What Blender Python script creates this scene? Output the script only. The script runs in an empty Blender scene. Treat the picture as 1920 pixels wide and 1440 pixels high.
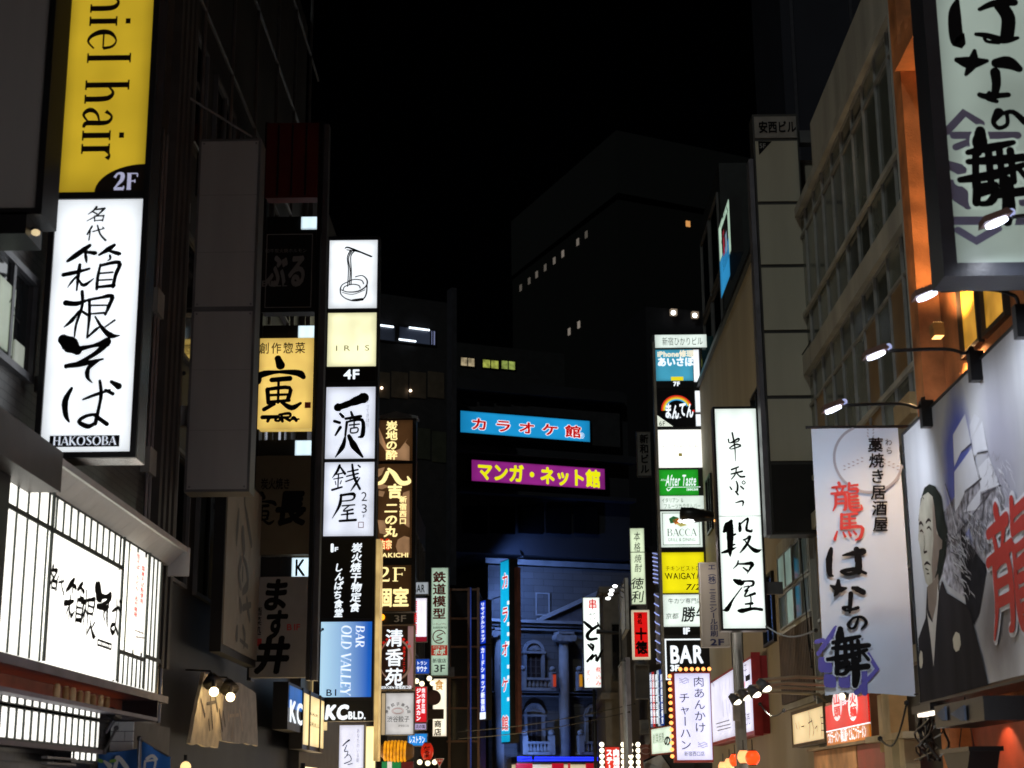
import bpy, math, random
from mathutils import Vector, Matrix
random.seed(7)
sc = bpy.context.scene
COL = sc.collection
# ---------------------------------------------------------------- camera
F_PX = 2990.0; PITCH = math.radians(14.45); YAW = -0.0113; ROLL = 0.0075; EYE = Vector((0, 0, 1.6))
fwd = Vector((math.sin(YAW)*math.cos(PITCH), math.cos(YAW)*math.cos(PITCH), math.sin(PITCH)))
rgt = Vector((math.cos(YAW), -math.sin(YAW), 0)); upv = rgt.cross(fwd)
R2 = rgt*math.cos(ROLL) - upv*math.sin(ROLL); U2 = upv*math.cos(ROLL) + rgt*math.sin(ROLL)
cam = bpy.data.cameras.new('street_camera'); camo = bpy.data.objects.new('street_camera', cam); COL.objects.link(camo)
cam.sensor_width = 36; cam.lens = F_PX/1920*36; cam.clip_end = 1500; cam.clip_start = .1
camo.matrix_world = Matrix(((R2.x, U2.x, -fwd.x, EYE.x), (R2.y, U2.y, -fwd.y, EYE.y), (R2.z, U2.z, -fwd.z, EYE.z), (0, 0, 0, 1)))
cam.dof.use_dof = True; cam.dof.focus_distance = 30; cam.dof.aperture_fstop = 3.2
sc.camera = camo
# ---------------------------------------------------------------- night sky, added fill sun in place of unseen street light, exposure
SUN_EL, SUN_AZ = math.radians(38), math.radians(200)
w = bpy.data.worlds.new('World'); sc.world = w; w.use_nodes = True
nt = w.node_tree; bg = nt.nodes['Background']; sky = nt.nodes.new('ShaderNodeTexSky')
sky.sky_type = 'NISHITA'; sky.sun_disc = False; sky.sun_elevation = SUN_EL; sky.sun_rotation = SUN_AZ
nt.links.new(sky.outputs[0], bg.inputs[0]); bg.inputs[1].default_value = 0.00003
sun = bpy.data.lights.new('street_fill', 'SUN'); sun.energy = 0.3; sun.angle = math.radians(.5); sun.color = (.93, 1, .93)
suno = bpy.data.objects.new('street_fill', sun); COL.objects.link(suno)
sd = Vector((math.sin(SUN_AZ)*math.cos(SUN_EL), math.cos(SUN_AZ)*math.cos(SUN_EL), math.sin(SUN_EL)))
suno.rotation_euler = sd.to_track_quat('Z', 'Y').to_euler(); suno.location = (0, -20, 40)
sc.view_settings.view_transform = 'Standard'; sc.view_settings.look = 'None'
sc.view_settings.exposure = 0; sc.view_settings.gamma = 1; sc.view_settings.use_curve_mapping = False
sc.render.engine = 'CYCLES'
cy = sc.cycles; cy.use_denoising = True; cy.max_bounces = 5; cy.diffuse_bounces = 3; cy.glossy_bounces = 3
cy.sample_clamp_indirect = 3; cy.filter_width = 1.7; cy.use_light_tree = True
sc.render.film_transparent = False
# ---------------------------------------------------------------- materials
MC = {}
def _new(n):
    m = bpy.data.materials.new(n); m.use_nodes = True; return m, m.node_tree, m.node_tree.nodes['Principled BSDF']
def lin(c):
    if isinstance(c, str):
        c = [int(c[i:i+2], 16)/255 for i in (0, 2, 4)]
        c = [x/12.92 if x <= .04045 else ((x+.055)/1.055)**2.4 for x in c]
    return tuple(c)
def surf(c, rough=.7, var=.25, scale=3.0, bump=.15, metal=0.0, spec=.4, streak=False):
    c = lin(c); k = ('s', c, rough, var, scale, bump, metal, spec, streak)
    if k in MC: return MC[k]
    m, t, b = _new('surface'); N = t.nodes; L = t.links
    tc = N.new('ShaderNodeTexCoord'); no = N.new('ShaderNodeTexNoise'); no.inputs['Scale'].default_value = scale; no.inputs['Detail'].default_value = 6
    mp = N.new('ShaderNodeMapping'); mp.inputs['Scale'].default_value = (1, 1, .12) if streak else (1, 1, 1)
    L.new(tc.outputs['Object'], mp.inputs[0]); L.new(mp.outputs[0], no.inputs['Vector'])
    cr = N.new('ShaderNodeValToRGB'); cr.color_ramp.elements[0].position = .3; cr.color_ramp.elements[1].position = .7
    cr.color_ramp.elements[0].color = (*[x*(1-var) for x in c], 1); cr.color_ramp.elements[1].color = (*[min(1, x*(1+var)) for x in c], 1)
    L.new(no.outputs['Fac'], cr.inputs[0]); L.new(cr.outputs[0], b.inputs['Base Color'])
    n2 = N.new('ShaderNodeTexNoise'); n2.inputs['Scale'].default_value = 45; n2.inputs['Detail'].default_value = 4
    L.new(tc.outputs['Object'], n2.inputs['Vector'])
    if bump:
        bp = N.new('ShaderNodeBump'); bp.inputs['Strength'].default_value = bump; bp.inputs['Distance'].default_value = .01
        L.new(n2.outputs['Fac'], bp.inputs['Height']); L.new(bp.outputs[0], b.inputs['Normal'])
    b.inputs['Roughness'].default_value = rough; b.inputs['Metallic'].default_value = metal
    b.inputs['Specular IOR Level'].default_value = spec
    MC[k] = m; return m
def brickm(c1, c2, mort, bw=.22, bh=.065, rough=.6, ax='YZ'):
    k = ('b', c1, c2, mort, bw, bh, ax)
    if k in MC: return MC[k]
    m, t, b = _new('tile_masonry'); N = t.nodes; L = t.links
    tc = N.new('ShaderNodeTexCoord'); se = N.new('ShaderNodeSeparateXYZ'); cb = N.new('ShaderNodeCombineXYZ')
    L.new(tc.outputs['Object'], se.inputs[0]); L.new(se.outputs[ax[0]], cb.inputs[0]); L.new(se.outputs[ax[1]], cb.inputs[1])
    br = N.new('ShaderNodeTexBrick'); L.new(cb.outputs[0], br.inputs['Vector'])
    br.inputs['Color1'].default_value = (*lin(c1), 1); br.inputs['Color2'].default_value = (*lin(c2), 1); br.inputs['Mortar'].default_value = (*lin(mort), 1)
    br.inputs['Scale'].default_value = 1; br.inputs['Brick Width'].default_value = bw; br.inputs['Row Height'].default_value = bh; br.inputs['Mortar Size'].default_value = .006
    L.new(br.outputs['Color'], b.inputs['Base Color'])
    bp = N.new('ShaderNodeBump'); bp.inputs['Strength'].default_value = .6; bp.inputs['Distance'].default_value = .01; bp.invert = True
    L.new(br.outputs['Fac'], bp.inputs['Height']); L.new(bp.outputs[0], b.inputs['Normal']); b.inputs['Roughness'].default_value = rough
    MC[k] = m; return m
def lit(c, s=1.0, var=.12, scale=1.6):
    """light-box face: translucent sheet with tubes behind it, so slightly uneven"""
    c = lin(c); k = ('e', c, s, var, scale)
    if k in MC: return MC[k]
    m, t, b = _new('lit_panel'); N = t.nodes; L = t.links
    b.inputs['Base Color'].default_value = (*[x*.6 for x in c], 1); b.inputs['Roughness'].default_value = .35
    b.inputs['Emission Color'].default_value = (*c, 1)
    if var:
        tc = N.new('ShaderNodeTexCoord'); no = N.new('ShaderNodeTexNoise'); no.inputs['Scale'].default_value = scale; no.inputs['Detail'].default_value = 2
        L.new(tc.outputs['Object'], no.inputs['Vector'])
        mr = N.new('ShaderNodeMapRange'); mr.inputs[1].default_value = .3; mr.inputs[2].default_value = .7
        mr.inputs[3].default_value = s*(1-var); mr.inputs[4].default_value = s*(1+var)
        L.new(no.outputs['Fac'], mr.inputs[0]); se = N.new('ShaderNodeSeparateXYZ'); L.new(tc.outputs['Generated'], se.inputs[0]); geo = N.new('ShaderNodeNewGeometry'); sn = N.new('ShaderNodeSeparateXYZ'); L.new(geo.outputs['True Normal'], sn.inputs[0])
        def mth(op, *a):
            x = N.new('ShaderNodeMath'); x.operation = op
            for i, q in enumerate(a):
                if isinstance(q, (int, float)): x.inputs[i].default_value = q
                else: L.new(q, x.inputs[i])
            return x.outputs[0]
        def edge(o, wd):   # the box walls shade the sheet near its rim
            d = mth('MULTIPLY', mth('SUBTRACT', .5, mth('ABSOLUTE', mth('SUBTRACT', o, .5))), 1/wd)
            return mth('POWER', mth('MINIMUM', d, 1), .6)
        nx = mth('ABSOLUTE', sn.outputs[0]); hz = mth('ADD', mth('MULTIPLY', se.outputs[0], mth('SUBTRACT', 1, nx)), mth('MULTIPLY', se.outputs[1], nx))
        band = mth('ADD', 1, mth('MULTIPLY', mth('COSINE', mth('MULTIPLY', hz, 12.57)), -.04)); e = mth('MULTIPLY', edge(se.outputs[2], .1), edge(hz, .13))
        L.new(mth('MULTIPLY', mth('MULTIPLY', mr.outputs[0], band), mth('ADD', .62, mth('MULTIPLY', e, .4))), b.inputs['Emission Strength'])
    else: b.inputs['Emission Strength'].default_value = s
    MC[k] = m; return m
def glass(c='0a0c0e', rough=.08, em=0):
    k = ('g', c, rough, em)
    if k in MC: return MC[k]
    m, t, b = _new('window_glass'); b.inputs['Base Color'].default_value = (*lin(c), 1); b.inputs['Roughness'].default_value = rough
    b.inputs['Specular IOR Level'].default_value = .7; b.inputs['Coat Weight'].default_value = .4
    if em: b.inputs['Emission Color'].default_value = (*lin(c), 1); b.inputs['Emission Strength'].default_value = em
    MC[k] = m; return m
INK = surf((.005, .005, .006), .7, 0, 3, 0, spec=.1); DARK = surf((.02, .02, .022), .45, .2, 3, .05, .3)
STEEL = surf((.16, .16, .17), .4, .2, 5, .05, .7); GREYM = surf((.09, .09, .095), .55, .2); BLACKM = surf((.008, .008, .009), .4, .2)
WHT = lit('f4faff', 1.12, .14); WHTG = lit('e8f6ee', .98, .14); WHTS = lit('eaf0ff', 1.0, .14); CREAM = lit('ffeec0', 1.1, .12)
TXTW = lit('f0f8ff', 1.1, 0); TXTY = lit('ffe9a0', 1.3, 0); RED = lit('e02018', .8, 0); REDP = surf('c01818', .6, .05, 3, 0)
# ---------------------------------------------------------------- rays, planes
def ray(x, y): return fwd + R2*((x-960)/F_PX) + U2*((720-y)/F_PX)
def atY(x, y, Y): d = ray(x, y); return EYE + d*(Y/d.y)
def atX(x, y, X): d = ray(x, y); return EYE + d*(X/d.x)
class Plane:
    def __init__(s, o, u): s.o = Vector((o[0], o[1], 0)); s.u = Vector((u[0], u[1], 0)).normalized(); s.n = s.u.cross(Vector((0, 0, 1)))
    def uv(s, x, y):
        d = ray(x, y); t = (s.o-EYE).dot(s.n)/d.dot(s.n); p = EYE+d*t; return ((p-s.o).dot(s.u), p.z)
    def p(s, u, v, n=0): return s.o + s.u*u + s.n*n + Vector((0, 0, v))
    def rect(s, x0, y0, x1, y1):
        a = s.uv(x0, y0); b = s.uv(x1, y1); return (a[0], b[1], b[0], a[1])
def FY(Y): return Plane((0, Y), (1, 0))
def WL(X=-4.1): return Plane((X, 0), (0, 1))
def WR(X=4.5): return Plane((X, 0), (0, -1))
def THRU(ax, ay, Y, bx, by):
    A = atY(ax, ay, Y); d = ray(bx, by); B = EYE + d*((A.z-1.6)/d.z); return Plane(A, B-A)
# ---------------------------------------------------------------- objects
ROOT = {}
def tag(o, label=None, cat=None, group=None, kind=None):
    if label: o['label'] = label
    if cat: o['category'] = cat
    if group: o['group'] = group
    if kind: o['kind'] = kind
    return o
def thing(name, label, cat, loc, group=None):
    o = bpy.data.objects.new(name, None); COL.objects.link(o); o.location = loc; o.empty_display_size = .2
    ROOT[o] = Vector(loc); return tag(o, label, cat, group)
class MB:
    def __init__(s): s.v = []; s.f = []
    def add(s, vs, fs):
        k = len(s.v); s.v += [tuple(x) for x in vs]; s.f += [tuple(i+k for i in f) for f in fs]
    def box(s, P, u0, v0, u1, v1, n0, n1):
        s.add([P.p(u, v, n) for n in (n0, n1) for (u, v) in ((u0, v0), (u1, v0), (u1, v1), (u0, v1))],
              [(3, 2, 1, 0), (4, 5, 6, 7), (0, 1, 5, 4), (1, 2, 6, 5), (2, 3, 7, 6), (3, 0, 4, 7)]); return s
    def wbox(s, x0, y0, z0, x1, y1, z1): return s.box(Plane((0, 0), (1, 0)), x0, z0, x1, z1, -y1, -y0)
    def quad(s, P, u0, v0, u1, v1, n): s.add([P.p(u0, v0, n), P.p(u1, v0, n), P.p(u1, v1, n), P.p(u0, v1, n)], [(0, 1, 2, 3)]); return s
    def poly(s, P, pts, n0, n1=None):
        k = len(pts); a = [P.p(u, v, n0) for u, v in pts]
        if n1 is None: s.add(a, [tuple(range(k))]); return s
        s.add(a+[P.p(u, v, n1) for u, v in pts], [tuple(range(k-1, -1, -1)), tuple(range(k, 2*k))]+[(i, (i+1) % k, k+(i+1) % k, k+i) for i in range(k)]); return s
    def frame(s, P, u0, v0, u1, v1, t, n0, n1):
        s.box(P, u0, v0, u0+t, v1, n0, n1); s.box(P, u1-t, v0, u1, v1, n0, n1)
        s.box(P, u0+t, v0, u1-t, v0+t, n0, n1); s.box(P, u0+t, v1-t, u1-t, v1, n0, n1); return s
    def tube(s, pts, r, k=8, close=True):
        pts = [Vector(p) for p in pts]; rs = r if isinstance(r, (list, tuple)) else [r]*len(pts); rings = []
        for i, p in enumerate(pts):
            d = (pts[min(i+1, len(pts)-1)]-pts[max(i-1, 0)]).normalized()
            a = d.cross(Vector((0, 0, 1)) if abs(d.z) < .9 else Vector((1, 0, 0))).normalized(); b = d.cross(a)
            rings.append([p+(a*math.cos(2*math.pi*j/k)+b*math.sin(2*math.pi*j/k))*rs[i] for j in range(k)])
        fs = [(i*k+j, i*k+(j+1) % k, (i+1)*k+(j+1) % k, (i+1)*k+j) for i in range(len(pts)-1) for j in range(k)]
        if close: fs += [tuple(range(k-1, -1, -1)), tuple((len(pts)-1)*k+j for j in range(k))]
        s.add([q for r_ in rings for q in r_], fs); return s
    def ball(s, c, r, k=10, sx=(1, 1, 1)):
        vs = []; fs = []; c = Vector(c); h = k//2
        for i in range(h+1):
            th = math.pi*i/h
            for j in range(k): ph = 2*math.pi*j/k; vs.append(c+Vector((r*sx[0]*math.sin(th)*math.cos(ph), r*sx[1]*math.sin(th)*math.sin(ph), r*sx[2]*math.cos(th))))
        for i in range(h):
            for j in range(k): fs.append((i*k+j, (i+1)*k+j, (i+1)*k+(j+1) % k, i*k+(j+1) % k))
        s.add(vs, fs); return s
    def prism(s, pts, z0, z1):
        k = len(pts); s.add([(x, y, z0) for x, y in pts]+[(x, y, z1) for x, y in pts], [tuple(range(k-1, -1, -1)), tuple(range(k, 2*k))]+[(i, (i+1) % k, k+(i+1) % k, k+i) for i in range(k)]); return s
    def build(s, name, mat, parent=None, smooth=False, kind=None, origin=None):
        me = bpy.data.meshes.new(name)
        off = Vector(origin) if origin is not None else Vector((0, 0, 0))
        par = parent; base = Vector((0, 0, 0))
        if parent is not None:
            r = parent
            while r.parent is not None: r = r.parent
            base = ROOT.get(r, Vector((0, 0, 0)))
        if origin is None: off = base
        me.from_pydata([(x-off.x, y-off.y, z-off.z) for x, y, z in s.v], [], s.f); me.materials.append(mat); me.update()
        if smooth: me.polygons.foreach_set('use_smooth', [True]*len(me.polygons))
        o = bpy.data.objects.new(name, me); COL.objects.link(o)
        if parent is not None: o.parent = parent
        if origin is not None:
            o.location = off - base - abs_local(parent)
        if kind: o['kind'] = kind
        return o
def abs_local(p):
    v = Vector((0, 0, 0))
    while p is not None and p.parent is not None: v += p.location; p = p.parent
    return v
def inst(src, parent, delta, name=None):
    """a copy of a mesh part, sharing its mesh, shifted by delta from the source's place"""
    o = src.copy(); COL.objects.link(o); o.parent = parent; o.location = src.location + Vector(delta); return o
# ---------------------------------------------------------------- glyphs (built-in font turned to mesh), brush strokes
_cu = bpy.data.curves.new('glyph', 'FONT'); _ob = bpy.data.objects.new('glyph', _cu); _cu.resolution_u = 3
GC = {}
def glyph(ch, off):
    k = (ch, off)
    if k not in GC:
        _cu.body = ch+'|'; _cu.body = ch; _cu.offset = off; me = _ob.to_mesh()
        vs = [(v.co.x, v.co.y) for v in me.vertices]; fs = [tuple(p.vertices) for p in me.polygons]
        adv = (max(x for x, y in vs)+.07) if vs else .3
        if vs and ord(ch) > 0x2000: adv = 1.0
        GC[k] = (vs, fs, adv); _ob.to_mesh_clear()
    return GC[k]
LAY = [0]
def lay(): LAY[0] = (LAY[0]+1) % 6; return LAY[0]*.0006
def stamp(mb, vs, fs, fn, off, nn):
    ds = [(0, 0)]+([(off*math.cos(t), off*math.sin(t)) for t in [k*math.pi/4+.2 for k in range(8)]] if off > .004 else [])
    for k, (dx, dy) in enumerate(ds): mb.add([fn(gx+dx, gy+dy, nn+k*.00012) for gx, gy in vs], fs)
def text_h(par, P, s, rc, mat, off=.02, n=.026, shear=0.0, fit=True, track=0.0, wav=0, name='lettering'):
    """horizontal line filling the px rectangle rc on plane P"""
    u0, v0, u1, v1 = P.rect(*rc); mb = MB(); W = sum(glyph(c, 0)[2]+track for c in s)-track; sx = (u1-u0)/W; sy = (v1-v0)/(.94 if any(ord(c) > 0x2000 for c in s) else .74)
    base = v0+(.1*sy if any(ord(c) > 0x2000 for c in s) else .01*sy); x = 0; nn = n+lay()
    for i, c in enumerate(s):
        vs, fs, a = glyph(c, 0); dy = math.sin(i*2.1)*wav*sy
        stamp(mb, vs, fs, lambda gx, gy, n_: P.p(u0+(x+gx+shear*gy)*sx, base+gy*sy+dy, n_), off, nn); x += a+track
    return mb.build(name, mat, par)
def text_v(par, P, s, cx, y0, y1, w, mat, off=.02, n=.026, shear=0.0, name='lettering', wav=0, fill=.95, cyo=0):
    """vertical column: cx centre px at y0, w glyph width px"""
    a = P.uv(cx-w/2, y0); b = P.uv(cx+w/2, y0); v1 = a[1]; v0 = P.uv(cx, y1)[1]; uc = (a[0]+b[0])/2; W = b[0]-a[0]; ch = (v1-v0)/len(s)
    mb = MB(); nn = n+lay(); q = fill
    for i, c in enumerate(s):
        if c == ' ': continue
        vs, fs, ad = glyph(c, 0); top = v1-i*ch; dx = math.sin(i*1.7+len(s))*wav*W
        if c in 'ー（）': vs = [(.5+(gy-.38), .38-(gx-.5)) for gx, gy in vs]
        hw = .5 if ord(c) > 0x2000 else ad/2
        stamp(mb, vs, fs, lambda gx, gy, n_: P.p(uc+dx+(gx-hw+shear*(gy-.38))*W, top-ch/2+(gy-.38)*ch*q, n_), off, nn)
    return mb.build(name, mat, par)
def catmull(p, m=4):
    if len(p) < 3: return p
    q = [p[0]]+p+[p[-1]]; out = []
    for i in range(1, len(q)-2):
        for k in range(m):
            t = k/m; out.append(tuple(.5*((2*q[i][j])+(-q[i-1][j]+q[i+1][j])*t+(2*q[i-1][j]-5*q[i][j]+4*q[i+1][j]-q[i+2][j])*t*t+(-q[i-1][j]+3*q[i][j]-3*q[i+1][j]+q[i+2][j])*t**3) for j in range(len(p[0]))))
    out.append(p[-1]); return out
def ribbon(mb, P, pts, n, smooth=True, caps=True, grow=0, rough=0):
    """pts: (u, v, width) in metres on plane P"""
    p = catmull(pts) if smooth else pts
    Lf = []; Rt = []; N = len(p)
    for i, (u, v, w_) in enumerate(p):
        a = p[max(0, i-1)]; b = p[min(N-1, i+1)]; dx, dy = b[0]-a[0], b[1]-a[1]; L = math.hypot(dx, dy) or 1e-6
        h = abs(w_)/2*(1+rough*random.uniform(-1, 1))+grow; Lf.append((u-dy/L*h, v+dx/L*h)); Rt.append((u+dy/L*h, v-dx/L*h))
    mb.add([P.p(a, b, n) for a, b in Lf+Rt], [(i, N+i, N+i+1, i+1) for i in range(N-1)])
    if caps:
        for e, o in ((0, 1), (N-1, N-2)):
            u, v, w_ = p[e]; h = abs(w_)/2+grow; an = math.atan2(v-p[o][1], u-p[o][0])
            mb.add([P.p(u, v, n)]+[P.p(u+h*math.cos(an+t), v+h*math.sin(an+t), n) for t in [(-.5+k/6)*math.pi for k in range(7)]], [(0, k, k+1) for k in range(1, 7)])
def strokes(s): return [[tuple(float(z) for z in q.split(',')) for q in st.split()] for st in s.split(';') if st.strip()]
BR = {}
def brush_def(ch, s, n_=None):
    st = strokes(s); xs = [q[0] for a in st for q in a]; ys = [q[1] for a in st for q in a]
    BR[ch] = (st, min(xs), min(ys), max(xs), max(ys))
def brush(par, P, ch, rc, mat, n=.026, wf=1.0, grow=0, name='lettering', rough=.1):
    st, x0, y0, x1, y1 = BR[ch]; u0, v0, u1, v1 = P.rect(*rc); sx = (u1-u0)/(x1-x0); sy = (v1-v0)/(y1-y0); mb = MB(); k = n; s = (abs(sx)+sy)/2*wf*1.3
    for i, a in enumerate(st): ribbon(mb, P, [(u0+(x-x0)*sx, v1-(y-y0)*sy, w_*s) for x, y, w_ in a], k+i*.0002, grow=grow, rough=rough)
    return mb.build(name, mat, par)
def drawn(par, P, s, ox, oy, sc_, mat, n=.026, name='lettering', smooth=True, wf=1.0):
    """strokes given in coordinates of an enlarged view: px = ox + x/sc_"""
    mb = MB(); k = n
    for a in strokes(s):
        q = []
        for x, y, w_ in a:
            u, v = P.uv(ox+x/sc_, oy+y/sc_); u2, v2 = P.uv(ox+x/sc_, oy+y/sc_+w_/sc_); q.append((u, v, abs(v-v2)*wf*1.2))
        ribbon(mb, P, q, k, smooth); k += .0002
    return mb.build(name, mat, par)
# serif letters out of thick and thin strokes
TT, tt = .1, .03
def _v(x, y0, y1, w_=TT, t=1, b=1):
    o = [('L', [(x, y0, w_), (x, y1, w_)])]
    if b: o.append(('L', [(x-.1, y0+.012, tt), (x+.1, y0+.012, tt)]))
    if t: o.append(('L', [(x-.1, y1-.012, tt), (x+.1, y1-.012, tt)]))
    return o
def _s(x, y): return [('L', [(x-.09, y, tt), (x+.09, y, tt)])]
def _l(*p): return [('L', list(p))]
def _c(*p): return [('C', list(p))]
_arch = _c((.14, .37, tt), (.27, .46, .05), (.38, .4, .09), (.41, .25, .1), (.41, 0, .1))+_s(.41, .012)
SER = {
 'H': (_v(.15, 0, .7)+_v(.6, 0, .7)+_l((.15, .36, tt), (.6, .36, tt)), .75),
 'A': (_l((.06, 0, tt), (.33, .7, tt))+_l((.33, .7, TT), (.6, 0, TT))+_l((.16, .22, tt), (.5, .22, tt))+_s(.06, .01)+_s(.6, .01), .66),
 'K': (_v(.15, 0, .7)+_l((.2, .3, tt), (.55, .7, tt))+_l((.27, .38, TT), (.6, 0, TT))+_s(.55, .69)+_s(.62, .01), .7),
 'O': (_c(*[(.4+.31*math.cos(a), .35+.35*math.sin(a), tt+(TT-tt)*abs(math.cos(a))) for a in [k*math.pi/6 for k in range(13)]]), .8),
 'S': (_c((.5, .6, .05), (.3, .7, .03), (.13, .55, .07), (.3, .37, .1), (.5, .18, .08), (.3, 0, .03), (.1, .1, .05)), .6),
 'B': (_v(.15, 0, .7)+_c((.15, .69, tt), (.4, .68, tt), (.5, .54, TT), (.4, .38, tt), (.15, .37, tt))+_c((.15, .36, tt), (.44, .35, tt), (.56, .19, TT), (.42, .02, tt), (.15, .01, tt)), .67),
 'L': (_v(.15, 0, .7)+_l((.15, .015, tt), (.52, .015, tt))+_l((.52, .015, tt), (.52, .16, tt)), .58),
 'D': (_v(.15, 0, .7)+_c((.15, .69, tt), (.42, .67, .04), (.64, .35, TT), (.42, .03, .04), (.15, .01, tt)), .76),
 'V': (_l((.06, .7, TT), (.34, 0, TT))+_l((.34, 0, tt), (.6, .7, tt))+_s(.06, .69)+_s(.6, .69), .66),
 'E': (_v(.15, 0, .7)+_l((.15, .685, tt), (.5, .685, tt))+_l((.15, .36, tt), (.4, .36, tt))+_l((.15, .015, tt), (.52, .015, tt))+_l((.5, .69, tt), (.5, .56, tt))+_l((.52, .01, tt), (.52, .14, tt))+_l((.4, .43, tt), (.4, .29, tt)), .6),
 'F': (_v(.15, 0, .7)+_l((.15, .685, tt), (.5, .685, tt))+_l((.15, .36, tt), (.4, .36, tt))+_l((.5, .69, tt), (.5, .54, tt))+_l((.4, .43, tt), (.4, .29, tt)), .56),
 'Y': (_l((.05, .7, TT), (.31, .33, TT))+_l((.56, .7, tt), (.31, .33, tt))+_v(.31, 0, .36, t=0)+_s(.06, .69)+_s(.56, .69), .62),
 'R': (_v(.15, 0, .7)+_c((.15, .69, tt), (.4, .68, tt), (.5, .54, TT), (.4, .38, tt), (.15, .37, tt))+_l((.3, .37, TT), (.58, 0, TT))+_s(.6, .01), .68),
 'C': (_c((.58, .55, .05), (.36, .7, tt), (.12, .5, .09), (.12, .2, .09), (.36, 0, tt), (.6, .14, .04)), .66),
 '2': (_c((.07, .52, .07), (.2, .69, .05), (.4, .65, .1), (.38, .42, .1), (.18, .18, .05), (.06, .03, .04))+_l((.06, .04, .08), (.48, .04, .08))+_l((.48, .03, tt), (.48, .16, tt)), .56),
 '1': (_v(.22, 0, .7, t=0)+_l((.08, .6, tt), (.22, .69, tt)), .4),
 'n': (_v(.12, 0, .46)+_arch, .56), 'h': (_v(.12, 0, .72)+_arch, .56), 'l': (_v(.12, 0, .72), .26),
 'i': (_v(.12, 0, .46)+_l((.12, .6, .1), (.12, .68, .1)), .27),
 'e': (_l((.08, .25, tt), (.42, .25, tt))+_c((.42, .25, .06), (.38, .4, .05), (.25, .46, tt), (.1, .36, .08), (.08, .2, .1), (.16, .05, .07), (.28, 0, .04), (.42, .1, tt)), .5),
 'a': (_c((.1, .36, .07), (.2, .46, .04), (.31, .42, .07), (.34, .3, .09), (.34, .06, .09), (.43, .01, .04))+_c((.34, .27, tt), (.15, .22, .05), (.07, .1, .09), (.17, 0, .05), (.33, .1, tt)), .47),
 'r': (_v(.12, 0, .46)+_c((.14, .36, tt), (.24, .46, .04), (.33, .42, .09)), .4), ' ': ([], .3)}
def serif(par, P, s, rc, mat, n=.026, rot=False, name='lettering', wt=1.0, lower=False, shear=0):
    """rc px rect; rot: text runs top to bottom, turned clockwise"""
    u0, v0, u1, v1 = P.rect(*rc); W = sum(SER[c][1] for c in s); x = 0; mb = MB(); H = .7
    for c in s:
        for i, (k, pts) in enumerate(SER[c][0]):
            q = []
            for gx, gy, w_ in pts:
                gx = gx+shear*gy
                if rot: q.append((u0+gy/H*(u1-u0), v1-(x+gx)/W*(v1-v0), w_*wt*(v1-v0)/W))
                else: q.append((u0+(x+gx)/W*(u1-u0), v0+gy/H*(v1-v0), w_*wt*(v1-v0)/H))
            ribbon(mb, P, q, n+i*.0002, k == 'C', caps=False)
        x += SER[c][1]
    return mb.build(name, mat, par)
# ---------------------------------------------------------------- sign builders
def rect(par, P, rc, mat, n=.022, name='colour_field', t=None):
    u0, v0, u1, v1 = P.rect(*rc); mb = MB()
    mb.quad(P, u0, v0, u1, v1, n) if t is None else mb.box(P, u0, v0, u1, v1, n, n+t)
    return mb.build(name, mat, par)
def polyp(par, P, pts, mat, n=.024, name='emblem', t=None):
    mb = MB(); mb.poly(P, [P.uv(x, y) for x, y in reversed(pts)], n, None if t is None else n+t); return mb.build(name, mat, par)
def sign(P, rc, face, depth, name, label, cat='sign', fr=.035, fm=None, group=None, rm=None, bz=None):
    """light box: housing, frame, face; returns root, face object"""
    fm = fm or DARK; u0, v0, u1, v1 = P.rect(*rc); base = P.p((u0+u1)/2, v0, -depth/2)
    r = thing(name, label, cat, base, group)
    MB().box(P, u0-fr, v0-fr, u1+fr, v1+fr, -depth, 0).build('housing', rm or fm, r)
    MB().frame(P, u0-fr, v0-fr, u1+fr, v1+fr, fr, .001, .03).build('frame', fm, r)
    f = MB().box(P, u0, v0, u1, v1, .001, .014).build('face_panel', face, r)
    return r, f
def tower(P, rc, depth, name, label, cat='sign tower', hm=None, post=None):
    u0, v0, u1, v1 = P.rect(*rc); r = thing(name, label, cat, P.p((u0+u1)/2, v0, -depth/2))
    MB().box(P, u0, v0, u1, v1, -depth, 0).build('housing', hm or DARK, r); return r
def panel(r, P, rc, mat, label=None, t=.02, edge=True, name='sign_panel'):
    u0, v0, u1, v1 = P.rect(*rc); o = MB().box(P, u0, v0, u1, v1, .001, t).build(name, mat, r)
    if label: o['label'] = label
    return o
def bracket(r, P, rc, n0=-.2, n1=-.08, mat=None):
    u0, v0, u1, v1 = P.rect(*rc); return MB().box(P, u0, v0, u1, v1, n0, n1).build('bracket', mat or STEEL, r)
# ---------------------------------------------------------------- brush characters
brush_def('箱', '500,315,14 460,345,24 395,392,14 385,398,4;455,345,8 525,355,18 535,360,6;480,360,12 485,385,14 488,405,5;625,315,14 590,340,20 550,365,10;590,342,8 650,360,18 658,365,6;605,368,10 608,385,10 595,395,4;375,465,18 450,450,16 505,435,10;455,415,14 450,480,14 447,545,8;445,470,8 420,500,10 400,530,4;455,490,6 480,520,16 525,490,6 530,485,3;560,415,10 550,480,14 548,540,12;560,420,12 655,405,18 640,470,16 630,530,14;560,460,8 625,455,8;558,495,8 620,492,8;555,530,12 635,522,16')
brush_def('根', '385,625,24 440,630,20 495,612,10;465,565,14 470,640,14 445,740,12 440,810,6;455,670,10 420,720,16 385,752,6;470,670,10 500,690,12;500,610,12 560,600,14 620,592,20 605,650,16 590,690,10;505,610,14 510,700,14 505,810,8;515,640,8 595,640,8;515,685,8 585,680,10;505,810,8 545,770,14 570,750,6;540,700,8 580,760,16 625,800,24 672,800,3;640,720,10 600,750,8 590,755,4')
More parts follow.
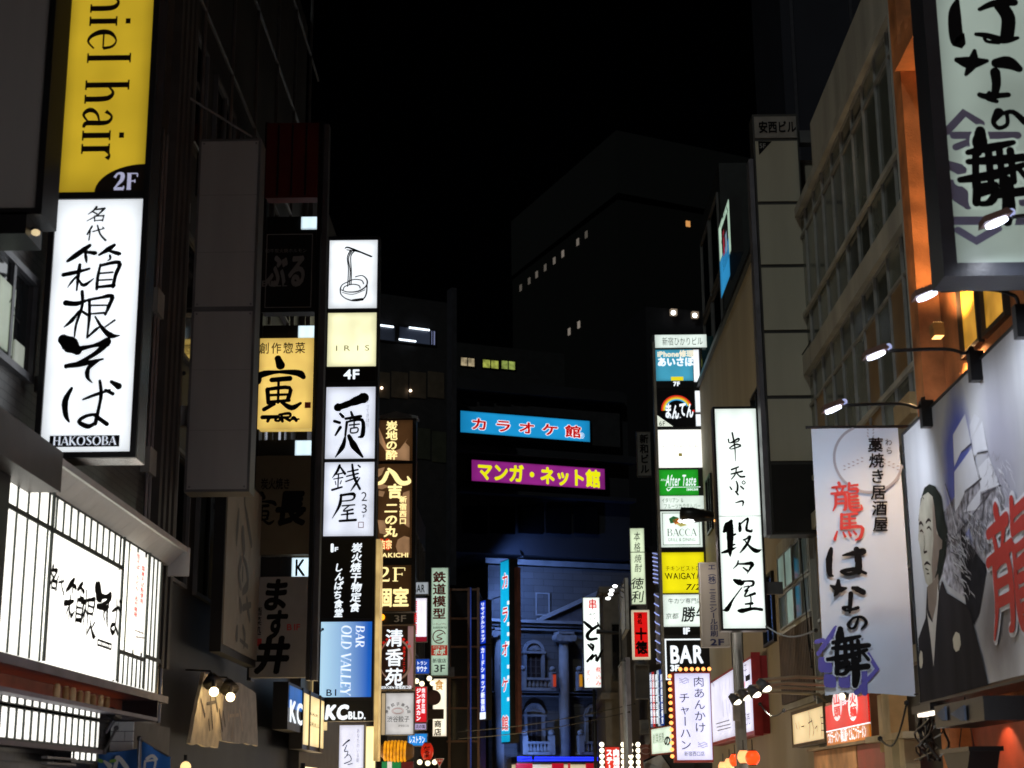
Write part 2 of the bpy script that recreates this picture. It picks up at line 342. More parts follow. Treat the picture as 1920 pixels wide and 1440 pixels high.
brush_def('そ', '385,860,40 412,882,62 450,915,34;440,910,24 520,892,14 578,873,32;580,880,24 530,930,18 460,975,16 405,995,14;405,990,16 480,980,20 565,958,8;545,965,12 505,1000,16 502,1045,16 525,1075,3')
brush_def('ば', '422,1108,14 396,1170,26 402,1240,22 420,1278,8;480,1165,8 540,1140,14 605,1118,10;555,1070,12 565,1140,14 556,1220,14 545,1290,16;555,1240,10 500,1250,16 467,1278,16 510,1303,20 540,1290,14;545,1250,16 600,1292,18;610,1075,14 645,1098,28;585,1118,12 620,1137,16')
brush_def('名', '543,88,12 528,112,9 502,136,5;532,106,8 558,102,9 586,98,11;583,102,10 548,145,8 498,182,5;528,122,7 545,133,9;536,150,8 538,184,7;536,151,7 584,147,9;584,147,8 579,183,7;540,180,6 578,178,7')
brush_def('代', '525,200,8 505,240,8;518,225,6 514,270,6;530,227,6 578,213,6;550,195,6 565,240,8 592,272,9;575,205,5 582,212,6')
brush_def('段', '952,355,18 925,400,50 885,440,16;938,420,40 935,520,34 930,600,24 930,642,6;935,480,16 985,462,10;925,560,14 975,545,8;860,612,10 920,595,20 985,570,4;1025,375,14 1025,430,18 1015,445,4;1025,385,8 1085,340,10 1100,340,12 1085,400,14 1085,430,16 1125,440,14 1130,420,3;1050,510,8 1080,500,10 1110,480,16 1090,530,14 1050,580,14 1015,615,4;1060,510,6 1110,570,16 1160,600,24 1205,590,4')
brush_def('々', '1010,690,8 1000,720,10 965,752,4;1000,715,8 1060,715,12 1128,713,22 1110,750,14 1080,795,3;1050,745,8 1085,772,12')
brush_def('屋', '978,850,14 1010,865,30 1045,870,30 1070,860,10 1140,862,14 1138,890,14 1108,900,6;1040,910,6 960,1000,10 910,1070,24 875,1080,8;1060,905,6 1110,898,8 1068,935,10;1090,930,12 1062,975,8 1100,970,10 1150,955,16;1110,960,8 1117,1000,8 1105,1070,8;1065,1035,8 1125,1030,16;1005,1085,14 1040,1085,24 1130,1070,16 1205,1078,16')
brush_def('串', '770,905,8 785,1000,7 785,1100,3;740,950,8 750,975,6 815,945,10 810,965,6 755,975,5;745,1010,6 790,985,8 830,995,8 760,1017,5 745,1008,4')
brush_def('天', '760,1160,8 810,1145,6;755,1185,6 835,1170,8;795,1150,5 785,1185,6 755,1215,4;795,1180,5 820,1200,8 850,1200,8')
brush_def('ぷ', '795,1235,6 803,1262,8 797,1300,8 785,1298,5;750,1270,6 760,1285,8;825,1268,8 842,1283,8;845,1232,4 857,1243,4 845,1254,4 834,1243,4 845,1232,4')
brush_def('ら', '795,1310,8 806,1325,7;788,1372,4 835,1362,9 832,1390,4')
brush_def('は', '325,665,14 312,720,26 310,790,22 325,805,8;380,700,6 430,690,20 482,680,26;450,670,24 456,740,28 452,785,24;450,770,18 400,775,16 365,782,10 400,797,14 450,787,12;450,775,14 488,792,12')
brush_def('な', '315,850,10 355,867,26 392,862,10;355,825,14 348,870,26 330,900,6;428,862,16 450,868,24 478,882,24;415,890,20 408,940,18 403,980,10;405,955,12 370,958,12 390,972,10 447,958,14')
brush_def('の', '450,1015,10 432,1055,12 410,1062,10 398,1045,14 425,1012,10 470,1008,12 491,1035,14 462,1068,5')
brush_def('舞', '365,1070,24 360,1105,34 352,1135,20;320,1135,14 400,1120,22 468,1106,12;318,1163,14 420,1158,26 512,1150,18;345,1130,20 335,1230,18;385,1120,18 385,1230,18;420,1120,18 422,1230,16;455,1130,18 458,1225,14;288,1217,16 400,1202,24 500,1172,12;340,1230,22 333,1285,20;335,1240,18 395,1235,22;345,1262,14 400,1245,20 375,1285,18 325,1288,8;432,1225,34 435,1290,32 425,1342,24;400,1262,20 500,1252,22;480,1190,14 505,1220,14')
brush_def('龍', '28,0,9 31,9,9;6,16,6 50,12,8;19,20,5 23,31,7;42,17,7 35,32,5;1,38,6 55,33,8;15,43,8 14,75,8 3,98,3;15,44,6 46,42,8 46,88,9 38,95,4;17,58,6 43,57,6;17,72,6 43,71,6;63,2,8 60,24,7;63,11,6 90,8,7;60,24,6 87,22,9 86,35,6 62,38,5;60,38,8 60,84,8 72,96,10 99,92,8 98,78,4;64,50,6 88,47,8;66,61,6 91,60,6;66,72,6 91,71,6;66,83,6 91,82,6')
brush_def('馬', '30,5,8 27,56,9;30,7,7 80,3,8;55,6,7 54,54,7;30,22,6 74,20,6;30,38,6 75,36,6;27,55,8 92,50,10 87,86,9 70,97,4;12,66,5 3,93,9;32,70,6 37,83,8;50,68,6 55,80,8;66,66,6 73,76,7')
brush_def('寅', '395,975,20 405,1000,26;325,1060,18 335,1035,20 400,1025,10 470,1030,20 490,1045,14;375,1055,14 440,1050,16;360,1090,12 365,1140,12;360,1090,10 440,1085,12 435,1130,12;365,1112,8 435,1110,8;365,1138,10 440,1132,10;400,1060,8 400,1140,8;385,1145,12 350,1165,12;415,1140,10 450,1160,16 482,1143,8')
brush_def('一', '140,1006,20 180,1000,16 270,984,26')
brush_def('滴', '150,1065,10 165,1082,12;122,1105,12 147,1113,12;128,1180,8 152,1138,12;205,1055,8 212,1075,12;178,1092,10 255,1080,12;200,1092,6 205,1106,6;235,1088,6 230,1104,6;185,1110,10 178,1182,8;185,1110,8 262,1100,14 266,1180,16 245,1192,6;222,1105,6 222,1140,6;198,1127,6 248,1122,6;205,1145,6 240,1142,6 238,1165,6 206,1168,6 205,1145,6')
brush_def('八', '175,1200,8 163,1250,18 125,1305,4;195,1195,14 225,1250,24 270,1305,8')
brush_def('銭', '215,65,14 198,110,16 163,162,4;215,70,8 255,130,16;185,137,8 237,126,8;173,172,6 240,160,8;208,130,8 205,245,8;163,257,12 235,235,10;185,190,6 190,215,6;230,185,6 222,210,6;275,117,8 350,100,11;268,152,8 352,130,11;263,192,8 350,160,9;308,60,12 325,160,14 368,252,13;365,165,8 330,220,13 300,267,4;352,65,8 367,80,9')
brush_def('屋b', '220,322,12 322,312,18 316,355,10 232,366,8;225,320,16 213,400,16 158,497,3;235,402,8 332,395,9;290,400,8 243,442,8 318,430,12;230,470,8 322,460,11;276,440,11 276,505,11;217,517,13 342,510,16')
brush_def('ま', '470,575,12 540,560,20 590,545,10;445,585,8 520,600,20 590,615,12;510,510,30 520,560,20 515,620,26 490,600,12')
# ---------------------------------------------------------------- ground, road
tag(MB().wbox(-300, -60, -.3, 300, 400, -.012).build('ground', surf((.05, .05, .05), .9)), kind='structure')
tag(MB().wbox(-2.6, -20, -.008, 2.6, 120, 0).build('road', surf((.045, .045, .048), .55, .3, 2, .4)), kind='structure')
for nm, a, b in (('pavement', -4.4, -2.62), ('pavement', 2.62, 4.6)):
    tag(MB().wbox(a, -20, -.008, b, 58, .12).build(nm, surf((.16, .155, .15), .75, .25, 2, .3)), kind='structure')
tag(MB().wbox(-2.3, -20, .004, -2.18, 118, .006).build('painted_road_line', surf((.6, .6, .58), .6, .2, 4, .1)), kind='structure')
# ---------------------------------------------------------------- buildings
def building(name, label, z=0, cat='building', loc=(0, 0, 0)): return thing(name, label, cat, loc)
def window(r, P, u0, v0, u1, v1, pane, fm, t=.05, n=0.0, bars=0, trans=0):
    f = MB().frame(P, u0, v0, u1, v1, t, n, n+.06)
    for k in range(bars): c = u0+(u1-u0)*(k+1)/(bars+1); f.box(P, c-t/2, v0+t, c+t/2, v1-t, n+.002, n+.05)
    if trans: f.box(P, u0+t, trans-t/2, u1-t, trans+t/2, n+.003, n+.048)
    w_ = f.build('window', fm, r); MB().box(P, u0+t*.5, v0+t*.5, u1-t*.5, v1-t*.5, n-.01, n+.02).build('pane', pane, w_); return w_
def fill_shopfront(r, P, u0, u1, z0=.25, z1=2.1, c='fff0d8', s=1.6, nb=3):  # glowing windows added below the view as street light
    s *= 2.4
    """added glowing shop window that lights the walls, with frame, mullions and a lintel"""
    w_ = MB().frame(P, u0, z0-.1, u1, z1+.1, .06, .0, .07)
    for k in range(nb): q = u0+(u1-u0)*(k+1)/(nb+1); w_.box(P, q-.03, z0-.04, q+.03, z1+.04, .002, .06)
    o = w_.build('fill_shop_window', DARK, r); MB().box(P, u0+.04, z0-.06, u1-.04, z1+.06, .0, .03).build('pane', lit(c, s, .3, 1.1), o)
    return o
PL_, PR_ = WL(-4.2), WR(4.5)
# left 1: noodle shop building
b1 = building('noodle_shop_building', 'near left building in dark small tiles behind the big noodle shop light wall', loc=(-6, 10, 0))
MB().wbox(-9, -14, 0, -4.2, 18.3, 15).build('wall', brickm('4c4946', '383532', '181716', .2, .07, .35), b1)
for u0, v0, u1, v1 in ((11.6, 4.95, 12.85, 5.85), (8.9, 4.95, 10.2, 5.85), (11.4, 3.75, 13.0, 4.55), (14.8, 8.2, 16.4, 9.8), (11.2, 8.2, 12.8, 9.8)):
    window(b1, PL_, u0, v0, u1, v1, glass('1a1c1e'), STEEL, .06, bars=1)
o = MB().box(PL_, 11.9, 5.05, 12.3, 5.6, .03, .04).build('window_poster', lit('c8d8c0', .35, .1), b1); o['label'] = 'pale green poster behind the upstairs window'
drawn(o, WL(-4.155), '55,620,8 70,600,8 60,660,6;85,690,10 80,640,6;110,640,8 105,660,6;75,690,6 110,735,8', 0, 360, 3, INK, n=.0, name='lettering')
MB().box(PL_, 12.35, 5.02, 12.6, 5.2, .03, .045).build('window_poster', lit('c0c8b8', .35, .1), b1)
# brick-relief tiles on the visible pier strip
tile = None; gm = surf((.82, .82, .78), .3, .12, 6, .02); gt = thing('tiled_pier', 'white tiled pier below the right end of the lit noodle shop front', 'pier', (-4.05, 16.1, 0))
MB().wbox(-4.16, 16.03, 0, -3.93, 17.6, 2.33).build('core', surf((.14, .14, .13)), gt)
for row in range(24):
    for a_, w_ in (((-4.16, .14), (-4.015, .085)) if row % 3 == 1 else ((-4.16, .07), (-4.085, .155)) if row % 3 == 2 else ((-4.16, .23),)):
        k_ = (w_,); z = .03+row*.096
        MB().wbox(a_+.002, 16.0, z, a_+w_-.003, 16.03, z+.088).build('tile', gm, gt)
fill_shopfront(b1, PL_, -8, 6, z1=2.3, c='f2f4ff', s=1.3, nb=8)
fill_shopfront(b1, PL_, 6.5, 10.5, z1=1.7, c='ffe6c0', s=1.3, nb=3)
MB().box(PL_, 14.0, 6.6, 14.06, 12, 0, .06).build('drain_pipe', STEEL, b1)
for k in range(4): MB().box(PL_, 17.3+.25*k, 3, 17.42+.25*k, 15, 0, .1).build('wall_rib', surf((.05, .045, .04), .6), b1)
# left 2: dark netted building
P2 = WL(-4.5)
b2 = building('netted_building', 'tall dark building on the left with scaffold netting above the blank grey sign', loc=(-6, 24, 0))
MB().wbox(-9.5, 18.3, 0, -4.5, 30, 17).build('wall', surf((.024, .021, .019), .6, .4, 1.2, .3, streak=True), b2)
for k in range(6): MB().tube([(-4.2, 19+1.9*k, 9), (-4.2, 19+1.9*k, 17)], .03, 6).build('scaffold_pole', STEEL, b2)
for k in range(4): MB().tube([(-4.2, 18.6, 9.6+2*k), (-4.2, 29.6, 9.6+2*k)], .025, 6).build('scaffold_rail', STEEL, b2)
fill_shopfront(b2, P2, 19, 29.5, z1=1.8, c='ffdca0', s=1.0, nb=5)
for k in range(5):
    for j in range(3): window(b2, P2, 19+2.1*k, 4.2+2.9*j, 20.5+2.1*k, 5.9+2.9*j, glass('0c0c0c'), GREYM, .05, bars=1)
MB().tube([atY(333, 170, 17.8), atY(473, 257, 18.4)], .016, 6).build('cable', surf((.15, .15, .15)), b2)
# left 3
b3 = building('old_valley_building', 'narrow dark building holding the tall stacked white sign tower, left of centre', loc=(-6, 35, 0))
b3['label'] = 'narrow dark left building beside the tall stacked white and blue sign tower'; b3.name = 'narrow_bar_building'
MB().wbox(-9.5, 30, 0, -4.3, 43.6, 13.8).build('wall', surf((.06, .057, .055), .5, .3), b3)
P3 = WL(-4.3)
MB().box(P3, 31.6, 2.9, 33.2, 7.5, .0, .1).build('side_light_strip', lit('ffdf9a', .9, .15), b3)
fill_shopfront(b3, P3, 30.3, 43, c='ffe0b0', s=1.2, nb=5)
for k in range(4):
    for j in range(3): window(b3, P3, 34+2.3*k, 4+3*j, 35.6+2.3*k, 5.8+3*j, glass('0e0e10'), GREYM, .05, bars=1)
b4 = building('brown_sign_building', 'dark left building behind the brown private-room sign column', loc=(-6, 50, 0))
MB().wbox(-9.5, 43.6, 0, -3.9, 58.5, 11.2).build('wall', surf((.03, .028, .027), .7, .3), b4)
P4 = WL(-3.9)
fill_shopfront(b4, P4, 44, 58, c='ffe0a8', s=1.2, nb=6)
for k in range(5):
    for j in range(3): window(b4, P4, 44.4+2.8*k, 3.6+2.5*j, 46.2+2.8*k, 5.2+2.5*j, glass('1a1410'), GREYM, .05, bars=1)
# right 1: orange building
b5 = building('orange_building', 'near right building with orange stucco wall and lit corner pilaster', loc=(6, 10, 0))
ORG = surf((.46, .17, .06), .75, .55, 1.6, .8)
MB().wbox(4.5, -14, 0, 9.5, 17.1, 16).build('wall', ORG, b5)
for (a, b_, c_) in ((17.1, 17.42, -.0), (16.75, 17.1, .16)):
    MB().wbox(4.5-.16-c_*.5, a, 0, 4.7, b_, 16).build('pilaster', surf((.5, .19, .065), .7, .5, 2.5, .7), b5)
# ragged stucco capital and keyed stucco between
MB().box(PR_, -16.75, 9.55, -15.2, 9.75, 0, .3).build('string_course', ORG, b5)
for k in range(4): MB().box(PR_, -16.74+.28*k, 9.75, -16.54+.28*k, 9.9+.06*(k % 2), 0, .3-.02*k).build('dentil', ORG, b5)
for u0, u1 in ((-15.9, -15.2), (-15.1, -14.3), (-13.7, -12.9), (-12.8, -12.0)):
    for v0, v1 in ((5.9, 7.2), (9.95, 11.5)):
        window(b5, PR_, u0, v0, u1, v1, lit('e8a83a', .55, .5, 2.5), surf((.03, .02, .015)), .05)
fill_shopfront(b5, PR_, 4, 10, z1=1.8, c='f4f0e8', s=1.2, nb=3); fill_shopfront(b5, PR_, -9.6, 3.6, z1=2.2, c='eef2ff', s=1.4, nb=5)
MB().box(PR_, -16.6, .1, -14.6, 2.3, 0, .06).build('red_wall_panel', surf((.35, .05, .02), .6, .3), b5)
# right 2: office building with the window grid
b6 = building('window_grid_building', 'pale right building with a wall of dark gridded windows beside the orange one', loc=(6, 21, 0))
PALE = surf((.34, .345, .32), .8, .3, 1.5, .3, streak=True); FR6 = surf((.27, .275, .27), .5, .2, 4, .05, .3)
MB().wbox(4.53, 17.42, 0, 9.5, 23.3, 11.7).build('wall', surf((.05, .05, .05), .8), b6); MB().wbox(4.53, 23.3, 0, 9.5, 25.3, 10.9).build('wall', surf((.05, .05, .05), .8), b6)
MB().box(PR_, -23.3, 10.95, -17.44, 11.78, -.1, .05).build('parapet', PALE, b6)
for v0, v1, nn in ((10.8, 10.95, .09), (8.1, 8.4, .09), (5.6, 5.85, .09), (3.05, 3.25, .09)):
    MB().box(PR_, -25.28, v0, -17.44, v1, -.1, nn).build('floor_slab', PALE, b6)
rows = [(8.4, 9.1), (9.1, 10.45), (10.45, 10.8), (5.85, 6.42), (6.42, 7.6), (7.6, 8.1), (3.25, 4.2), (4.2, 5.6)]
pm = [surf((.085, .1, .09), .18, .35, 1.2, 0), surf((.13, .15, .135), .2, .3, 1.2, 0), surf((.055, .065, .06), .12, .3, 1.2, 0), surf((.12, .14, .12), .25, .2, 2, 0), surf((.2, .12, .04), .3, .2, 2, 0), glass('50605a', .3)]
NW = 10; wu = (25.2-17.5)/NW
for (v0, v1) in rows:
    for k in range(NW):
        u0 = -25.2+k*wu; lowrow = v1 < 8
        mt = pm[(int(u0*7+v0*3)) % 3] if not lowrow else random.choice(pm)
        f = MB().frame(PR_, u0+.002, v0+.002, u0+wu-.002, v1-.002, .02, -.02, .01 if k % 2 else .02).build('window', FR6, b6)
        MB().quad(PR_, u0+.02, v0+.02, u0+wu-.02, v1-.02, -.012).build('pane', mt, f)
for v in (9.1, 6.42): MB().box(PR_, -25.2, v-.035, -17.46, v+.035, .0, .045).build('rail', PALE, b6)
MB().wbox(4.42, 25.3, 0, 4.7, 25.36, 10.9).build('corner_trim', PALE, b6)
MB().tube([(4.42, 17.6, 11.6), (4.4, 17.62, 9.8), (4.42, 17.6, 5.5)], .04).build('drain_pipe', PALE, b6)
MB().wbox(4.3, 17.6, 5.75, 4.5, 18.4, 6.0).build('duct_elbow', surf((.35, .25, .12), .5), b6)
MB().box(PR_, -28.9, 3.0, -25.36, 5.95, .001, .05).build('lower_wing', PALE, b6)
for (v0, v1) in ((4.4, 5.0), (5.04, 5.7)):
    for k in range(4):
        f = MB().frame(PR_, -28.7+.82*k, v0, -27.9+.82*k, v1, .03, .051, .08).build('window', FR6, b6); MB().quad(PR_, -28.68+.82*k, v0+.02, -27.92+.82*k, v1-.02, .06).build('pane', random.choice([pm[1], pm[5], lit('a8c8c0', .25, .4, 3), pm[5]]), f)
for k in range(21): MB().box(PR_, -28.75+.16*k, 3.1, -28.65+.16*k, 4.3, .051, .1).build('wooden_slat', surf((.07, .045, .03), .7, .4), b6)
fill_shopfront(b6, PR_, -25, -17.6, z1=1.7, c='eef4ee', s=1.2, nb=4)
bq = building('rear_dark_block', 'very dark bluish building rising behind the beige sign column at upper right', loc=(13, 70, 0)); q_ = FY(64)
MB().box(q_, q_.uv(1467, 100)[0], 0, q_.uv(1467, 100)[0]+14, 45, -8, 0).build('wall', surf((.016, .017, .03), .8, .2, .3), bq)
for k in range(5): MB().box(q_, q_.uv(1467, 100)[0]+.4+2.6*k, 20, q_.uv(1467, 100)[0]+.55+2.6*k, 45, 0, .1).build('wall_rib', surf((.03, .03, .045), .7), bq)
# right 3: beige building
b7 = building('beige_building', 'plain beige plastered right building with two small dark windows', loc=(6, 33, 0))
MB().wbox(4.5, 25.34, 0, 9.5, 41.3, 12.0).build('wall', surf((.34, .31, .25), .85, .15, .8, .2, streak=True), b7)
MB().wbox(4.42, 25.36, 12.0, 4.6, 41.3, 12.12).build('coping', DARK, b7)
for u0, v0, u1, v1 in ((-36.0, 7.9, -34.4, 9.3), (-31.3, 7.9, -29.9, 9.3), (-36.0, 4.3, -34.4, 5.6), (-31, 4.3, -29.6, 5.6), (-40, 7.9, -38.9, 9.3)):
    window(b7, PR_, u0, v0, u1, v1, glass('0c1012'), DARK, .05, bars=1)
fill_shopfront(b7, PR_, -41, -26, z1=1.85, c='fff4e0', s=1.3, nb=7)
# right 4
b8 = building('glass_roof_building', 'dark glass fronted building beyond the beige one with a lit poster sign on its face', loc=(8, 50, 0))
P8 = WR(5.3)
MB().wbox(5.3, 46.6, 0, 11, 58, 8.5).build('low_wing', surf((.015, .018, .02), .5), b8)
MB().wbox(5.3, 41.3, 0, 11, 46.6, 18.5).build('wall', surf((.015, .018, .02), .5), b8)
for k in range(7):
    for j in range(6): (j < 2 or k > 4) and window(b8, P8, -57.6+2.3*k, 3+2.5*j, -55.5+2.3*k, 5.3+2.5*j, glass('0e1416' if (k+j) % 3 else '1c2a2c'), GREYM, .04)
b9 = building('grey_corner_building', 'grey building with cornice at the far right end of the street beside the skewer sign', loc=(4, 58, 0))
MB().wbox(3.42, 47.5, 0, 5.25, 58.2, 8.6).build('wall', surf((.05, .045, .045), .7), b9)
MB().wbox(2.6, 58.2, 0, 9, 66, 8.9).build('annex', surf((.14, .13, .125), .75, .2), b9)
for z in (4.9, 8.7): MB().wbox(2.45, 58.05, z, 9, 66.1, z+.22).build('cornice', surf((.16, .15, .15), .7), b9)
P9 = FY(58.2)
for x in (2.85,): window(b9, P9, x, 5.5, x+.35, 7.6, glass('0a0a0c'), GREYM, .04)
fill_shopfront(b9, WR(3.42), -58, -47.5, z1=2.2, c='ffdca0', s=1.3, nb=5)
# street-end dark building on the left (lattice)
b10 = building('lattice_window_building', 'dark brown framed window building left of the blue lit facade', loc=(-3, 60, 0))
P10 = FY(60)
u0, v0, u1, v1 = P10.rect(838, 1103, 899, 1446)
MB().box(P10, u0-2, 0, u1, v1, -8, 0).build('wall', surf((.018, .014, .012), .6), b10)
BRN = surf((.16, .09, .06), .5, .2)
for c in (843, 879, 897):
    a = P10.uv(c, 1250)[0]; MB().box(P10, a-.045, 0, a+.045, v1, 0, .14).build('mullion', BRN, b10)
for yy in (1106, 1160, 1213, 1270, 1328, 1390):
    b_ = P10.uv(870, yy)[1]; MB().box(P10, u0, b_-.035, u1, b_+.035, .002, .1).build('transom', BRN, b10)
for c0, c1 in ((845, 877), (881, 895)):
    for a, b_ in ((1108, 1158), (1162, 1211), (1215, 1268), (1272, 1326), (1330, 1388)):
        q = P10.rect(c0, a, c1, b_); MB().quad(P10, q[0], q[1], q[2], q[3], .03).build('pane', glass('16100e' if (a//50) % 2 else '1a1c22', .2), b10)
q = P10.rect(882, 1104, 884, 1446); MB().box(P10, q[0], 0, q[2], v1, .14, .2).build('blue_lit_pipe', lit('3048a0', .5, .3), b10)
# karaoke building
PK = THRU(862, 769, 70, 1107, 789)
b11 = building('signboard_block', 'large dark block at the street end carrying the blue and the pink signboards', loc=(0, 78, 0))
def kbox(x0, y0, x1, y1, n0, n1, nm, mat, par=b11, zb=None, P=PK):
    q = P.rect(x0, y0, x1, y1); return MB().box(P, q[0], q[1] if zb is None else zb, q[2], q[3], n0, n1).build(nm, mat, par)
DK = surf((.016, .017, .022), .8, .3, .5)
kbox(846, 706, 1190, 1048, -14, -.4, 'wall', DK)
kbox(846, 730, 1165, 738, -.4, .3, 'floor_slab', DK); kbox(846, 748, 1165, 838, -.4, -.1, 'sign_band', surf((.025, .025, .03), .8))
kbox(846, 846, 1190, 858, -.4, .2, 'floor_slab', DK); kbox(860, 922, 1190, 936, -.4, .2, 'floor_slab', DK)
for k in range(9): kbox(868+32*k, 742, 894+32*k, 760, -.4, -.05, 'dark_window', glass('0b0d12'))
for k in range(5): kbox(872+52*k, 946, 918+52*k, 1000, -.4, -.25, 'dark_window', glass('08090c'))
rk, fk = sign(PK, (863, 770, 1106, 829), lit('1f9fe0', .85, .15, .6), .35, 'wide_signboard', 'long sky blue lit signboard with red characters, above the pink one', fr=.06, fm=BLACKM)
text_h(fk, PK, 'カラオケ館', (882, 783, 1090, 822), lit('ffffff', 1.1, 0), .07, .03, track=.38); text_h(fk, PK, 'カラオケ館', (882, 783, 1090, 822), lit('d81010', .75, 0), .035, .036, track=.38)
text_h(fk, PK, '®', (1086, 811, 1096, 823), TXTW, 0, .03)
rk, fk = sign(PK, (884, 862, 1134, 918), lit('b030a0', .62, .25, .7), .35, 'wide_signboard', 'long pink purple lit signboard with yellow characters, below the blue one', fr=.06, fm=BLACKM)
text_h(fk, PK, 'マンガ・ネット館', (894, 867, 1126, 915), lit('f0f010', .95, 0), .045, .03, track=.02)
# office building left end with lit offices
PO = THRU(709, 596, 63, 815, 610)
b12 = building('office_building', 'dark office block at the left street end with two lit fluorescent offices', loc=(-6, 66, 0))
kbox(640, 540, 850, 1120, -9, 0, 'wall', surf((.02, .02, .024), .8), b12, 0, PO)
kbox(838, 545, 846, 1100, 0, .5, 'corner_fin', surf((.03, .03, .04), .8), b12, None, PO)
for x0, y0, x1, y1, c, s in ((695, 606, 742, 643, '343a48', .16), (746, 610, 812, 650, '3a4254', .2), (806, 618, 817, 650, '8088b0', .35)):
    q = PO.rect(x0, y0, x1, y1); w_ = window(b12, PO, q[0], q[1], q[2], q[3], lit(c, s*1.6, .3, .8), DARK, .05); w_['label'] = 'lit office window'
for x0, y0, x1, y1 in ((706, 609, 736, 616), (765, 614, 803, 622), (746, 636, 778, 643)):
    q = PO.rect(x0, y0, x1, y1); MB().box(PO, q[0], q[1], q[2], q[3], .1, .14).build('ceiling_tube', lit('e8f4ff', 2.2, 0), b12)
for k in range(4):
    q = PO.rect(700+34*k, 696, 730+34*k, 748); MB().box(PO, q[0], q[1], q[2], q[3], 0, .04).build('dim_pane', surf((.1, .08, .06), .5), b12)
    q = PO.rect(720+30*k, 790+6*k, 746+30*k, 850+6*k); MB().box(PO, q[0], q[1], q[2], q[3], 0, .04).build('dim_pane', surf((.05, .055, .04), .5), b12)
for x, y in ((713, 729), (767, 734)):
    MB().ball(PO.p(*PO.uv(x, y), .15), .06).build('small_lamp', lit('ffe0c0', 4, 0), b12)
# block with warm and green windows between
PW = THRU(850, 655, 92, 970, 668)
b13 = building('green_window_block', 'far dark block with one warm and one yellow green lit window', loc=(-2, 96, 0))
kbox(842, 640, 1060, 800, -8, 0, 'wall', surf((.02, .02, .022), .8), b13, 0, PW)
for i, (x0, y0, x1, y1, c) in enumerate(((862, 668, 891, 690, 'a89878'), (903, 672, 936, 694, '98a048'), (938, 674, 967, 696, '90a050'))):
    q = PW.rect(x0, y0, x1, y1); window(b13, PW, q[0], q[1], q[2], q[3], lit(c, .75, .6, 3.0), BLACKM, .06, bars=1)
# far dark tower
A = atY(1155, 248, 170); TL_ = THRU(1155, 248, 170, 960, 414); TR_ = THRU(1155, 248, 170, 1420, 300)
def zline(x, y): d = ray(x, y); return EYE + d*((A.z-1.6)/d.z)
Bc, Cc = zline(960, 414), zline(1480, 312)
b14 = building('far_dark_tower', 'huge unlit tower block against the night sky with tiny lit windows', loc=(A.x, A.y, 0))
TWM = surf((.014, .0155, .016), .9, .1, .05, 0)
MB().prism([(A.x, A.y), (Cc.x, Cc.y), (Cc.x+10, Cc.y+60), (Bc.x, Bc.y+60), (Bc.x, Bc.y)], 0, A.z-8.2).build('shaft', surf((.007, .008, .008), .9, .1, .05, 0), b14)
def off(p, k): return (A.x+(p.x-A.x)*k, A.y+(p.y-A.y)*k)
MB().prism([(A.x, A.y-.6), off(Cc, 1.01), (Cc.x+10, Cc.y+60), (Bc.x, Bc.y+60), off(Bc, 1.01)], A.z-7.6, A.z).build('crown', TWM, b14)
PTL = Plane(Bc, A-Bc)
PTR = Plane(A, Cc-A)
for x, y, s in ((1100, 440, .1), (1084, 454, .25), (1056, 476, .3), (1040, 489, .22), (1023, 502, .14), (1007, 515, .18), (993, 527, .12), (977, 540, .12), (1086, 609, .4), (1068, 622, .35)):
    u, v = PTL.uv(x, y); MB().box(PTL, u-.3, v-.42, u+.3, v+.42, .02, .1).build('lit_window', lit('e8d8c8', s*.55, 0), b14)
u, v = PTR.uv(1289.5, 420); MB().box(PTR, u-.28, v-.35, u+.28, v+.35, .02, .1).build('lit_window', lit('f0a860', .7, 0), b14)
# small roof floodlights near the right tower
b15 = building('rooftop_lamp_row', 'row of three small white lamps high above the right sign tower', loc=(14, 104, 0), cat='lamps')
b15.name = 'far_lamp_block'; b15['label'] = 'unlit far block behind the right sign tower with three small bright lamps'; b15['category'] = 'building'
PB = THRU(1240, 584, 100, 1345, 592)
kbox(1210, 575, 1420, 900, -8, 0, 'wall', surf((.012, .012, .016), .8), b15, 0, PB)
for x, y, s, e in ((1260, 588, 5, 5), (1300, 593, 5, 5), (1341, 596, 0, 0)):
    u, v = PB.uv(x, y); MB().box(PB, u-.2, v-.2, u+.22, v+.22, .1, .4).build('lamp_body', lit('8a7a68', .8, 0), b15)
    if s: MB().ball(PB.p(u-.08, v-.08, .45), .15).build('lamp_glass', lit('ffffff', 5, 0), b15)
# ---------------------------------------------------------------- blue lit classical facade
PC = THRU(964, 1061, 72, 1100, 1067)
b16 = building('classical_facade_building', 'blue lit classical facade with columns, arched windows and balconies at the street end', loc=(1, 76, 0))
STO = brickm('5c5854', '524e4a', '2c2a28', .9, .3, .8, 'XZ'); STM = surf((.24, .23, .22), .75, .2, 2, .2)
def cb(x0, y0, x1, y1, n0, n1, nm='moulding', mat=None, zb=None, par=None):
    return kbox(x0, y0, x1, y1, n0, n1, nm, mat or STM, par or b16, zb, PC)
cb(915, 1059, 1260, 1400, -6, 0, 'wall', STO, 0)
cb(910, 1056, 1262, 1062, -.1, .04); cb(910, 1000, 1262, 1056, -4, -1.2, 'roof_block', surf((.02, .02, .025), .8))
cb(1004, 1112, 1029, 1154, 0, .05, 'blind_panel', STO); MB().frame(PC, *PC.rect(1003, 1111, 1030, 1155), .06, .05, .1).build('panel_frame', STM, b16)
cb(912, 1167, 1262, 1173, 0, .5); cb(914, 1173, 1262, 1180, 0, .32); cb(916, 1180, 1262, 1187, 0, .2)
mb = MB(); mb.poly(PC, [PC.uv(*p) for p in ((1008, 1167), (1262, 1172), (1132, 1113))][::1], .05, .3); mb.build('pediment', surf((.09, .08, .08), .8), b16)
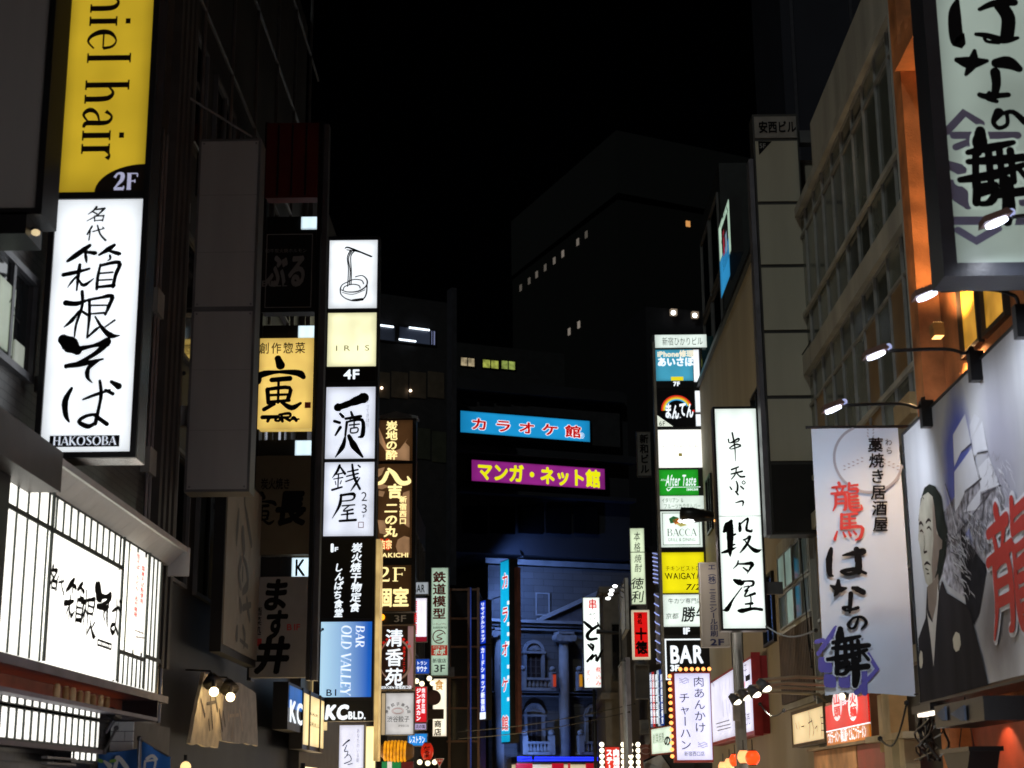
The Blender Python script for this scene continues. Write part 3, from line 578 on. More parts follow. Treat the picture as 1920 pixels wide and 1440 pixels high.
for a, b_ in (((1004, 1168), (1132, 1110)), ((1132, 1110), (1262, 1170))):
    p, q = PC.uv(*a), PC.uv(*b_); MB().poly(PC, [(p[0], p[1]), (q[0], q[1]), (q[0], q[1]+.18), (p[0], p[1]+.18)], .1, .5).build('raking_cornice', STM, b16)
def column(xc, w_, y0, y1, y2):
    u, v = PC.uv(xc, (y0+y1)/2); vt = PC.uv(xc, y1)[1]; vb = PC.uv(xc, y2)[1]; r_ = abs(PC.uv(xc+w_/2, y1)[0]-PC.uv(xc, y1)[0]); vtt = PC.uv(xc, y0)[1]
    c = MB(); c.tube([PC.p(u, vb, .35), PC.p(u, (vb+vt)/2, .35), PC.p(u, vt, .35)], [r_, r_*.98, r_*.86], 16).build('column', STM, b16, True)
    k = MB(); k.box(PC, u-r_*1.5, vtt-.1, u+r_*1.5, vtt, .1, .75); k.box(PC, u-r_*1.2, vt+.06, u+r_*1.2, vtt-.12, .12, .7)
    for sgn in (-1, 1): k.tube([PC.p(u+sgn*r_*1.35, vtt-.26, .2), PC.p(u+sgn*r_*1.35, vtt-.26, .72)], .17, 12)
    k.tube([PC.p(u, vt-.02, .35), PC.p(u, vt+.06, .35)], r_*1.02, 16); k.build('capital', STM, b16)
column(1051, 19, 1187, 1207, 1446); column(930, 17, 1180, 1196, 1446); column(1172, 19, 1190, 1210, 1446)
cb(912, 1298, 1262, 1303, 0, .45); cb(914, 1303, 1262, 1310, 0, .25)
def arch(xc, w_, yt, yb, door, pane='120c0a'):
    q = PC.rect(xc-w_/2, yt, xc+w_/2, yb); uc = (q[0]+q[2])/2; R = (q[2]-q[0])/2; vb = q[1]; vs = q[3]-R; t = .14
    pts = [(uc+R*math.cos(a), vs+R*math.sin(a)) for a in [k*math.pi/10 for k in range(11)]]
    ins = [(uc+(R-t)*math.cos(a), vs+(R-t)*math.sin(a)) for a in [k*math.pi/10 for k in range(11)]]
    f = MB()
    for i in range(10): f.poly(PC, [pts[i], pts[i+1], ins[i+1], ins[i]], .02, .2)
    f.box(PC, uc-R, vb, uc-R+t, vs, .02, .2); f.box(PC, uc+R-t, vb, uc+R, vs, .02, .2); f.box(PC, uc-R-.05, vs-.1, uc+R+.05, vs, .03, .24)
    w0 = f.build('arched_window', STM, b16)
    for i in range(1, 8): a = i*math.pi/8; ribbon(f2 := MB(), PC, [(uc, vs+.05, .05), (uc+(R-t)*math.cos(a), vs+(R-t)*math.sin(a), .09)], .12, False); f2.build('fan_rib', STM, w0)
    MB().poly(PC, [(uc, vs)]+ins, .05, .08).build('fanlight', surf((.16, .15, .15), .6), w0)
    MB().box(PC, uc-R+t, vb, uc+R-t, vs-.1, .02, .06).build('pane', surf((.03, .018, .014), .5), w0)
    g = MB()
    for k in range(1, 3): x = uc-R+t+(2*R-2*t)*k/3; g.box(PC, x-.03, vb, x+.03, vs-.1, .06, .1)
    for k in range(1, 4): z = vb+(vs-.1-vb)*k/4; g.box(PC, uc-R+t, z-.02, uc+R-t, z+.02, .061, .09)
    g.build('glazing_bar', surf((.08, .06, .05), .6), w0)
arch(999, 40, 1200, 1275, 0); arch(1000, 40, 1318, 1392, 0); arch(1113, 38, 1319, 1392, 0); arch(1110, 40, 1203, 1278, 0)
def balcony(x0, x1, y0, y1, banners=()):
    q = PC.rect(x0, y0, x1, y1); r_ = MB(); r_.box(PC, q[0], q[3]-.1, q[2], q[3], .55, .75); r_.box(PC, q[0], q[1], q[2], q[1]+.12, 0, .8)
    o = r_.build('balcony', STM, b16); nb = 7
    for k in range(nb):
        u = q[0]+(q[2]-q[0])*(k+.8)/(nb+.6); h = q[3]-q[1]
        MB().tube([PC.p(u, q[1]+.12, .65), PC.p(u, q[1]+h*.4, .65), PC.p(u, q[1]+h*.7, .65), PC.p(u, q[3]-.1, .65)], [.05, .1, .04, .06], 8).build('baluster', STM, o, True)
    for u in (q[0], q[2]):
        MB().box(PC, u-.12, q[1], u+.12, q[3]+.25, .5, .8).build('balcony_post', STM, o); MB().ball(PC.p(u, q[3]+.38, .65), .14).build('ball_finial', STM, o, True)
balcony(970, 1026, 1272, 1297); balcony(973, 1024, 1391, 1416); balcony(1076, 1135, 1272, 1297); balcony(1078, 1135, 1391, 1416)
for x, c in ((1026, 'd84828'), (1075, 'f0a020')):
    q = PC.rect(x-2.5, 1267, x+2.5, 1290); t_ = thing('hanging_banner', ('small red' if x < 1050 else 'small orange')+' lit banner on the upper balcony post of the blue facade', 'banner', PC.p(q[0], q[1], .9))
    MB().box(PC, q[0], q[1], q[2], q[3], .86, .92).build('cloth', lit(c, .45, .1), t_); MB().box(PC, q[0]-.02, q[3], q[2]+.02, q[3]+.05, .84, .94).build('rod', DARK, t_)
q = PC.rect(956, 1422, 1130, 1427)
t_ = thing('blue_neon_line', 'bright blue neon tubes running along the ledge below the classical facade', 'neon light', PC.p(q[0], q[1], 1))
MB().box(PC, q[0], q[1]-.1, q[2]+1.5, q[3]+.05, .2, .9).build('ledge', DARK, t_)
for k in (0, 1): MB().tube([PC.p(q[0], q[1]+.02+.1*k, .96), PC.p(q[2]+1.5, q[1]+.02+.1*k, .96)], .035, 8).build('neon_tube', lit('2030ff', 2.2, 0), t_)
q = PC.rect(955, 1434, 1100, 1460)
t_ = thing('shop_fascia', 'cream shop fascia with red blocks under the blue neon line', 'sign', PC.p(q[0], q[1], 1))
MB().box(PC, q[0], q[1]-.6, q[2], q[3], .3, .8).build('board', lit('f0d8a8', .7, .15), t_)
for a, b_ in ((955, 986), (1022, 1044), (1052, 1056), (1085, 1100)):
    q = PC.rect(a, 1432, b_, 1460); MB().box(PC, q[0], q[1]-.4, q[2], q[3], .8, .84).build('red_block', lit('d01828', .6, 0), t_)
for (x, y, e, tx, ty) in ((921, 1120, 620, 1010, 1240), (948, 1052, 400, 1030, 1120), (966, 1420, 260, 1000, 1330)):  # blue fill lamps added to tint the facade
    p = PC.p(*PC.uv(x, y), 2.2); d = PC.p(*PC.uv(tx, ty), 0)-p
    t_ = thing('facade_fill_lamp', {921: 'added blue fill lamp aimed across the pillared facade from its left corner', 948: 'added blue fill lamp by the top of the cyan vertical sign', 966: 'added blue fill lamp under the lowest balcony'}[x], 'lamp', p)
    MB().tube([p-d.normalized()*.25, p], [.04, .07], 10).build('lamp_body', DARK, t_)
    MB().tube([p-Vector((0, 0, .1)), PC.p(*PC.uv(x, y), .0)-Vector((0, 0, .1))], .025, 6).build('bracket', DARK, t_)
    L = bpy.data.lights.new('blue_fill', 'SPOT'); L.energy = e; L.color = (.17, .34, 1); L.spot_size = 2.9; L.spot_blend = .5; L.shadow_soft_size = .15
    o = bpy.data.objects.new('blue_fill', L); COL.objects.link(o); o.parent = t_; o.rotation_euler = (-d).to_track_quat('Z', 'Y').to_euler()
# ================================================================ LEFT SIGNS
# top-left blank box sign
P = FY(11)
r, f = sign(P, (-90, -140, 68, 392), surf((.28, .265, .24), .5, .15, 2, .03, streak=True), .35, 'blank_sign', 'big unlit grey blank sign cut by the top left corner', fm=BLACKM, fr=.05)
MB().box(P, *P.rect(-90, 402, 50, 440), -.35, .03).build('base_trough', BLACKM, r)
t_ = thing('small_wall_lamp', 'small warm lamp glowing under the top left blank sign', 'lamp', atY(66, 436, 11.1))
MB().ball(atY(67, 436, 11.1), .035, sx=(1, 1, .7)).build('bulb', lit('e8d0a0', .9, 0), t_); MB().tube([atY(60, 428, 11.1), atY(66, 434, 11.1)], .02).build('holder', DARK, t_)
# yellow / white tower
P = FY(12.8); YEL = lit('c4a428', .8, .24, 1.3); BRW = surf((.03, .018, .012), .5, .1, 3, 0)
r = tower(P, (120, -60, 260, 856), .28, 'hair_and_soba_sign_tower', 'tall left sign tower with yellow panel above white brush lettered panel', hm=surf((.05, .045, .045), .3, .2, 3, .05, .6))
r.name = 'sign_tower'
# the tower rect leans with the lens; make its frame from the panel corners
a = P.rect(108, 378, 245, 848); U0, U1, V0 = a[0], a[2], a[1]
for c in list(r.children): bpy.data.objects.remove(c)
VT = P.uv(200, -80)[1]; VM = P.uv(190, 369)[1]
MB().box(P, U0-.05, V0-.05, U1+.05, VT, -.28, 0).build('housing', surf((.1, .09, .09), .25, .2, 3, .05, .7), r)
MB().frame(P, U0-.05, V0-.05, U1+.05, VT, .05, .001, .04).box(P, U0, VM-.03, U1, VM+.03, .001, .04).build('frame', DARK, r)
f = MB().box(P, U0, V0, U1, VM-.03, .001, .015).build('sign_panel', WHT, r); f['label'] = 'white lit panel with black brush lettering'
g = MB().box(P, U0, VM+.03, U1, VT-.05, .001, .015).build('sign_panel', YEL, r); g['label'] = 'yellow lit panel with dark serif lettering'
for ch, rc in (('名', (166, 390, 196, 416)), ('代', (166, 424, 199, 452)), ('箱', (124, 462, 223, 545)), ('根', (126, 548, 226, 634)), ('そ', (120, 638, 198, 719)), ('ば', (126, 716, 219, 800))):
    brush(f, P, ch, rc, INK, wf=1.0, n=.02)
q = P.rect(97, 818, 222, 838); MB().box(P, q[0]-.01, q[1], q[2]+.01, q[3], .015, .022).build('name_plate', INK, f)
serif(f, P, 'HAKOSOBA', (101, 820, 219, 835), lit('e8f0ff', .8, 0), n=.026, wt=1.3)
# rotated serif: x band shrinks with height because the column leans
serif(g, P, 'niel hair', (173, -18, 233, 306), BRW, n=.02, rot=True, wt=1.1)
uv = P.uv(271, 362); mb = MB(); R = .42
pts = [(U1, VM+.03)]+[(U1-R*math.sin(t)*.95, VM+.03+R*.62*math.cos(t)) for t in [k*math.pi/2/12 for k in range(13)]][::-1]
mb.poly(P, [(U1, VM+.03), (U1, VM+.03+R*.62)]+[(U1-R*1.02*math.sin(t), VM+.03+R*.62*math.cos(t)) for t in [k*math.pi/24 for k in range(1, 13)]], .015, .019); mb.build('corner_patch', BRW, g)
serif(g, P, '2F', (214, 327, 260, 357), lit('c8c8e8', .6, 0), n=.024, wt=1.6)
for y0, y1 in ((700, 730), (300, 330)): bracket(r, P, (60, y0, 100, y1))
# soba light wall (parallel to street) with shoji lattice
P = WL(-3.95); A = P.rect(40, 915, 299, 1300)
r = thing('shoji_light_wall', 'big glowing white shop light wall with black lattice and brush lettering at lower left', 'shop sign', P.p((A[0]+A[2])/2, 2.6, -.1))
U0, V0, U1, V1 = 11.2, 2.66, 16.85, 4.02
MB().box(P, U0-.05, V0-.06, U1+.05, V1+.06, -.2, 0).build('housing', DARK, r)
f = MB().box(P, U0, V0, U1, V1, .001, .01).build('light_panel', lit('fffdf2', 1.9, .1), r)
LB = surf((.03, .04, .035), .5, .1, 3, 0); hb = [(12.72, 15.3)]
def latt(a, b, v0, v1, n, w_=.014):
    for k in range(n+1):
        u = a+(b-a)*k/n; MB().box(P, u-w_/2, v0, u+w_/2, v1, .012, .028).build('lattice_bar', LB, r)
pu = lambda x, y: P.uv(x, y)
UA, UB = pu(78, 1100)[0], pu(218, 1100)[0]       # name board extent
UC = pu(265, 1150)[0]
vt_, vb_ = 3.72, 2.66
latt(U0, UA, V0, V1, 6); latt(UA, UB, vt_+.02, V1, 11); latt(UB, UC, 2.95, V1, 3); latt(UB, UC, V0, 2.93, 6); latt(UC, U1, V0, V1, 4)
for a, b, v in ((U0, UA, 3.72), (UA, UB, 3.72), (UB, UC, 2.94), (UC, U1, 2.98)): MB().box(P, a, v-.02, b, v+.02, .046, .06).build('lattice_rail', LB, r)
for u in (UA, UB, UC): MB().box(P, u-.02, V0, u+.02, V1, .046, .065).build('lattice_post', LB, r)
bd = MB().box(P, UA+.03, V0+.01, UB-.03, 3.69, .012, .05).build('name_board', lit('fffdf4', 2.0, .06), r)
for ch, rc in (('名', (80, 1058, 93, 1107)), ('代', (94, 1077, 108, 1115)), ('箱', (112, 1079, 143, 1172)), ('根', (142, 1105, 168, 1197)), ('そ', (170, 1102, 194, 1168)), ('ば', (192, 1116, 214, 1192))):
    brush(bd, P, ch, rc, INK, n=.053, wf=1.25)
MB().frame(P, *P.rect(172, 1197, 198, 1220), .02, .051, .055).build('plate_outline', INK, bd); text_h(bd, P, 'HAKOSOBA', (175, 1202, 195, 1215), INK, .02, .053)
vp = MB().box(P, UB+.28, 3.0, UC-.1, 3.95, .046, .06).build('menu_strip', lit('fff6e8', 1.6, .06), r)
for cx, y0, y1, s in ((249, 1034, 1160, '生そば・うどん 名代箱根'), (258, 1056, 1134, '国産そば粉使用')): text_v(vp, P, s, cx-1.5, y0+3, y1, 6.5, RED, .03, .066)
drawn(vp, P, '595,790,5 600,870,5;575,820,4 615,835,4;580,850,4 620,855,4;585,835,4 590,865,4;610,810,4 612,860,4', 0, 840, 2.4, surf((.3, .25, .2)), n=.066)
# fascia & box beneath
MB().box(P, U0-.05, 2.55, U1+.07, 2.62, -.2, .14).build('lower_rail', surf((.16, .14, .17), .5), r)
t_ = thing('display_ledge', 'long brown ledge niche glowing orange under the shop light wall', 'ledge', P.p(14, 2.2, 0))
OR2 = surf((.3, .11, .06), .6, .3)
MB().box(P, 11.3, 2.345, 16.4, 2.38, -.25, .16).build('shelf', surf((.2, .18, .22), .5), t_); MB().box(P, 11.3, 2.38, 16.4, 2.55, -.25, -.2).build('niche_back', OR2, t_)
MB().box(P, 16.36, 2.38, 16.4, 2.55, -.2, .16).build('end_plate', DARK, t_); MB().box(P, 11.3, 2.385, 16.1, 2.395, -.19, -.14).build('glow_strip', lit('ff6a20', 1.3, .5), t_)
BAM = surf((.62, .42, .2), .6, .2); bamboo = None
for i, (x, y0, y1) in enumerate(((106, 1279, 1301), (123, 1283, 1305), (136, 1286, 1307), (149, 1291, 1311), (163, 1292, 1312), (174, 1295, 1315), (188, 1298, 1317), (200, 1300, 1320))):
    pt = atX(x, y1, -3.82); h = (.105, .1, .105, .09, .1, .085, .095, .09)[i]; rr = .027
    t_ = thing('bamboo_cup', ('pale bamboo cup, first from the left on the glowing ledge', 'bamboo cup, second from the left on the glowing ledge', 'pale bamboo cup, third from the left on the glowing ledge', 'darker bamboo cup, fourth from the left on the ledge', 'bright round bamboo cup in the middle of the ledge row', 'dark bamboo cup, third from the right end of the row', 'bamboo cup, second from the right end of the row', 'small bamboo cup at the right end of the ledge row')[i], 'cup', (pt.x, pt.y, 2.38), 'bamboo cups on the lit ledge')
    q = Vector((pt.x, pt.y, 2.38)); m_ = surf(((.8, .58, .3) if i in (0, 2, 4, 6) else (.42, .25, .1)), .6, .2)
    MB().tube([q, q+Vector((0, 0, h*.5)), q+Vector((0, 0, h))], [rr, rr*1.04, rr], 12).build('culm', m_, t_, True); MB().tube([q+Vector((0, 0, h)), q+Vector((0, 0, h+.008))], [rr*.8, rr*.75], 12).build('rim', surf((.7, .55, .32), .6), t_)
# lower shoji lit bands
r = thing('lower_lattice_light', 'lower pair of glowing white lattice bands over the noodle shop entrance', 'shop sign', P.p(13, 1.65, 0))
for v0, v1, ue in ((2.305, 2.36, 14.75), (2.045, 2.265, 14.75), (1.925, 1.985, 14.7)):
    us_ = 13.95 if v1 < 2 else 11.0; MB().box(P, us_, v0-.03, ue+.03, v1+.03, -.15, 0).build('housing', DARK, r); MB().box(P, us_, v0, ue, v1, .001, .01).build('light_panel', lit('fffdf4', 1.8, .1), r)
    k = 0; u = us_
    while u <= ue+.01: MB().box(P, u-.013, v0-.01, u+.013, v1+.01, .012, .026).build('lattice_bar', LB, r); u += .19
MB().box(P, 11.0, 1.985, 14.85, 2.02, -.1, .05).build('sill_beam', surf((.1, .08, .1), .5), r)
# louvre & camera
r = thing('louvre_panel', 'dark metal louvre grille below the lower glowing lattice band', 'louvre', P.p(14, 1.0, 0))
for k in range(7): MB().box(P, 13.1, 1.93-.045*k-.02, 13.93, 1.93-.045*k, .0, .05).build('louvre_blade', surf((.2, .19, .18), .5), r)
MB().box(P, 13.05, 1.58, 13.95, 1.61, -.02, .06).build('frame', DARK, r)
r = thing('security_camera', 'small dark security camera on the white tiled pier', 'camera', atX(219, 1345, -3.9)); c = atX(219, 1342, -3.9)
MB().tube([c, c+Vector((0, -.22, .02))], .05, 10).build('camera_body', DARK, r); MB().tube([c+Vector((0, 0, .0)), c+Vector((-.1, 0, -.16))], .02).build('mount', STEEL, r); MB().ball(c+Vector((0, -.22, .02)), .035).build('lens', BLACKM, r)
r = thing('awning_stay', 'thin grey diagonal stay rod beside the tiled pier', 'rod', atX(195, 1410, -3.9)); MB().tube([atX(218, 1365, -3.9), atX(196, 1410, -3.9)], .014, 6).build('rod', STEEL, r)
for pp in (atX(218, 1365, -3.9), atX(196, 1410, -3.9)): MB().ball(pp, .025, 8).build('rod_eye', STEEL, r)
# awning canopy (pale) over the wall sign
r = thing('pale_canopy', 'pale ribbed metal canopy sloping over the noodle shop light wall', 'canopy', (-3.9, 16, 4.0)); CN = surf((.6, .58, .55), .45, .1, 3, .05)
CP = Plane((0, 12.3), (1, 0))
for k in range(18): MB().poly(CP, [(-4.15, 4.05), (-3.95, 4.05), (-3.79, 4.2), (-3.79, 4.24), (-4.15, 4.24)], -.277*k, -.277*(k+1)+.006).build('canopy_panel', CN, r)
MB().wbox(-3.97, 17.32, 3.94, -3.74, 17.36, 4.25).build('canopy_end', CN, r); MB().wbox(-3.79, 12.3, 4.19, -3.76, 17.32, 4.25).build('canopy_lip', CN, r)
r = thing('dark_housing_box', 'dark metal shutter housing and post at the left edge under the white sign', 'housing', (-3.9, 11.6, 2.2)); MB().wbox(-4.2, 9, 3.92, -3.68, 12.26, 4.24).build('housing', surf((.06, .05, .045), .5), r); MB().wbox(-4.2, 11.2, 1.2, -3.86, 11.6, 3.92).build('post', BLACKM, r)
# banner flags at lower left
r = thing('flag_banner', 'blue summer banner with white character on a steel pole at lower left', 'banner', (-3.45, 15.6, .12)); P = FY(15.6); q = P.uv(262, 1385)
MB().tube([P.p(q[0], .12), P.p(q[0], q[1])], .018, 8).build('pole', STEEL, r); MB().ball(P.p(q[0], q[1]), .028, 10).build('pole_cap', STEEL, r)
def cloth(pts, m, nm='cloth', n=.0, wv=.03, P_=None, par=None, N=10):
    P_ = P_ or P; a, b, c, d = [P_.uv(*p) for p in pts]; mb = MB(); V = []
    for j in range(N+1):
        for i in range(N+1):
            s, t = i/N, j/N; u = (a[0]*(1-s)+b[0]*s)*(1-t)+(d[0]*(1-s)+c[0]*s)*t; v = (a[1]*(1-s)+b[1]*s)*(1-t)+(d[1]*(1-s)+c[1]*s)*t
            V.append(P_.p(u, v, n+wv*math.sin(s*7+t*3)))
    k = N+1; mb.add(V, [(j*k+i+k, j*k+i+k+1, j*k+i+1, j*k+i) for j in range(N) for i in range(N)]); return mb.build(nm, m, par or r, True)
cloth(((266, 1389), (320, 1420), (324, 1500), (266, 1500)), surf((.03, .16, .5), .7, .3)); cloth(((183, 1414), (258, 1404), (260, 1500), (188, 1500)), surf((.04, .16, .45), .7, .4))
MB().tube([P.p(*P.uv(264, 1388), .0), P.p(*P.uv(321, 1421), 0)], .01, 6).build('cross_rod', STEEL, r)
WP = surf((.75, .75, .72), .6, .05, 3, 0)
drawn(r, P, '790,830,14 830,865,34;870,830,14 895,800,26 960,880,30;890,800,22 870,880,26;1110,810,20 1150,790,22 1180,815,20;1095,830,14 1090,880,16;1100,830,12 1170,825,14 1165,880,14', 0, 1220, 4, WP, n=.04)
drawn(r, P, '745,820,20 770,830,24;840,830,20 870,825,20', 0, 1220, 4, surf((.25, .5, .08)), n=.045)
# blank grey tall sign
P = FY(18.3); BG = surf((.34, .335, .315), .5, .16, 1.8, .03, streak=True)
a = P.rect(380, 262, 468, 922); ua, ub = P.uv(360, 590)[0], P.uv(479, 590)[0]
r = thing('blank_sign', 'tall narrow unlit grey two panel sign with no writing', 'sign', P.p((ua+ub)/2, a[1], -.15))
MB().box(P, ua, a[1], ub, a[3], -.32, 0).build('housing', surf((.2, .2, .2), .35, .1, 3, .02, .5), r)
vm = P.uv(420, 580)[1]; MB().box(P, ua+.03, a[1]+.03, ub-.03, vm-.03, .001, .012).build('blank_panel', BG, r); MB().box(P, ua+.03, vm+.03, ub-.03, a[3]-.03, .001, .012).build('blank_panel', BG, r)
MB().frame(P, ua, a[1], ub, a[3], .03, .001, .02).box(P, ua+.03, vm-.03, ub-.03, vm+.03, .001, .02).build('frame', surf((.12, .12, .12), .4), r)
for yv in (a[1]+.06, vm-.06, vm+.06, a[3]-.06):
    for uu in (ua+.06, ub-.06): MB().tube([P.p(uu, yv, .012), P.p(uu, yv, .02)], .012, 8).build('bolt', STEEL, r)
for k in range(1, 6): MB().box(P, ua+.03, a[1]+(a[3]-a[1])*k/6-.002, ub-.03, a[1]+(a[3]-a[1])*k/6+.002, .012, .0135).build('stiffener_line', surf((.2, .2, .19), .6), r)
for yy in ((758, 795), (372, 408)): bracket(r, P, (285, yy[0], 350, yy[1]), mat=surf((.3, .29, .28), .5))
# wall sign parallel with grey brush marks
P = WL(-4.2); q = P.rect(403, 940, 463, 1240)
r = thing('wall_sign', 'unlit cream wall sign with blurry grey brush marks below the blank grey sign', 'sign', P.p((q[0]+q[2])/2, q[1], 0))
MB().box(P, q[0], q[1]-.1, q[2], q[3]+.6, 0, .15).build('housing', DARK, r); f = MB().box(P, q[0]+.05, q[1], q[2]-.05, q[3]+.55, .15, .165).build('face_panel', surf((.3, .27, .22), .6, .08), r)
GB = surf((.12, .12, .115), .7, .1, 3, 0)
drawn(f, P, '310,80,14 312,130,10 325,200,22 345,320,20;280,155,14 272,240,26 268,320,10;300,265,34 305,340,34;290,400,20 280,470,26 290,540,14;300,385,10 320,440,20 325,520,26 300,560,16;300,440,10 298,500,12;285,600,14 290,640,26;320,590,10 325,640,22 335,700,14;300,640,16 340,625,14;270,745,20 268,785,24;300,735,12 310,780,20 305,830,14;285,800,8 325,835,10', 320, 900, 2.667, GB, n=.17, wf=2)
# Tora column
P = FY(23.6); ta = P.uv(484+6, 560)[0]; ua, ub = P.uv(482, 720)[0], P.uv(590, 720)[0]
va, vb = P.uv(540, 1275)[1], P.uv(540, 228)[1]
r = thing('sign_tower', 'mostly unlit dark sign column with one glowing amber panel, left of centre', 'sign tower', P.p((ua+ub)/2, va, -.2))
for u in (ua-.01, ub-.03): MB().box(P, u, va, u+.06, vb, -.3, -.02).build('post', BLACKM, r)
MB().box(P, ub+.04, va, ub+.12, vb, -.3, -.1).build('rear_post', surf((.08, .08, .09), .4), r)
def tp(x, y0, y1, mat, lab, t=.03):
    v1, v0 = P.uv(x, y0)[1], P.uv(x, y1)[1]; o = MB().box(P, ua+.03, v0, ub-.03, v1, -.2, t).build('sign_panel', mat, r); o['label'] = lab; return o
f = tp(545, 232, 372, surf((.1, .008, .006), .5, .15), 'dark red unlit panel');
for k in range(1, 4): uu = ua+(ub-ua)*k/4; MB().box(P, uu-.012, P.uv(545, 368)[1], uu+.012, P.uv(545, 236)[1], .03, .045).build('seam', BLACKM, f)
f = tp(540, 432, 586, surf((.012, .013, .015), .35, .1), 'black unlit panel with faint white characters'); GW = surf((.22, .22, .22), .6, .1, 3, 0)
MB().frame(P, ua+.08, P.uv(540, 578)[1], ub-.08, P.uv(540, 440)[1], .012, .031, .036).build('thin_border', GW, f)
text_h(f, P, 'ぶる', (500, 478, 574, 540), GW, .04, .034, shear=.15); text_h(f, P, 'BULL', (491, 527, 540, 538), GW, .02, .034); text_h(f, P, '和牛炭火焼ホルモン', (498, 468, 576, 475), GW, .0, .034)
f = tp(537, 635, 804, lit('f2cc6c', 1.0, .2, 2.2), 'glowing amber panel with big black brush character')
text_h(f, P, '創作惣菜', (487, 644, 573, 664), INK, .01, .034, track=.15); brush(f, P, '寅', (486, 674, 568, 768), INK, n=.034)
drawn(f, P, '335,1200,14 395,1198,12;362,1200,12 355,1215,10;385,1205,8 400,1200,8 400,1213,8 385,1212,8 385,1205,6;400,1190,8 438,1185,10 440,1198,8 415,1200,8;408,1192,8 412,1215,10;415,1200,8 440,1212,10;440,1215,6 455,1200,10 465,1213,10;448,1208,6 475,1207,6', 330, 200, 2.057, INK, n=.034)
rect(f, P, (572, 755, 583, 766), surf((.6, .08, .04)), .034, 'red_seal')
f = tp(527, 855, 1040, surf((.1, .08, .045), .6, .1), 'dim tan unlit panel with two black characters'); brush(f, P, '寅', (472, 926, 516, 984), INK, n=.034); text_h(f, P, '長', (516, 922, 572, 985), INK, .05, .034, shear=.1); text_h(f, P, '炭火焼き', (490, 898, 545, 918), INK, .02, .034)
f = tp(520, 1082, 1270, surf((.24, .23, .22), .6, .08), 'grey unlit panel with three black brush characters'); text_h(f, P, 'ま', (489, 1086, 541, 1146), INK, .045, .034, shear=.12); text_h(f, P, 'す', (495, 1144, 537, 1200), INK, .045, .034, shear=.15); text_h(f, P, '井', (477, 1196, 540, 1262), INK, .05, .034, shear=.15)
text_v(f, P, '酒菜処', 485, 1138, 1192, 15, INK, .01, .034); text_h(f, P, 'B1F', (538, 1170, 564, 1182), surf((.4, .03, .03)), .02, .034); rect(f, P, (477, 1198, 491, 1212), surf((.4, .03, .03)), .034, 'red_seal')
for x, y0, y1 in ((585, 402, 424), (577, 607, 629), (569, 823, 851), (562, 1044, 1081)):  # glowing pieces in place of a lit sign behind, showing through the gaps
    v1, v0 = P.uv(x, y0)[1], P.uv(x, y1)[1]; o = MB().box(P, ub-.29, v0, ub-.02, v1, -.16, -.1).build('rear_sign_sliver', lit('dcf4ff', 1.1, .05), r)
    if y0 > 1000: text_h(o, P, 'K', (551, 1046, 572, 1078), INK, .02, -.09)
    MB().box(P, ua+.03, v0-.02, ub-.3, v1+.02, -.2, -.14).build('gap_backing', BLACKM, r)
# torn board signs with bulbs
P = WL(-4.05)
for i, (pts, m, lab) in enumerate((((( 360, 1262), (402, 1290), (388, 1402), (333, 1394)), surf((.66, .57, .4), .7, .22, 6, .5), 'left rough pale board lettered in brown, lit by a warm bulb'), (((402, 1278), (468, 1300), (472, 1398), (402, 1390)), surf((.45, .4, .35), .7, .22, 5, .5), 'right rough greyish board behind the lower warm bulb'))):
    qa = P.uv(*pts[3]); r = thing('rough_board', lab, 'board', P.p(qa[0], qa[1], .1), 'rough boards lit by bulbs on the left wall')
    base = [P.uv(*p) for p in pts]; ed = []
    for k in range(4):
        a, b = base[k], base[(k+1) % 4]
        for j in range(8): t = j/8; ed.append((a[0]+(b[0]-a[0])*t+random.uniform(-.02, .02), a[1]+(b[1]-a[1])*t+random.uniform(-.012, .012)+(.06*math.sin(t*math.pi) if k == 0 else 0)))
    f = MB().poly(P, ed[::-1], .1-.05*i, .14-.05*i).build('board', m, r)
    drawn(f, P, ('90,1100,10 110,1180,12;140,1090,9 150,1240,10;120,1120,8 165,1110,8;160,1060,8 175,1150,12;185,1150,8 200,1250,12;205,1160,8 215,1230,8;130,1200,8 135,1250,8' if i == 0 else '250,1160,8 255,1200,10;290,1140,8 270,1280,12;260,1180,8 305,1175,8;310,1150,8 325,1250,10'), 320, 900, 2.667, surf((.06, .045, .03)) if i == 0 else surf((.6, .5, .38)), n=.145-.05*i, wf=1.8)
for i, (x, y, lab) in enumerate(((401, 1297, 'bare warm bulb in black shade over the left rough board'), (432, 1307, 'bare glowing bulb hanging lower over the right rough board'))):
    c = atX(x, y, -3.75); r = thing('bulb_lamp', lab, 'lamp', c, 'warm bulbs over the rough boards')
    MB().ball(c, .055, 14).build('bulb', lit('ffe2a8', 9, 0), r, True); MB().tube([c+Vector((0, 0, .05)), c+Vector((0, 0, .14))], [.03, .035], 10).build('socket', DARK, r)
    MB().tube([c+Vector((0, 0, .14)), c+Vector((-.05, 0, .24)), c+Vector((-.35, .02, .26))], .012, 6).build('arm', BLACKM, r)
    MB().tube([c+Vector((-.02, 0.02, .1)), c+Vector((-.05, 0.1, .2))], [.12, .05], 12).build('shade', BLACKM, r, True)
    L = bpy.data.lights.new('bulb_light', 'POINT'); L.energy = 4.5; L.color = (1, .66, .32); L.shadow_soft_size = .05; o = bpy.data.objects.new('bulb_light', L); COL.objects.link(o); o.parent = r; o.location = (.14, 0, 0)
r = thing('paper_lantern', 'small warm round lantern cut by the bottom edge below the rough boards', 'lantern', atX(348, 1436, -3.8)); MB().ball(atX(348, 1438, -3.8), .06, 12).build('lamp_globe', lit('ffd890', 1.4, 0), r, True); MB().tube([atX(348, 1425, -3.8), atX(348, 1415, -3.8)], .02).build('cap', DARK, r)
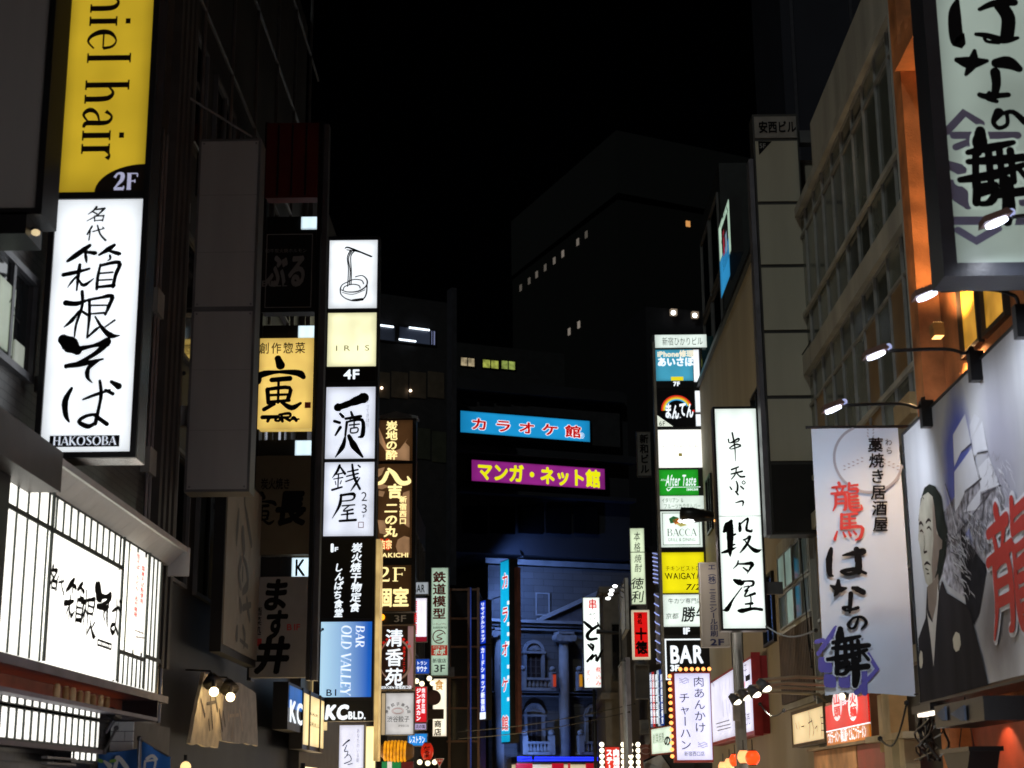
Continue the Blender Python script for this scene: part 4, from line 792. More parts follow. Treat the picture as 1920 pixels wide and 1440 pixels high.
# blue KC side box + cream grill box, parallel to wall
P = WL(-4.0)
q = P.rect(541, 1278, 568, 1375); r = thing('side_light_box', 'small blue lit box with white letters beside the cream one, at lower left centre', 'sign', P.p((q[0]+q[2])/2, q[1], .1))
MB().box(P, *q, -.25, 0).build('housing', DARK, r); f = MB().box(P, q[0]+.08, q[1]+.35, q[2]-.08, q[3]-.05, .001, .01).build('face_panel', lit('1860b0', .8, .3), r); text_h(f, P, 'KC', (541, 1310, 566, 1360), TXTW, .03, .02)
q = P.rect(566, 1290, 603, 1412); r = thing('side_light_box', 'cream glowing slatted box with dark lettering on the left wall, bottom left centre', 'sign', P.p((q[0]+q[2])/2, q[1], .1))
MB().box(P, *q, -.2, .03).build('housing', DARK, r); f = MB().box(P, q[0]+.08, q[1]+.08, q[2]-.08, q[3]-.08, .031, .04).build('face_panel', lit('ffe2a0', 1.1, .12), r)
for k in (1, 3): uu = q[0]+(q[2]-q[0])*k/4; MB().box(P, uu-.05, q[1], uu+.05, q[3], .041, .06).build('post', surf((.1, .08, .05)), r)
text_h(f, P, 'GRILL', (573, 1352, 594, 1366), INK, .0, .05); text_h(f, P, 'BAR', (574, 1334, 592, 1346), INK, .0, .05)
# KC tower
P = FY(31); r = thing('sign_tower', 'tall tower of stacked white, black and blue sign panels, left of centre', 'sign tower', P.p(-3.6, 2.6, -.2))
ua, ub = P.uv(609, 900)[0]-.05, P.uv(703, 900)[0]+.03; va, vb = P.uv(650, 1352)[1], P.uv(665, 443)[1]
MB().box(P, ua, va, ub, vb, -.35, 0).build('housing', surf((.02, .02, .024), .4), r); MB().box(P, ua-.1, va, ua-.02, vb-.1, -.3, -.1).build('post', surf((.12, .12, .14), .4), r)
for y0, y1 in ((850, 875), (900, 925), (935, 955)): MB().box(P, ua-.2, P.uv(600, y1)[1], ua-.14, P.uv(600, y0)[1], -.2, -.15).build('amber_marker', lit('e0a040', .7, 0), r)
def kp(x, y0, y1, mat, lab, m=.045):
    v1, v0 = P.uv(x, y0)[1], P.uv(x, y1)[1]; o = MB().box(P, ua+m, v0, ub-m, v1, .001, .02).build('sign_panel', mat, r); o['label'] = lab; return o
f = kp(664, 451, 578, WHT, 'white lit panel with noodle bowl drawing')
drawn(f, P, '175,112,3 200,108,5 325,158,5;185,120,3 250,130,4 330,158,3;205,125,4 188,165,3 195,230,3 190,330,3;215,125,4 195,170,3 205,240,3 200,320,3;228,128,4 208,160,3 212,250,3 210,320,3;148,345,4 160,320,3 200,300,3;235,275,3 275,268,3 302,295,4 295,330,4 250,358,4 190,362,3 155,350,3;148,345,4 152,375,3 180,400,3 225,412,4 275,405,4 298,370,4 302,300,3;195,300,3 230,290,3 270,295,3 282,315,3;165,350,3 175,330,3 220,318,3 255,325,3 262,340,3;220,410,6 275,404,8;160,365,2 220,376,2 290,350,2', 590, 430, 3.065, INK, n=.024, wf=1.7)
f = kp(662, 587, 687, lit('fbf8c8', 1.15, .14), 'pale yellow lit panel with faint letters'); text_h(f, P, 'IRIS', (629, 648, 694, 658), surf((.75, .72, .5), .5, .05, 3, 0), 0, .024, track=.5)
f = kp(660, 690, 716, BLACKM, 'black floor number strip'); text_h(f, P, '4F', (645, 693, 675, 711), TXTW, .03, .024)
f = kp(660, 726, 860, WHTS, 'white lit panel with three brush characters'); brush(f, P, '一', (634, 747, 682, 764), INK, n=.024); brush(f, P, '滴', (628, 773, 680, 820), INK, n=.024, wf=1.1); brush(f, P, '八', (630, 818, 680, 857), INK, n=.024, wf=1.1)
text_v(f, P, 'いってきはち', 690, 748, 802, 7, surf((.5, .5, .55)), 0, .024)
f = kp(656, 867, 1005, WHTS, 'white lit panel with two brush characters'); brush(f, P, '銭', (624, 872, 675, 921), INK, n=.024, wf=1.1); brush(f, P, '屋b', (624, 927, 667, 977), INK, n=.024, wf=1.1)
for s, y0, y1 in (('2', 922, 940), ('3', 945, 962)): text_h(f, P, s, (677, y0, 690, y1), surf((.2, .2, .22)), 0, .024)
text_h(f, P, 'F', (680, 965, 686, 971), surf((.2, .2, .22)), 0, .024); MB().frame(P, *P.rect(672, 979, 682, 990), .012, .021, .026).build('red_seal', surf((.7, .15, .12)), f)
f = kp(653, 1012, 1160, surf((.012, .012, .014), .35), 'black panel with white brush style characters'); text_h(f, P, '1', (617, 1020, 626, 1035), TXTW, .06, .024); text_h(f, P, 'F', (627, 1026, 635, 1034), TXTW, .03, .024)
text_v(f, P, '炭火焼干物定食', 669, 1018, 1148, 20, TXTW, .03, .024, shear=.15, wav=.05, fill=1.0); text_v(f, P, 'しんぱち食堂', 636, 1056, 1158, 17, TXTW, .03, .024, shear=.15, wav=.08, fill=1.0)
# blue gradient panel
def grad(c0, c1, s, u0, u1, P=P):
    m, t, b = _new('printed_blue_panel'); N = t.nodes; L = t.links; tc = N.new('ShaderNodeTexCoord'); se = N.new('ShaderNodeSeparateXYZ'); L.new(tc.outputs['Object'], se.inputs[0])
    mr = N.new('ShaderNodeMapRange'); mr.inputs[1].default_value = u0; mr.inputs[2].default_value = u1; L.new(se.outputs[0], mr.inputs[0])
    cr = N.new('ShaderNodeValToRGB'); cr.color_ramp.elements[0].color = (*lin(c0), 1); cr.color_ramp.elements[1].color = (*lin(c1), 1); L.new(mr.outputs[0], cr.inputs[0])
    L.new(cr.outputs[0], b.inputs['Base Color']); L.new(cr.outputs[0], b.inputs['Emission Color']); b.inputs['Emission Strength'].default_value = s; return m
f = kp(650, 1166, 1307, grad('b4dcf4', '1458b8', .95, -.45, .45), 'blue lit bar panel with white serif letters')
serif(f, P, 'BAR', (668, 1172, 683, 1214), TXTW, n=.024, rot=True, wt=1.4, shear=.12); serif(f, P, 'OLD VALLEY', (641, 1172, 657, 1303), TXTW, n=.024, rot=True, wt=1.3, shear=.12); text_h(f, P, 'B1', (611, 1292, 632, 1305), INK, .01, .024)
f = kp(650, 1314, 1350, surf((.012, .012, .014), .35), 'black panel with building name in white'); text_h(f, P, 'KC', (609, 1322, 652, 1348), TXTW, .06, .024, shear=.15); text_h(f, P, 'BLD.', (653, 1334, 686, 1348), TXTW, .04, .024)
MB().box(P, ub+.01, P.uv(705, 1396)[1]-.3, ub+.09, P.uv(705, 1010)[1], -.6, -.05).build('lit_edge_strip', lit('ffd88c', .55, .35, 3), r)
P = FY(30.4); r, f = sign(P, (637, 1360, 681, 1470), lit('e4e8ff', .95, .1), .2, 'small_signboard', 'small pale lavender lit sign with handwriting below the tall white tower', fr=.02, fm=STEEL)
drawn(f, P, '255,1240,8 285,1210,10 312,1190,14;290,1235,6 270,1290,8 300,1290,6 290,1330,6;270,1350,6 310,1320,6 330,1370,6 270,1400,8;300,1410,6 340,1400,6', 590, 1140, 4.8, INK, n=.03); text_v(f, P, 'あなたのいる街', 672, 1366, 1430, 6, surf((.3, .3, .4)), 0, .03)
r = thing('cream_light_box', 'cream glowing wall panel right of the small lavender sign', 'sign', atY(696, 1400, 31.3)); P = FY(31.4); q = P.rect(684, 1360, 706, 1396); MB().box(P, q[0], q[1]-.6, q[2], q[3], -.1, 0).build('housing', DARK, r); MB().box(P, q[0]+.02, q[1]-.55, q[2]-.02, q[3]-.02, .001, .02).build('face_panel', lit('fff0b0', 1.2, .1), r)
# brown column
P = FY(38); BRN1 = surf((.2, .125, .07), .5, .25, 2.5, 0); BRL = lit('5a3c22', .5, .3, 2.0); ua, ub = P.uv(708, 920)[0], P.uv(775, 920)[0]
r = thing('sign_tower', 'brown sign column with glowing yellow characters and peaked top, right of the white tower', 'sign tower', P.p((ua+ub)/2, 4, -.2))
va, vb = P.uv(740, 1147)[1], P.uv(740, 785)[1]; MB().box(P, ua, va, ub+.06, vb, -.35, 0).build('housing', BLACKM, r)
MB().poly(P, [(ua-.05, vb), (ub+.1, vb), (ub+.1, vb+.04), ((ua+ub)/2, vb+.17), (ua-.05, vb+.04)], -.38, .08).build('peaked_cap', STEEL, r)
def bp(x, y0, y1, mat, lab):
    v1, v0 = P.uv(x, y0)[1], P.uv(x, y1)[1]; o = MB().box(P, ua+.02, v0, ub-.03, v1, .001, .02).build('sign_panel', mat, r); o['label'] = lab; return o
f = bp(740, 788, 864, BRL, 'upper brown panel with yellow characters'); CL = lit('a8805c', .7, .2, 3)
polyp(f, P, [(710, 800), (722, 845), (735, 862), (768, 864), (768, 838), (760, 830), (765, 822), (750, 842), (728, 850), (712, 830)], CL, .022, 'cloud_shape'); text_v(f, P, '炭地の酔', 735, 790, 862, 22, TXTY, .03, .027, fill=1.05)
f = bp(740, 870, 1046, BRL, 'long brown panel with yellow characters and red seals')
for pts in ([(708, 880), (722, 876), (716, 890), (708, 896)], [(708, 905), (730, 912), (716, 918), (708, 916)], [(710, 920), (722, 922), (718, 932), (710, 930)], [(756, 924), (768, 920), (768, 990), (760, 985), (750, 970), (752, 945)], [(708, 975), (720, 976), (725, 990), (735, 1005), (712, 1000)], [(746, 1012), (758, 1005), (768, 1008), (768, 1040), (748, 1042), (742, 1025)]): polyp(f, P, pts, CL, .022, 'cloud_shape')
drawn(f, P, '530,215,20 580,190,30 615,120,26;625,90,18 670,130,34 710,190,36 750,210,32 800,195,26 785,155,10', 590, 860, 4.5, TXTY, n=.028)
text_h(f, P, '吉', (727, 909, 754, 934), TXTY, .05, .028); text_v(f, P, '二の丸', 734, 942, 1008, 25, TXTY, .03, .028, shear=.12); text_v(f, P, '新宿西口', 756, 930, 984, 14, TXTY, .03, .028)
for xa in (709, 721): polyp(f, P, [(xa+7*math.cos(t)+6, 1021+11*math.sin(t)) for t in [k*math.pi/7 for k in range(14)]], lit('e03818', .8, 0), .03, 'red_seal')
text_h(f, P, '吉宗', (712, 1013, 735, 1030), TXTY, .02, .034); text_h(f, P, 'HAKICHI', (706, 1037, 766, 1045), TXTY, .02, .028)
f = bp(738, 1060, 1146, lit('4a3018', .4, .2), 'brown panel reading second floor private rooms'); serif(f, P, '2F', (706, 1065, 762, 1090), TXTY, n=.026, wt=1.2); text_h(f, P, '個室', (705, 1103, 767, 1138), TXTY, .03, .026)
P = FY(37.6); ua, ub = P.uv(712, 1230)[0], P.uv(777, 1230)[0]
r, f = sign(P, (713, 1174, 775, 1292), surf((.06, .025, .018), .4, .2), .25, 'framed_signboard', 'dark brown signboard with ring emblem and three white characters under the brown column', fr=.03, fm=surf((.3, .22, .14), .4))
text_v(f, P, '清香苑', 740, 1178, 1288, 34, TXTW, .018, .03); text_v(f, P, '焼肉ダイニング', 758, 1212, 1262, 5, RED, .02, .03)
mb = MB(); cu_, cv_ = P.uv(741, 1237); R = abs(P.uv(771, 1237)[0]-cu_); ribbon(mb, P, [(cu_+R*math.cos(t), cv_+R*1.25*math.sin(t), .02+.03*abs(math.cos(t/2))) for t in [k*math.pi/12 for k in range(25)]], .022, True, False); mb.build('ring_emblem', lit('a08070', .5, 0), f)
mb = MB(); 
for k in range(9):
    t = math.pi*(.85-.7*k/8); vs, fs, a_ = glyph('焼肉冷麺専門店青葉'[k], .02); s_ = .075; R1 = R*.98; cx_, cy_ = cu_+R1*math.cos(t), cv_+.12+R1*1.1*math.sin(t)
    an = t-math.pi/2; mb.add([P.p(cx_+((x-.5)*math.cos(an)-(y-.35)*math.sin(an))*s_, cy_+((x-.5)*math.sin(an)+(y-.35)*math.cos(an))*s_, .031) for x, y in vs], fs)
mb.build('curved_lettering', RED, f); text_h(f, P, 'SEIKOEN 新宿西口店', (714, 1286, 772, 1292), TXTW, .02, .03)
rect(f, P, (765, 1174, 775, 1290), lit('b08888', .5, .2), .018, 'pale_margin')
r2 = thing('floor_sign', 'small dark strip with grey floor number between the brown signs', 'sign', atY(745, 1166, 37.7)); o = MB().box(P, *P.rect(708, 1150, 776, 1169), -.1, 0).build('strip', BLACKM, r2); text_h(o, P, '3F', (738, 1153, 763, 1166), surf((.5, .5, .5)), .01, .004)
MB().ball(P.p(*P.uv(716, 1158), .08), .08, 10).build('amber_lamp', lit('ffa020', 2.0, 0), r2)
r, f = sign(P, (724, 1300, 775, 1377), lit('d8d8da', .72, .18, 3), .25, 'light_sign', 'silver grey lit dumpling sign with small oval emblem', fr=.015, fm=STEEL)
rect(f, P, (716, 1300, 723, 1378), lit('e0c8a0', .5, .1), .01, 'cream_edge', .01)
text_h(f, P, '渋谷餃子', (726, 1343, 768, 1354), INK, .0, .03); mb = MB()
cu_, cv_ = P.uv(746, 1333); R = abs(P.uv(757, 1333)[0]-cu_)
for sc__ in (1, .8): ribbon(mb, P, [(cu_+R*sc__*math.cos(t), cv_+R*.5*sc__*math.sin(t), .008) for t in [k*math.pi/10 for k in range(21)]], .018, True, False)
mb.build('oval_emblem', surf((.7, .3, .3)), f); mb = MB()
for k in range(7):
    t = math.pi*(.95-.9*k/6); vs, fs, a_ = glyph('博多餃子専門店'[k], .01); s_ = .085; an = t-math.pi/2; cx_, cy_ = cu_+R*1.9*math.cos(t), cv_-.05+R*1.5*math.sin(t)
    mb.add([P.p(cx_+((x-.5)*math.cos(an)-(y-.35)*math.sin(an))*s_, cy_+((x-.5)*math.sin(an)+(y-.35)*math.cos(an))*s_, .019) for x, y in vs], fs)
mb.build('curved_lettering', surf((.08, .07, .08)), f); text_h(f, P, '新宿西口店', (747, 1359, 767, 1363), surf((.2, .2, .2)), 0, .03)
# barrel lantern
P = FY(33); c0, c1 = P.p(*P.uv(714, 1408)), P.p(*P.uv(776, 1409)); r = thing('barrel_lantern', 'fat horizontal amber barrel shaped lantern at the bottom left of centre', 'lantern', (c0+c1)/2)
mb = MB(); mb.tube([c0.lerp(c1, t) for t in (0, .05, .2, .5, .8, .95, 1)], [.1, .14, .18, .2, .18, .14, .1], 18); mb.build('lantern_body', surf((.25, .12, .03), .6, .3), r, True)
for k in range(7): t = .14+.1*k; p = c0.lerp(c1, t); mb = MB(); mb.tube([p-(c1-c0)*.036, p, p+(c1-c0)*.036], [(.175+.035*math.sin(math.pi*t)), (.19+.035*math.sin(math.pi*t)), (.175+.035*math.sin(math.pi*t))], 18); mb.build('glowing_band', lit('f0a018', .8, .4, 8), r, True)
MB().tube([c0+Vector((0, 0, .15)), c0+Vector((-.3, 0, .25))], .02).build('bracket', DARK, r)
q = P.rect(715, 1427, 775, 1460); r = thing('fascia_sign', 'green white and red striped fascia sign under the amber barrel lantern', 'sign', P.p(q[0], q[1])); MB().box(P, *q, -.1, 0).build('housing', DARK, r)
for a, b, c in ((716, 726, '1c8a50'), (726, 735, 'f0f0e8'), (735, 752, '108848'), (752, 775, '5a1418')): MB().box(P, *P.rect(a, 1428, b, 1460), .001, .02).build('colour_block', lit(c, .55, .1), r)
# narrow far left stack
P = FY(44)
def small(rc, mat, lab, d=.15, nm='small_signboard', PP=None, fr=.015, fm=None): return sign(PP or P, rc, mat, d, nm, lab, fr=fr, fm=fm or STEEL)
r, f = small((776, 1092, 803, 1114), lit('b8c0c8', .6, .15), 'small grey lit bar sign with dark letters between brown column and pale green sign'); text_h(f, P, 'BAR', (775, 1096, 797, 1111), INK, .02, .03)
r, f = small((780, 1122, 800, 1203), lit('f4f0ff', 1.1, .1), 'white lit sign edged red at its foot beside the pale green sign'); text_v(f, P, '居酒屋', 779, 1125, 1190, 8, RED, .02, .03); rect(f, P, (779, 1194, 800, 1203), lit('a01830', .6, 0), .02)
r, f = small((780, 1236, 805, 1263), lit('1850c0', .7, .2), 'blue lit sign with white characters below the white red one'); text_h(f, P, 'トラン', (781, 1240, 801, 1247), TXTW, .02, .03); text_h(f, P, 'サウナ', (781, 1249, 801, 1260), TXTW, .03, .03)
r, f = small((779, 1288, 800, 1354), lit('d81828', .85, .1), 'red lit grill restaurant sign with white column of characters at lower centre left'); text_v(f, P, 'ジンギスカン', 785, 1290, 1352, 9, TXTW, .04, .03); text_v(f, P, '焼肉食放題', 794, 1290, 1338, 7, TXTW, .02, .03)
r, f = small((765, 1376, 801, 1398), lit('1888e0', .85, .2), 'bright blue lit restaurant sign just above the red lantern'); text_h(f, P, 'レストラン', (767, 1380, 797, 1394), TXTW, .02, .03)
r, f = small((778, 1357, 799, 1368), lit('d0c0f0', .6, .1), 'tiny lavender strip sign between red and blue signs'); text_h(f, P, '北の国', (780, 1359, 797, 1366), INK, .02, .03)
P = FY(47.5); GRN = lit('bcd8c0', .78, .1)
r = thing('sign_tower', 'slim pale green lit column sign with red characters at left centre', 'sign tower', P.p(*P.uv(825, 1265))); ua, ub = P.uv(809, 1165)[0], P.uv(840, 1165)[0]; va, vb = P.uv(825, 1266)[1], P.uv(825, 1065)[1]
MB().box(P, ua-.03, va-.03, ub+.03, vb+.03, -.25, 0).build('housing', STEEL, r); f = MB().box(P, ua, va, ub, vb, .001, .02).build('face_panel', GRN, r)
RD = surf((.5, .06, .04), .6, .05, 3, 0); text_v(f, P, '鉄道模型', 824, 1071, 1162, 25, RD, .03, .026); text_h(f, P, 'レンタルレイアウト', (811, 1168, 837, 1173), RD, .01, .026); text_h(f, P, '鉄道模型専門店', (812, 1175, 838, 1179), surf((.2, .3, .2)), .01, .026)
mb = MB(); c_ = P.uv(824, 1194); R = .19; ribbon(mb, P, [(c_[0]+R*math.cos(t), c_[1]+R*math.sin(t), .03) for t in [k*math.pi/8+.4 for k in range(14)]], .026, True, False); ribbon(mb, P, [(c_[0]+.1, c_[1]+.1, .03), (c_[0]-.08, c_[1], .03), (c_[0]+.08, c_[1]-.06, .03), (c_[0]-.1, c_[1]-.12, .03)], .027); mb.build('round_logo', RD, f)
rect(f, P, (809, 1210, 839, 1229), lit('c03828', .6, 0), .022); text_h(f, P, 'ポポ', (813, 1217, 835, 1228), GRN, .05, .03); text_h(f, P, 'ミニチュア', (811, 1211, 836, 1216), GRN, .02, .03)
text_h(f, P, '新宿店', (811, 1235, 837, 1243), INK, .01, .026); text_h(f, P, '3F', (813, 1246, 836, 1260), INK, .01, .026); bracket(r, P, (842, 1250, 851, 1268))
P = FY(46.6); r, f = sign(P, (812, 1273, 837, 1380), lit('fff2d8', 1.2, .1), .2, 'light_sign', 'cream lit shop sign half hidden by a dark disc, under the pale green sign', fr=.015, fm=STEEL)
text_h(f, P, '食', (815, 1275, 832, 1294), lit('e0a030', .6, 0), .02, .03); text_v(f, P, '商店', 821, 1350, 1380, 14, INK, .03, .03)
for x, y, rr, lab in ((813, 1308, 13, 'disc'),):
    t_ = thing('round_sign', 'dark brown round sign board in front of the cream lit sign', 'sign', atY(x, y, 45.6)); c = atY(x, y, 45.6); MB().tube([c, c+Vector((0, -.1, 0))], .21, 24).build('disc', surf((.1, .04, .03), .6), t_); MB().tube([c+Vector((0, -.1, 0)), c+Vector((0, -.12, 0))], .17, 24).build('disc_face', surf((.13, .05, .04), .6), t_)
    MB().box(FY(45.7), *FY(45.7).rect(796, 1330, 832, 1348), -.05, .1).build('lower_plank', surf((.06, .035, .02), .6), t_)
for i, (x, y) in enumerate(((781, 1277), (791, 1282), (805, 1272), (811, 1281), (787, 1429), (802, 1431), (815, 1429))):
    c = atY(x, y, 43.2); t_ = thing('globe_lamp', ('round globe lamp, leftmost over the red grill sign', 'round globe lamp, second from left over the red grill sign', 'round globe lamp, third over the red grill sign', 'round globe lamp, rightmost beside the cream sign', 'left globe lamp below the red paper lantern', 'middle globe lamp below the red paper lantern', 'right globe lamp below the red paper lantern')[i], 'lamp', c, 'globe lamps at lower left centre'); MB().ball(c, .07, 12).build('globe', lit('fff0c8', 2.0, 0), t_, True); MB().tube([c+Vector((0, 0, .07)), c+Vector((0, .1, .13))], .025).build('holder', DARK, t_)
def lantern(c, R, H, m, lab, grp=None, txt=None, PP=None, rc=None, nm='paper_lantern'):
    t_ = thing(nm, lab, 'lantern', c, grp); n_ = 9; c = Vector(c)
    mb = MB(); pts = []; rs = []
    for k in range(n_*2+1): t = k/(n_*2); pts.append(c+Vector((0, 0, (t-.5)*H))); rs.append(R*(math.sin(math.pi*(.12+.76*t))**.6)*(1 if k % 2 else .955))
    mb.tube(pts, rs, 18); o = mb.build('paper_body', m, t_, True)
    for s in (-.5, .5): MB().tube([c+Vector((0, 0, s*H)), c+Vector((0, 0, s*H*1.12))], R*.5, 12).build('rim', BLACKM, t_)
    MB().tube([c+Vector((0, 0, H*.56)), c+Vector((0, 0, H*.56+.15))], .01, 5).build('cord', BLACKM, t_)
    if txt: text_v(o, PP, txt, *rc, INK, .03, 0.0)
    return t_
c = atY(801, 1409, 42.6); lantern(c, .17, .42, lit('d02810', .6, .2, 5), 'red paper lantern with black characters at the bottom left of centre', None, 'だるま', FY(42.4), (800, 1399, 1421, 14))
P = FY(41.8); t_ = thing('stop_sign', 'inverted red triangle stop sign at the bottom edge left of centre', 'road sign', P.p(*P.uv(824, 1440))); polyp(t_, P, [(815, 1422), (833, 1422), (824, 1438)], surf((.7, .7, .7)), 0, 'sign_plate', .01); o = polyp(t_, P, [(816.5, 1423), (831.5, 1423), (824, 1436.5)], surf((.6, .03, .02)), .011, 'red_face', .003); text_h(o, P, '止まれ', (819, 1424.5, 829, 1428.5), surf((.8, .8, .8)), .03, .018)
MB().tube([P.p(P.uv(824, 1430)[0], .1, -.04), P.p(P.uv(824, 1430)[0], P.uv(824, 1425)[1], -.04)], .03).build('post', STEEL, t_)
# blue neon column signs
P = THRU(899, 1126, 58, 915, 1122)
for (y0, y1, s, lab) in ((1128, 1206, 'リサイクルショップ', 'upper narrow blue neon column sign with white characters'), (1212, 1348, 'カードショップ新宿西口', 'lower longer narrow blue neon column sign with white characters')):
    r, f = sign(P, (901, y0, 912, y1), lit('1038c0', 1.0, .2), .2, 'neon_column_sign', lab+', left of the cyan sign', fr=.03, fm=DARK); text_v(f, P, s, 906.5, y0+2, y1-2, 7, TXTW, .04, .03)
    if y0 > 1200: rect(f, P, (901, 1336, 912, 1348), lit('e8f4ff', 1.2, 0), .03, 'white_foot')
# cyan vertical karaoke
P = THRU(939, 1053, 60, 956, 1047)
r = thing('vertical_light_sign', 'tall thin cyan lit vertical sign with red and white characters at the street end', 'sign', P.p(*P.uv(947, 1396))); q0 = P.uv(941, 1392); q1 = P.uv(956, 1392); v1 = P.uv(947, 1052)[1]
MB().box(P, q0[0]-.04, q0[1]-.04, q1[0]+.04, v1+.04, -.35, 0).build('housing', DARK, r); f = MB().box(P, q0[0], q0[1], q1[0], v1, .001, .02).build('face_panel', lit('10b4e8', .95, .08), r)
for y, ch in ((1090, 'カ'), (1153, 'ラ'), (1218, 'オ'), (1285, 'ケ'), (1357, '館')): 
    text_h(f, P, ch, (942, y-14, 955, y+12), TXTW, .07, .026); text_h(f, P, ch, (942, y-14, 955, y+12), lit('e01828', .8, 0), .02, .032)
for y in (1130, 1170, 1189, 1206, 1250, 1270, 1311): rect(f, P, (952, y-3, 956, y+3), TXTW, .026, 'white_dot')
MB().box(P, q1[0]+.06, q0[1]+.3, q1[0]+.3, v1-.3, -.35, -.2).build('side_board', surf((.12, .04, .03)), r)
# ================================================================ RIGHT SIGNS
P = FY(41); r = thing('sign_tower', 'tall right tower of stacked coloured tenant signs under a white name header', 'sign tower', P.p(3.7, 4.5, -.2))
ua, ub, ue = P.uv(1236, 900)[0], P.uv(1319, 900)[0], P.uv(1304, 700)[0]; va, vb = P.uv(1275, 1262)[1], P.uv(1275, 627)[1]
MB().box(P, ua-.07, va, ub+.06, vb, -.4, 0).build('housing', surf((.03, .03, .032), .4), r)
MB().box(P, ua-.07, va-1.0, ua-.0, vb-.2, -.1, .03).build('post', surf((.25, .24, .22), .4), r)
def hp(y0, y1, mat, lab, x1=None, x0=None):
    a = P.uv(1270, y0)[1], P.uv(1270, y1)[1]; o = MB().box(P, ua if x0 is None else x0, a[1], ub if x1 is None else x1, a[0], .001, .025).build('sign_panel', mat, r); o['label'] = lab; return o
us = ub-.17
f = hp(628, 652, WHTG, 'pale header with grey building name', ub+.22); text_h(f, P, '新宿ひかりビル', (1241, 633, 1318, 648), surf((.2, .22, .2)), .0, .03)
f = hp(656, 714, lit('48a8c8', .8, .1), 'light blue repair shop panel', us); text_h(f, P, 'iPhone修理', (1232, 658, 1301, 670), lit('f8f0d8', .95, 0), .045, .03); text_h(f, P, 'あいさぽ', (1232, 671, 1301, 687), TXTW, .05, .03); rect(f, P, (1258, 707, 1281, 714), lit('f0e020', .9, 0), .03, 'yellow_band')
MB().box(P, us+.02, P.uv(1310, 716)[1], ub, P.uv(1310, 656)[1], .001, .03).build('white_edge_strip', WHT, r)
f = hp(715, 729, BLACKM, 'black floor number strip', us); text_h(f, P, '7F', (1262, 716, 1275, 724), TXTW, .05, .03)
f = hp(732, 800, surf((.01, .01, .014), .3), 'black panel with rainbow arc and round white characters', us)
cu_, cv_ = P.uv(1269, 768); R = abs(P.uv(1297, 768)[0]-cu_)
for k, c in enumerate(('d83020', 'f09020', 'e8e040', '40a8e0')):
    mb = MB(); ribbon(mb, P, [(cu_+(R-.035*k)*math.cos(t), cv_+(R*.93-.035*k)*math.sin(t), .036) for t in [math.pi*(1.03-.93*j/12) for j in range(13)]], .03+.0004*k, True, False); mb.build('rainbow_band', lit(c, .85, 0), f)
text_h(f, P, 'まんてん', (1245, 757, 1300, 784), TXTW, .04, .034, wav=-.1, shear=.1); polyp(f, P, [(1232, 779), (1262, 800), (1233, 800)], lit('e8f0e0', .9, 0), .03, 'corner_flash'); text_h(f, P, '6F', (1235, 790, 1248, 799), surf((.1, .12, .1)), .0, .036)
o = MB(); o.ball(P.p(*P.uv(1300, 771), .03), .035, 10, (1, .1, 1)); o.build('red_dot', RED, f); text_h(f, P, '居酒屋まんてん', (1251, 781, 1277, 784.5), TXTW, .01, .034)
for a, b in ((733, 773), (777, 799)): MB().box(P, us+.03, P.uv(1310, b)[1], ub-.01, P.uv(1310, a)[1], .001, .03).build('white_edge_strip', WHT, r)
f = hp(806, 877, lit('fffff8', 1.5, .05), 'plain white lit panel with tiny print'); GT = surf((.35, .4, .35)); text_h(f, P, '新宿西口駅前歯科・矯正歯科', (1241, 835, 1312, 839), GT, 0, .03); text_h(f, P, 'デンタルクリニック新宿', (1241, 843, 1300, 847), GT, 0, .03); rect(f, P, (1272, 850, 1279, 856), lit('b0a050', .5, 0), .03, 'tiny_logo')
f = hp(881, 929, lit('20a828', .75, .08), 'bright green panel with white script', us+.03)
text_h(f, P, 'After Taste', (1247, 890, 1305, 911), TXTW, .012, .03, shear=.3); drawn(f, P, '325,1285,6 335,1298,5 365,1270,4;330,1275,3 550,1272,3', 1160, 560, 3.6, TXTW, n=.03); text_h(f, P, 'DINING BAR', (1287, 916, 1309, 920), TXTW, .03, .03); text_h(f, P, 'After', (1239, 898, 1250, 902), TXTW, 0, .03)
o = hp(930, 955, WHTG, 'pale panel with green katakana lines'); GRT = surf((.1, .25, .1)); text_h(o, P, 'イタリアン ＆', (1240, 934, 1282, 943), GRT, 0, .03); text_h(o, P, 'フルーツカクテルバー', (1244, 945, 1314, 954), GRT, 0, .03)
f = hp(959, 1026, lit('eafaf2', 1.05, .06), 'white fruit bar panel with grey serif name', us+.08); MB().frame(P, *P.rect(1241, 962, 1313, 1022), .015, .026, .03).build('thin_border', surf((.4, .45, .42)), f)
serif(f, P, 'BACCA', (1250, 992, 1306, 1005), surf((.2, .22, .2)), n=.03, wt=.9); text_h(f, P, 'GRILL & DINING', (1252, 1009, 1304, 1015), surf((.6, .65, .62)), 0, .03)
for pts, c in (([(1254, 973), (1262, 968), (1272, 971), (1268, 980), (1257, 982)], '2c6a3c'), ([(1260, 975), (1272, 972), (1278, 980), (1266, 984)], 'd06828'), ([(1266, 982), (1278, 979), (1288, 985), (1276, 988)], 'c8c070')): polyp(f, P, pts, lit(c, .7, .2, 8), .03, 'fruit_picture')
hp(1028, 1034, BLACKM, 'thin black strip', us+.08)
f = hp(1036, 1112, lit('f0e410', .9, .06), 'yellow bistro panel with black letters', us+.1); text_h(f, P, 'チキンビストロ', (1247, 1061, 1313, 1071), INK, 0, .03); text_h(f, P, 'WAIGAYA', (1247, 1074, 1316, 1086), INK, .01, .03, shear=-.1); text_h(f, P, '7/2', (1284, 1095, 1314, 1106), INK, .02, .03, shear=.2)
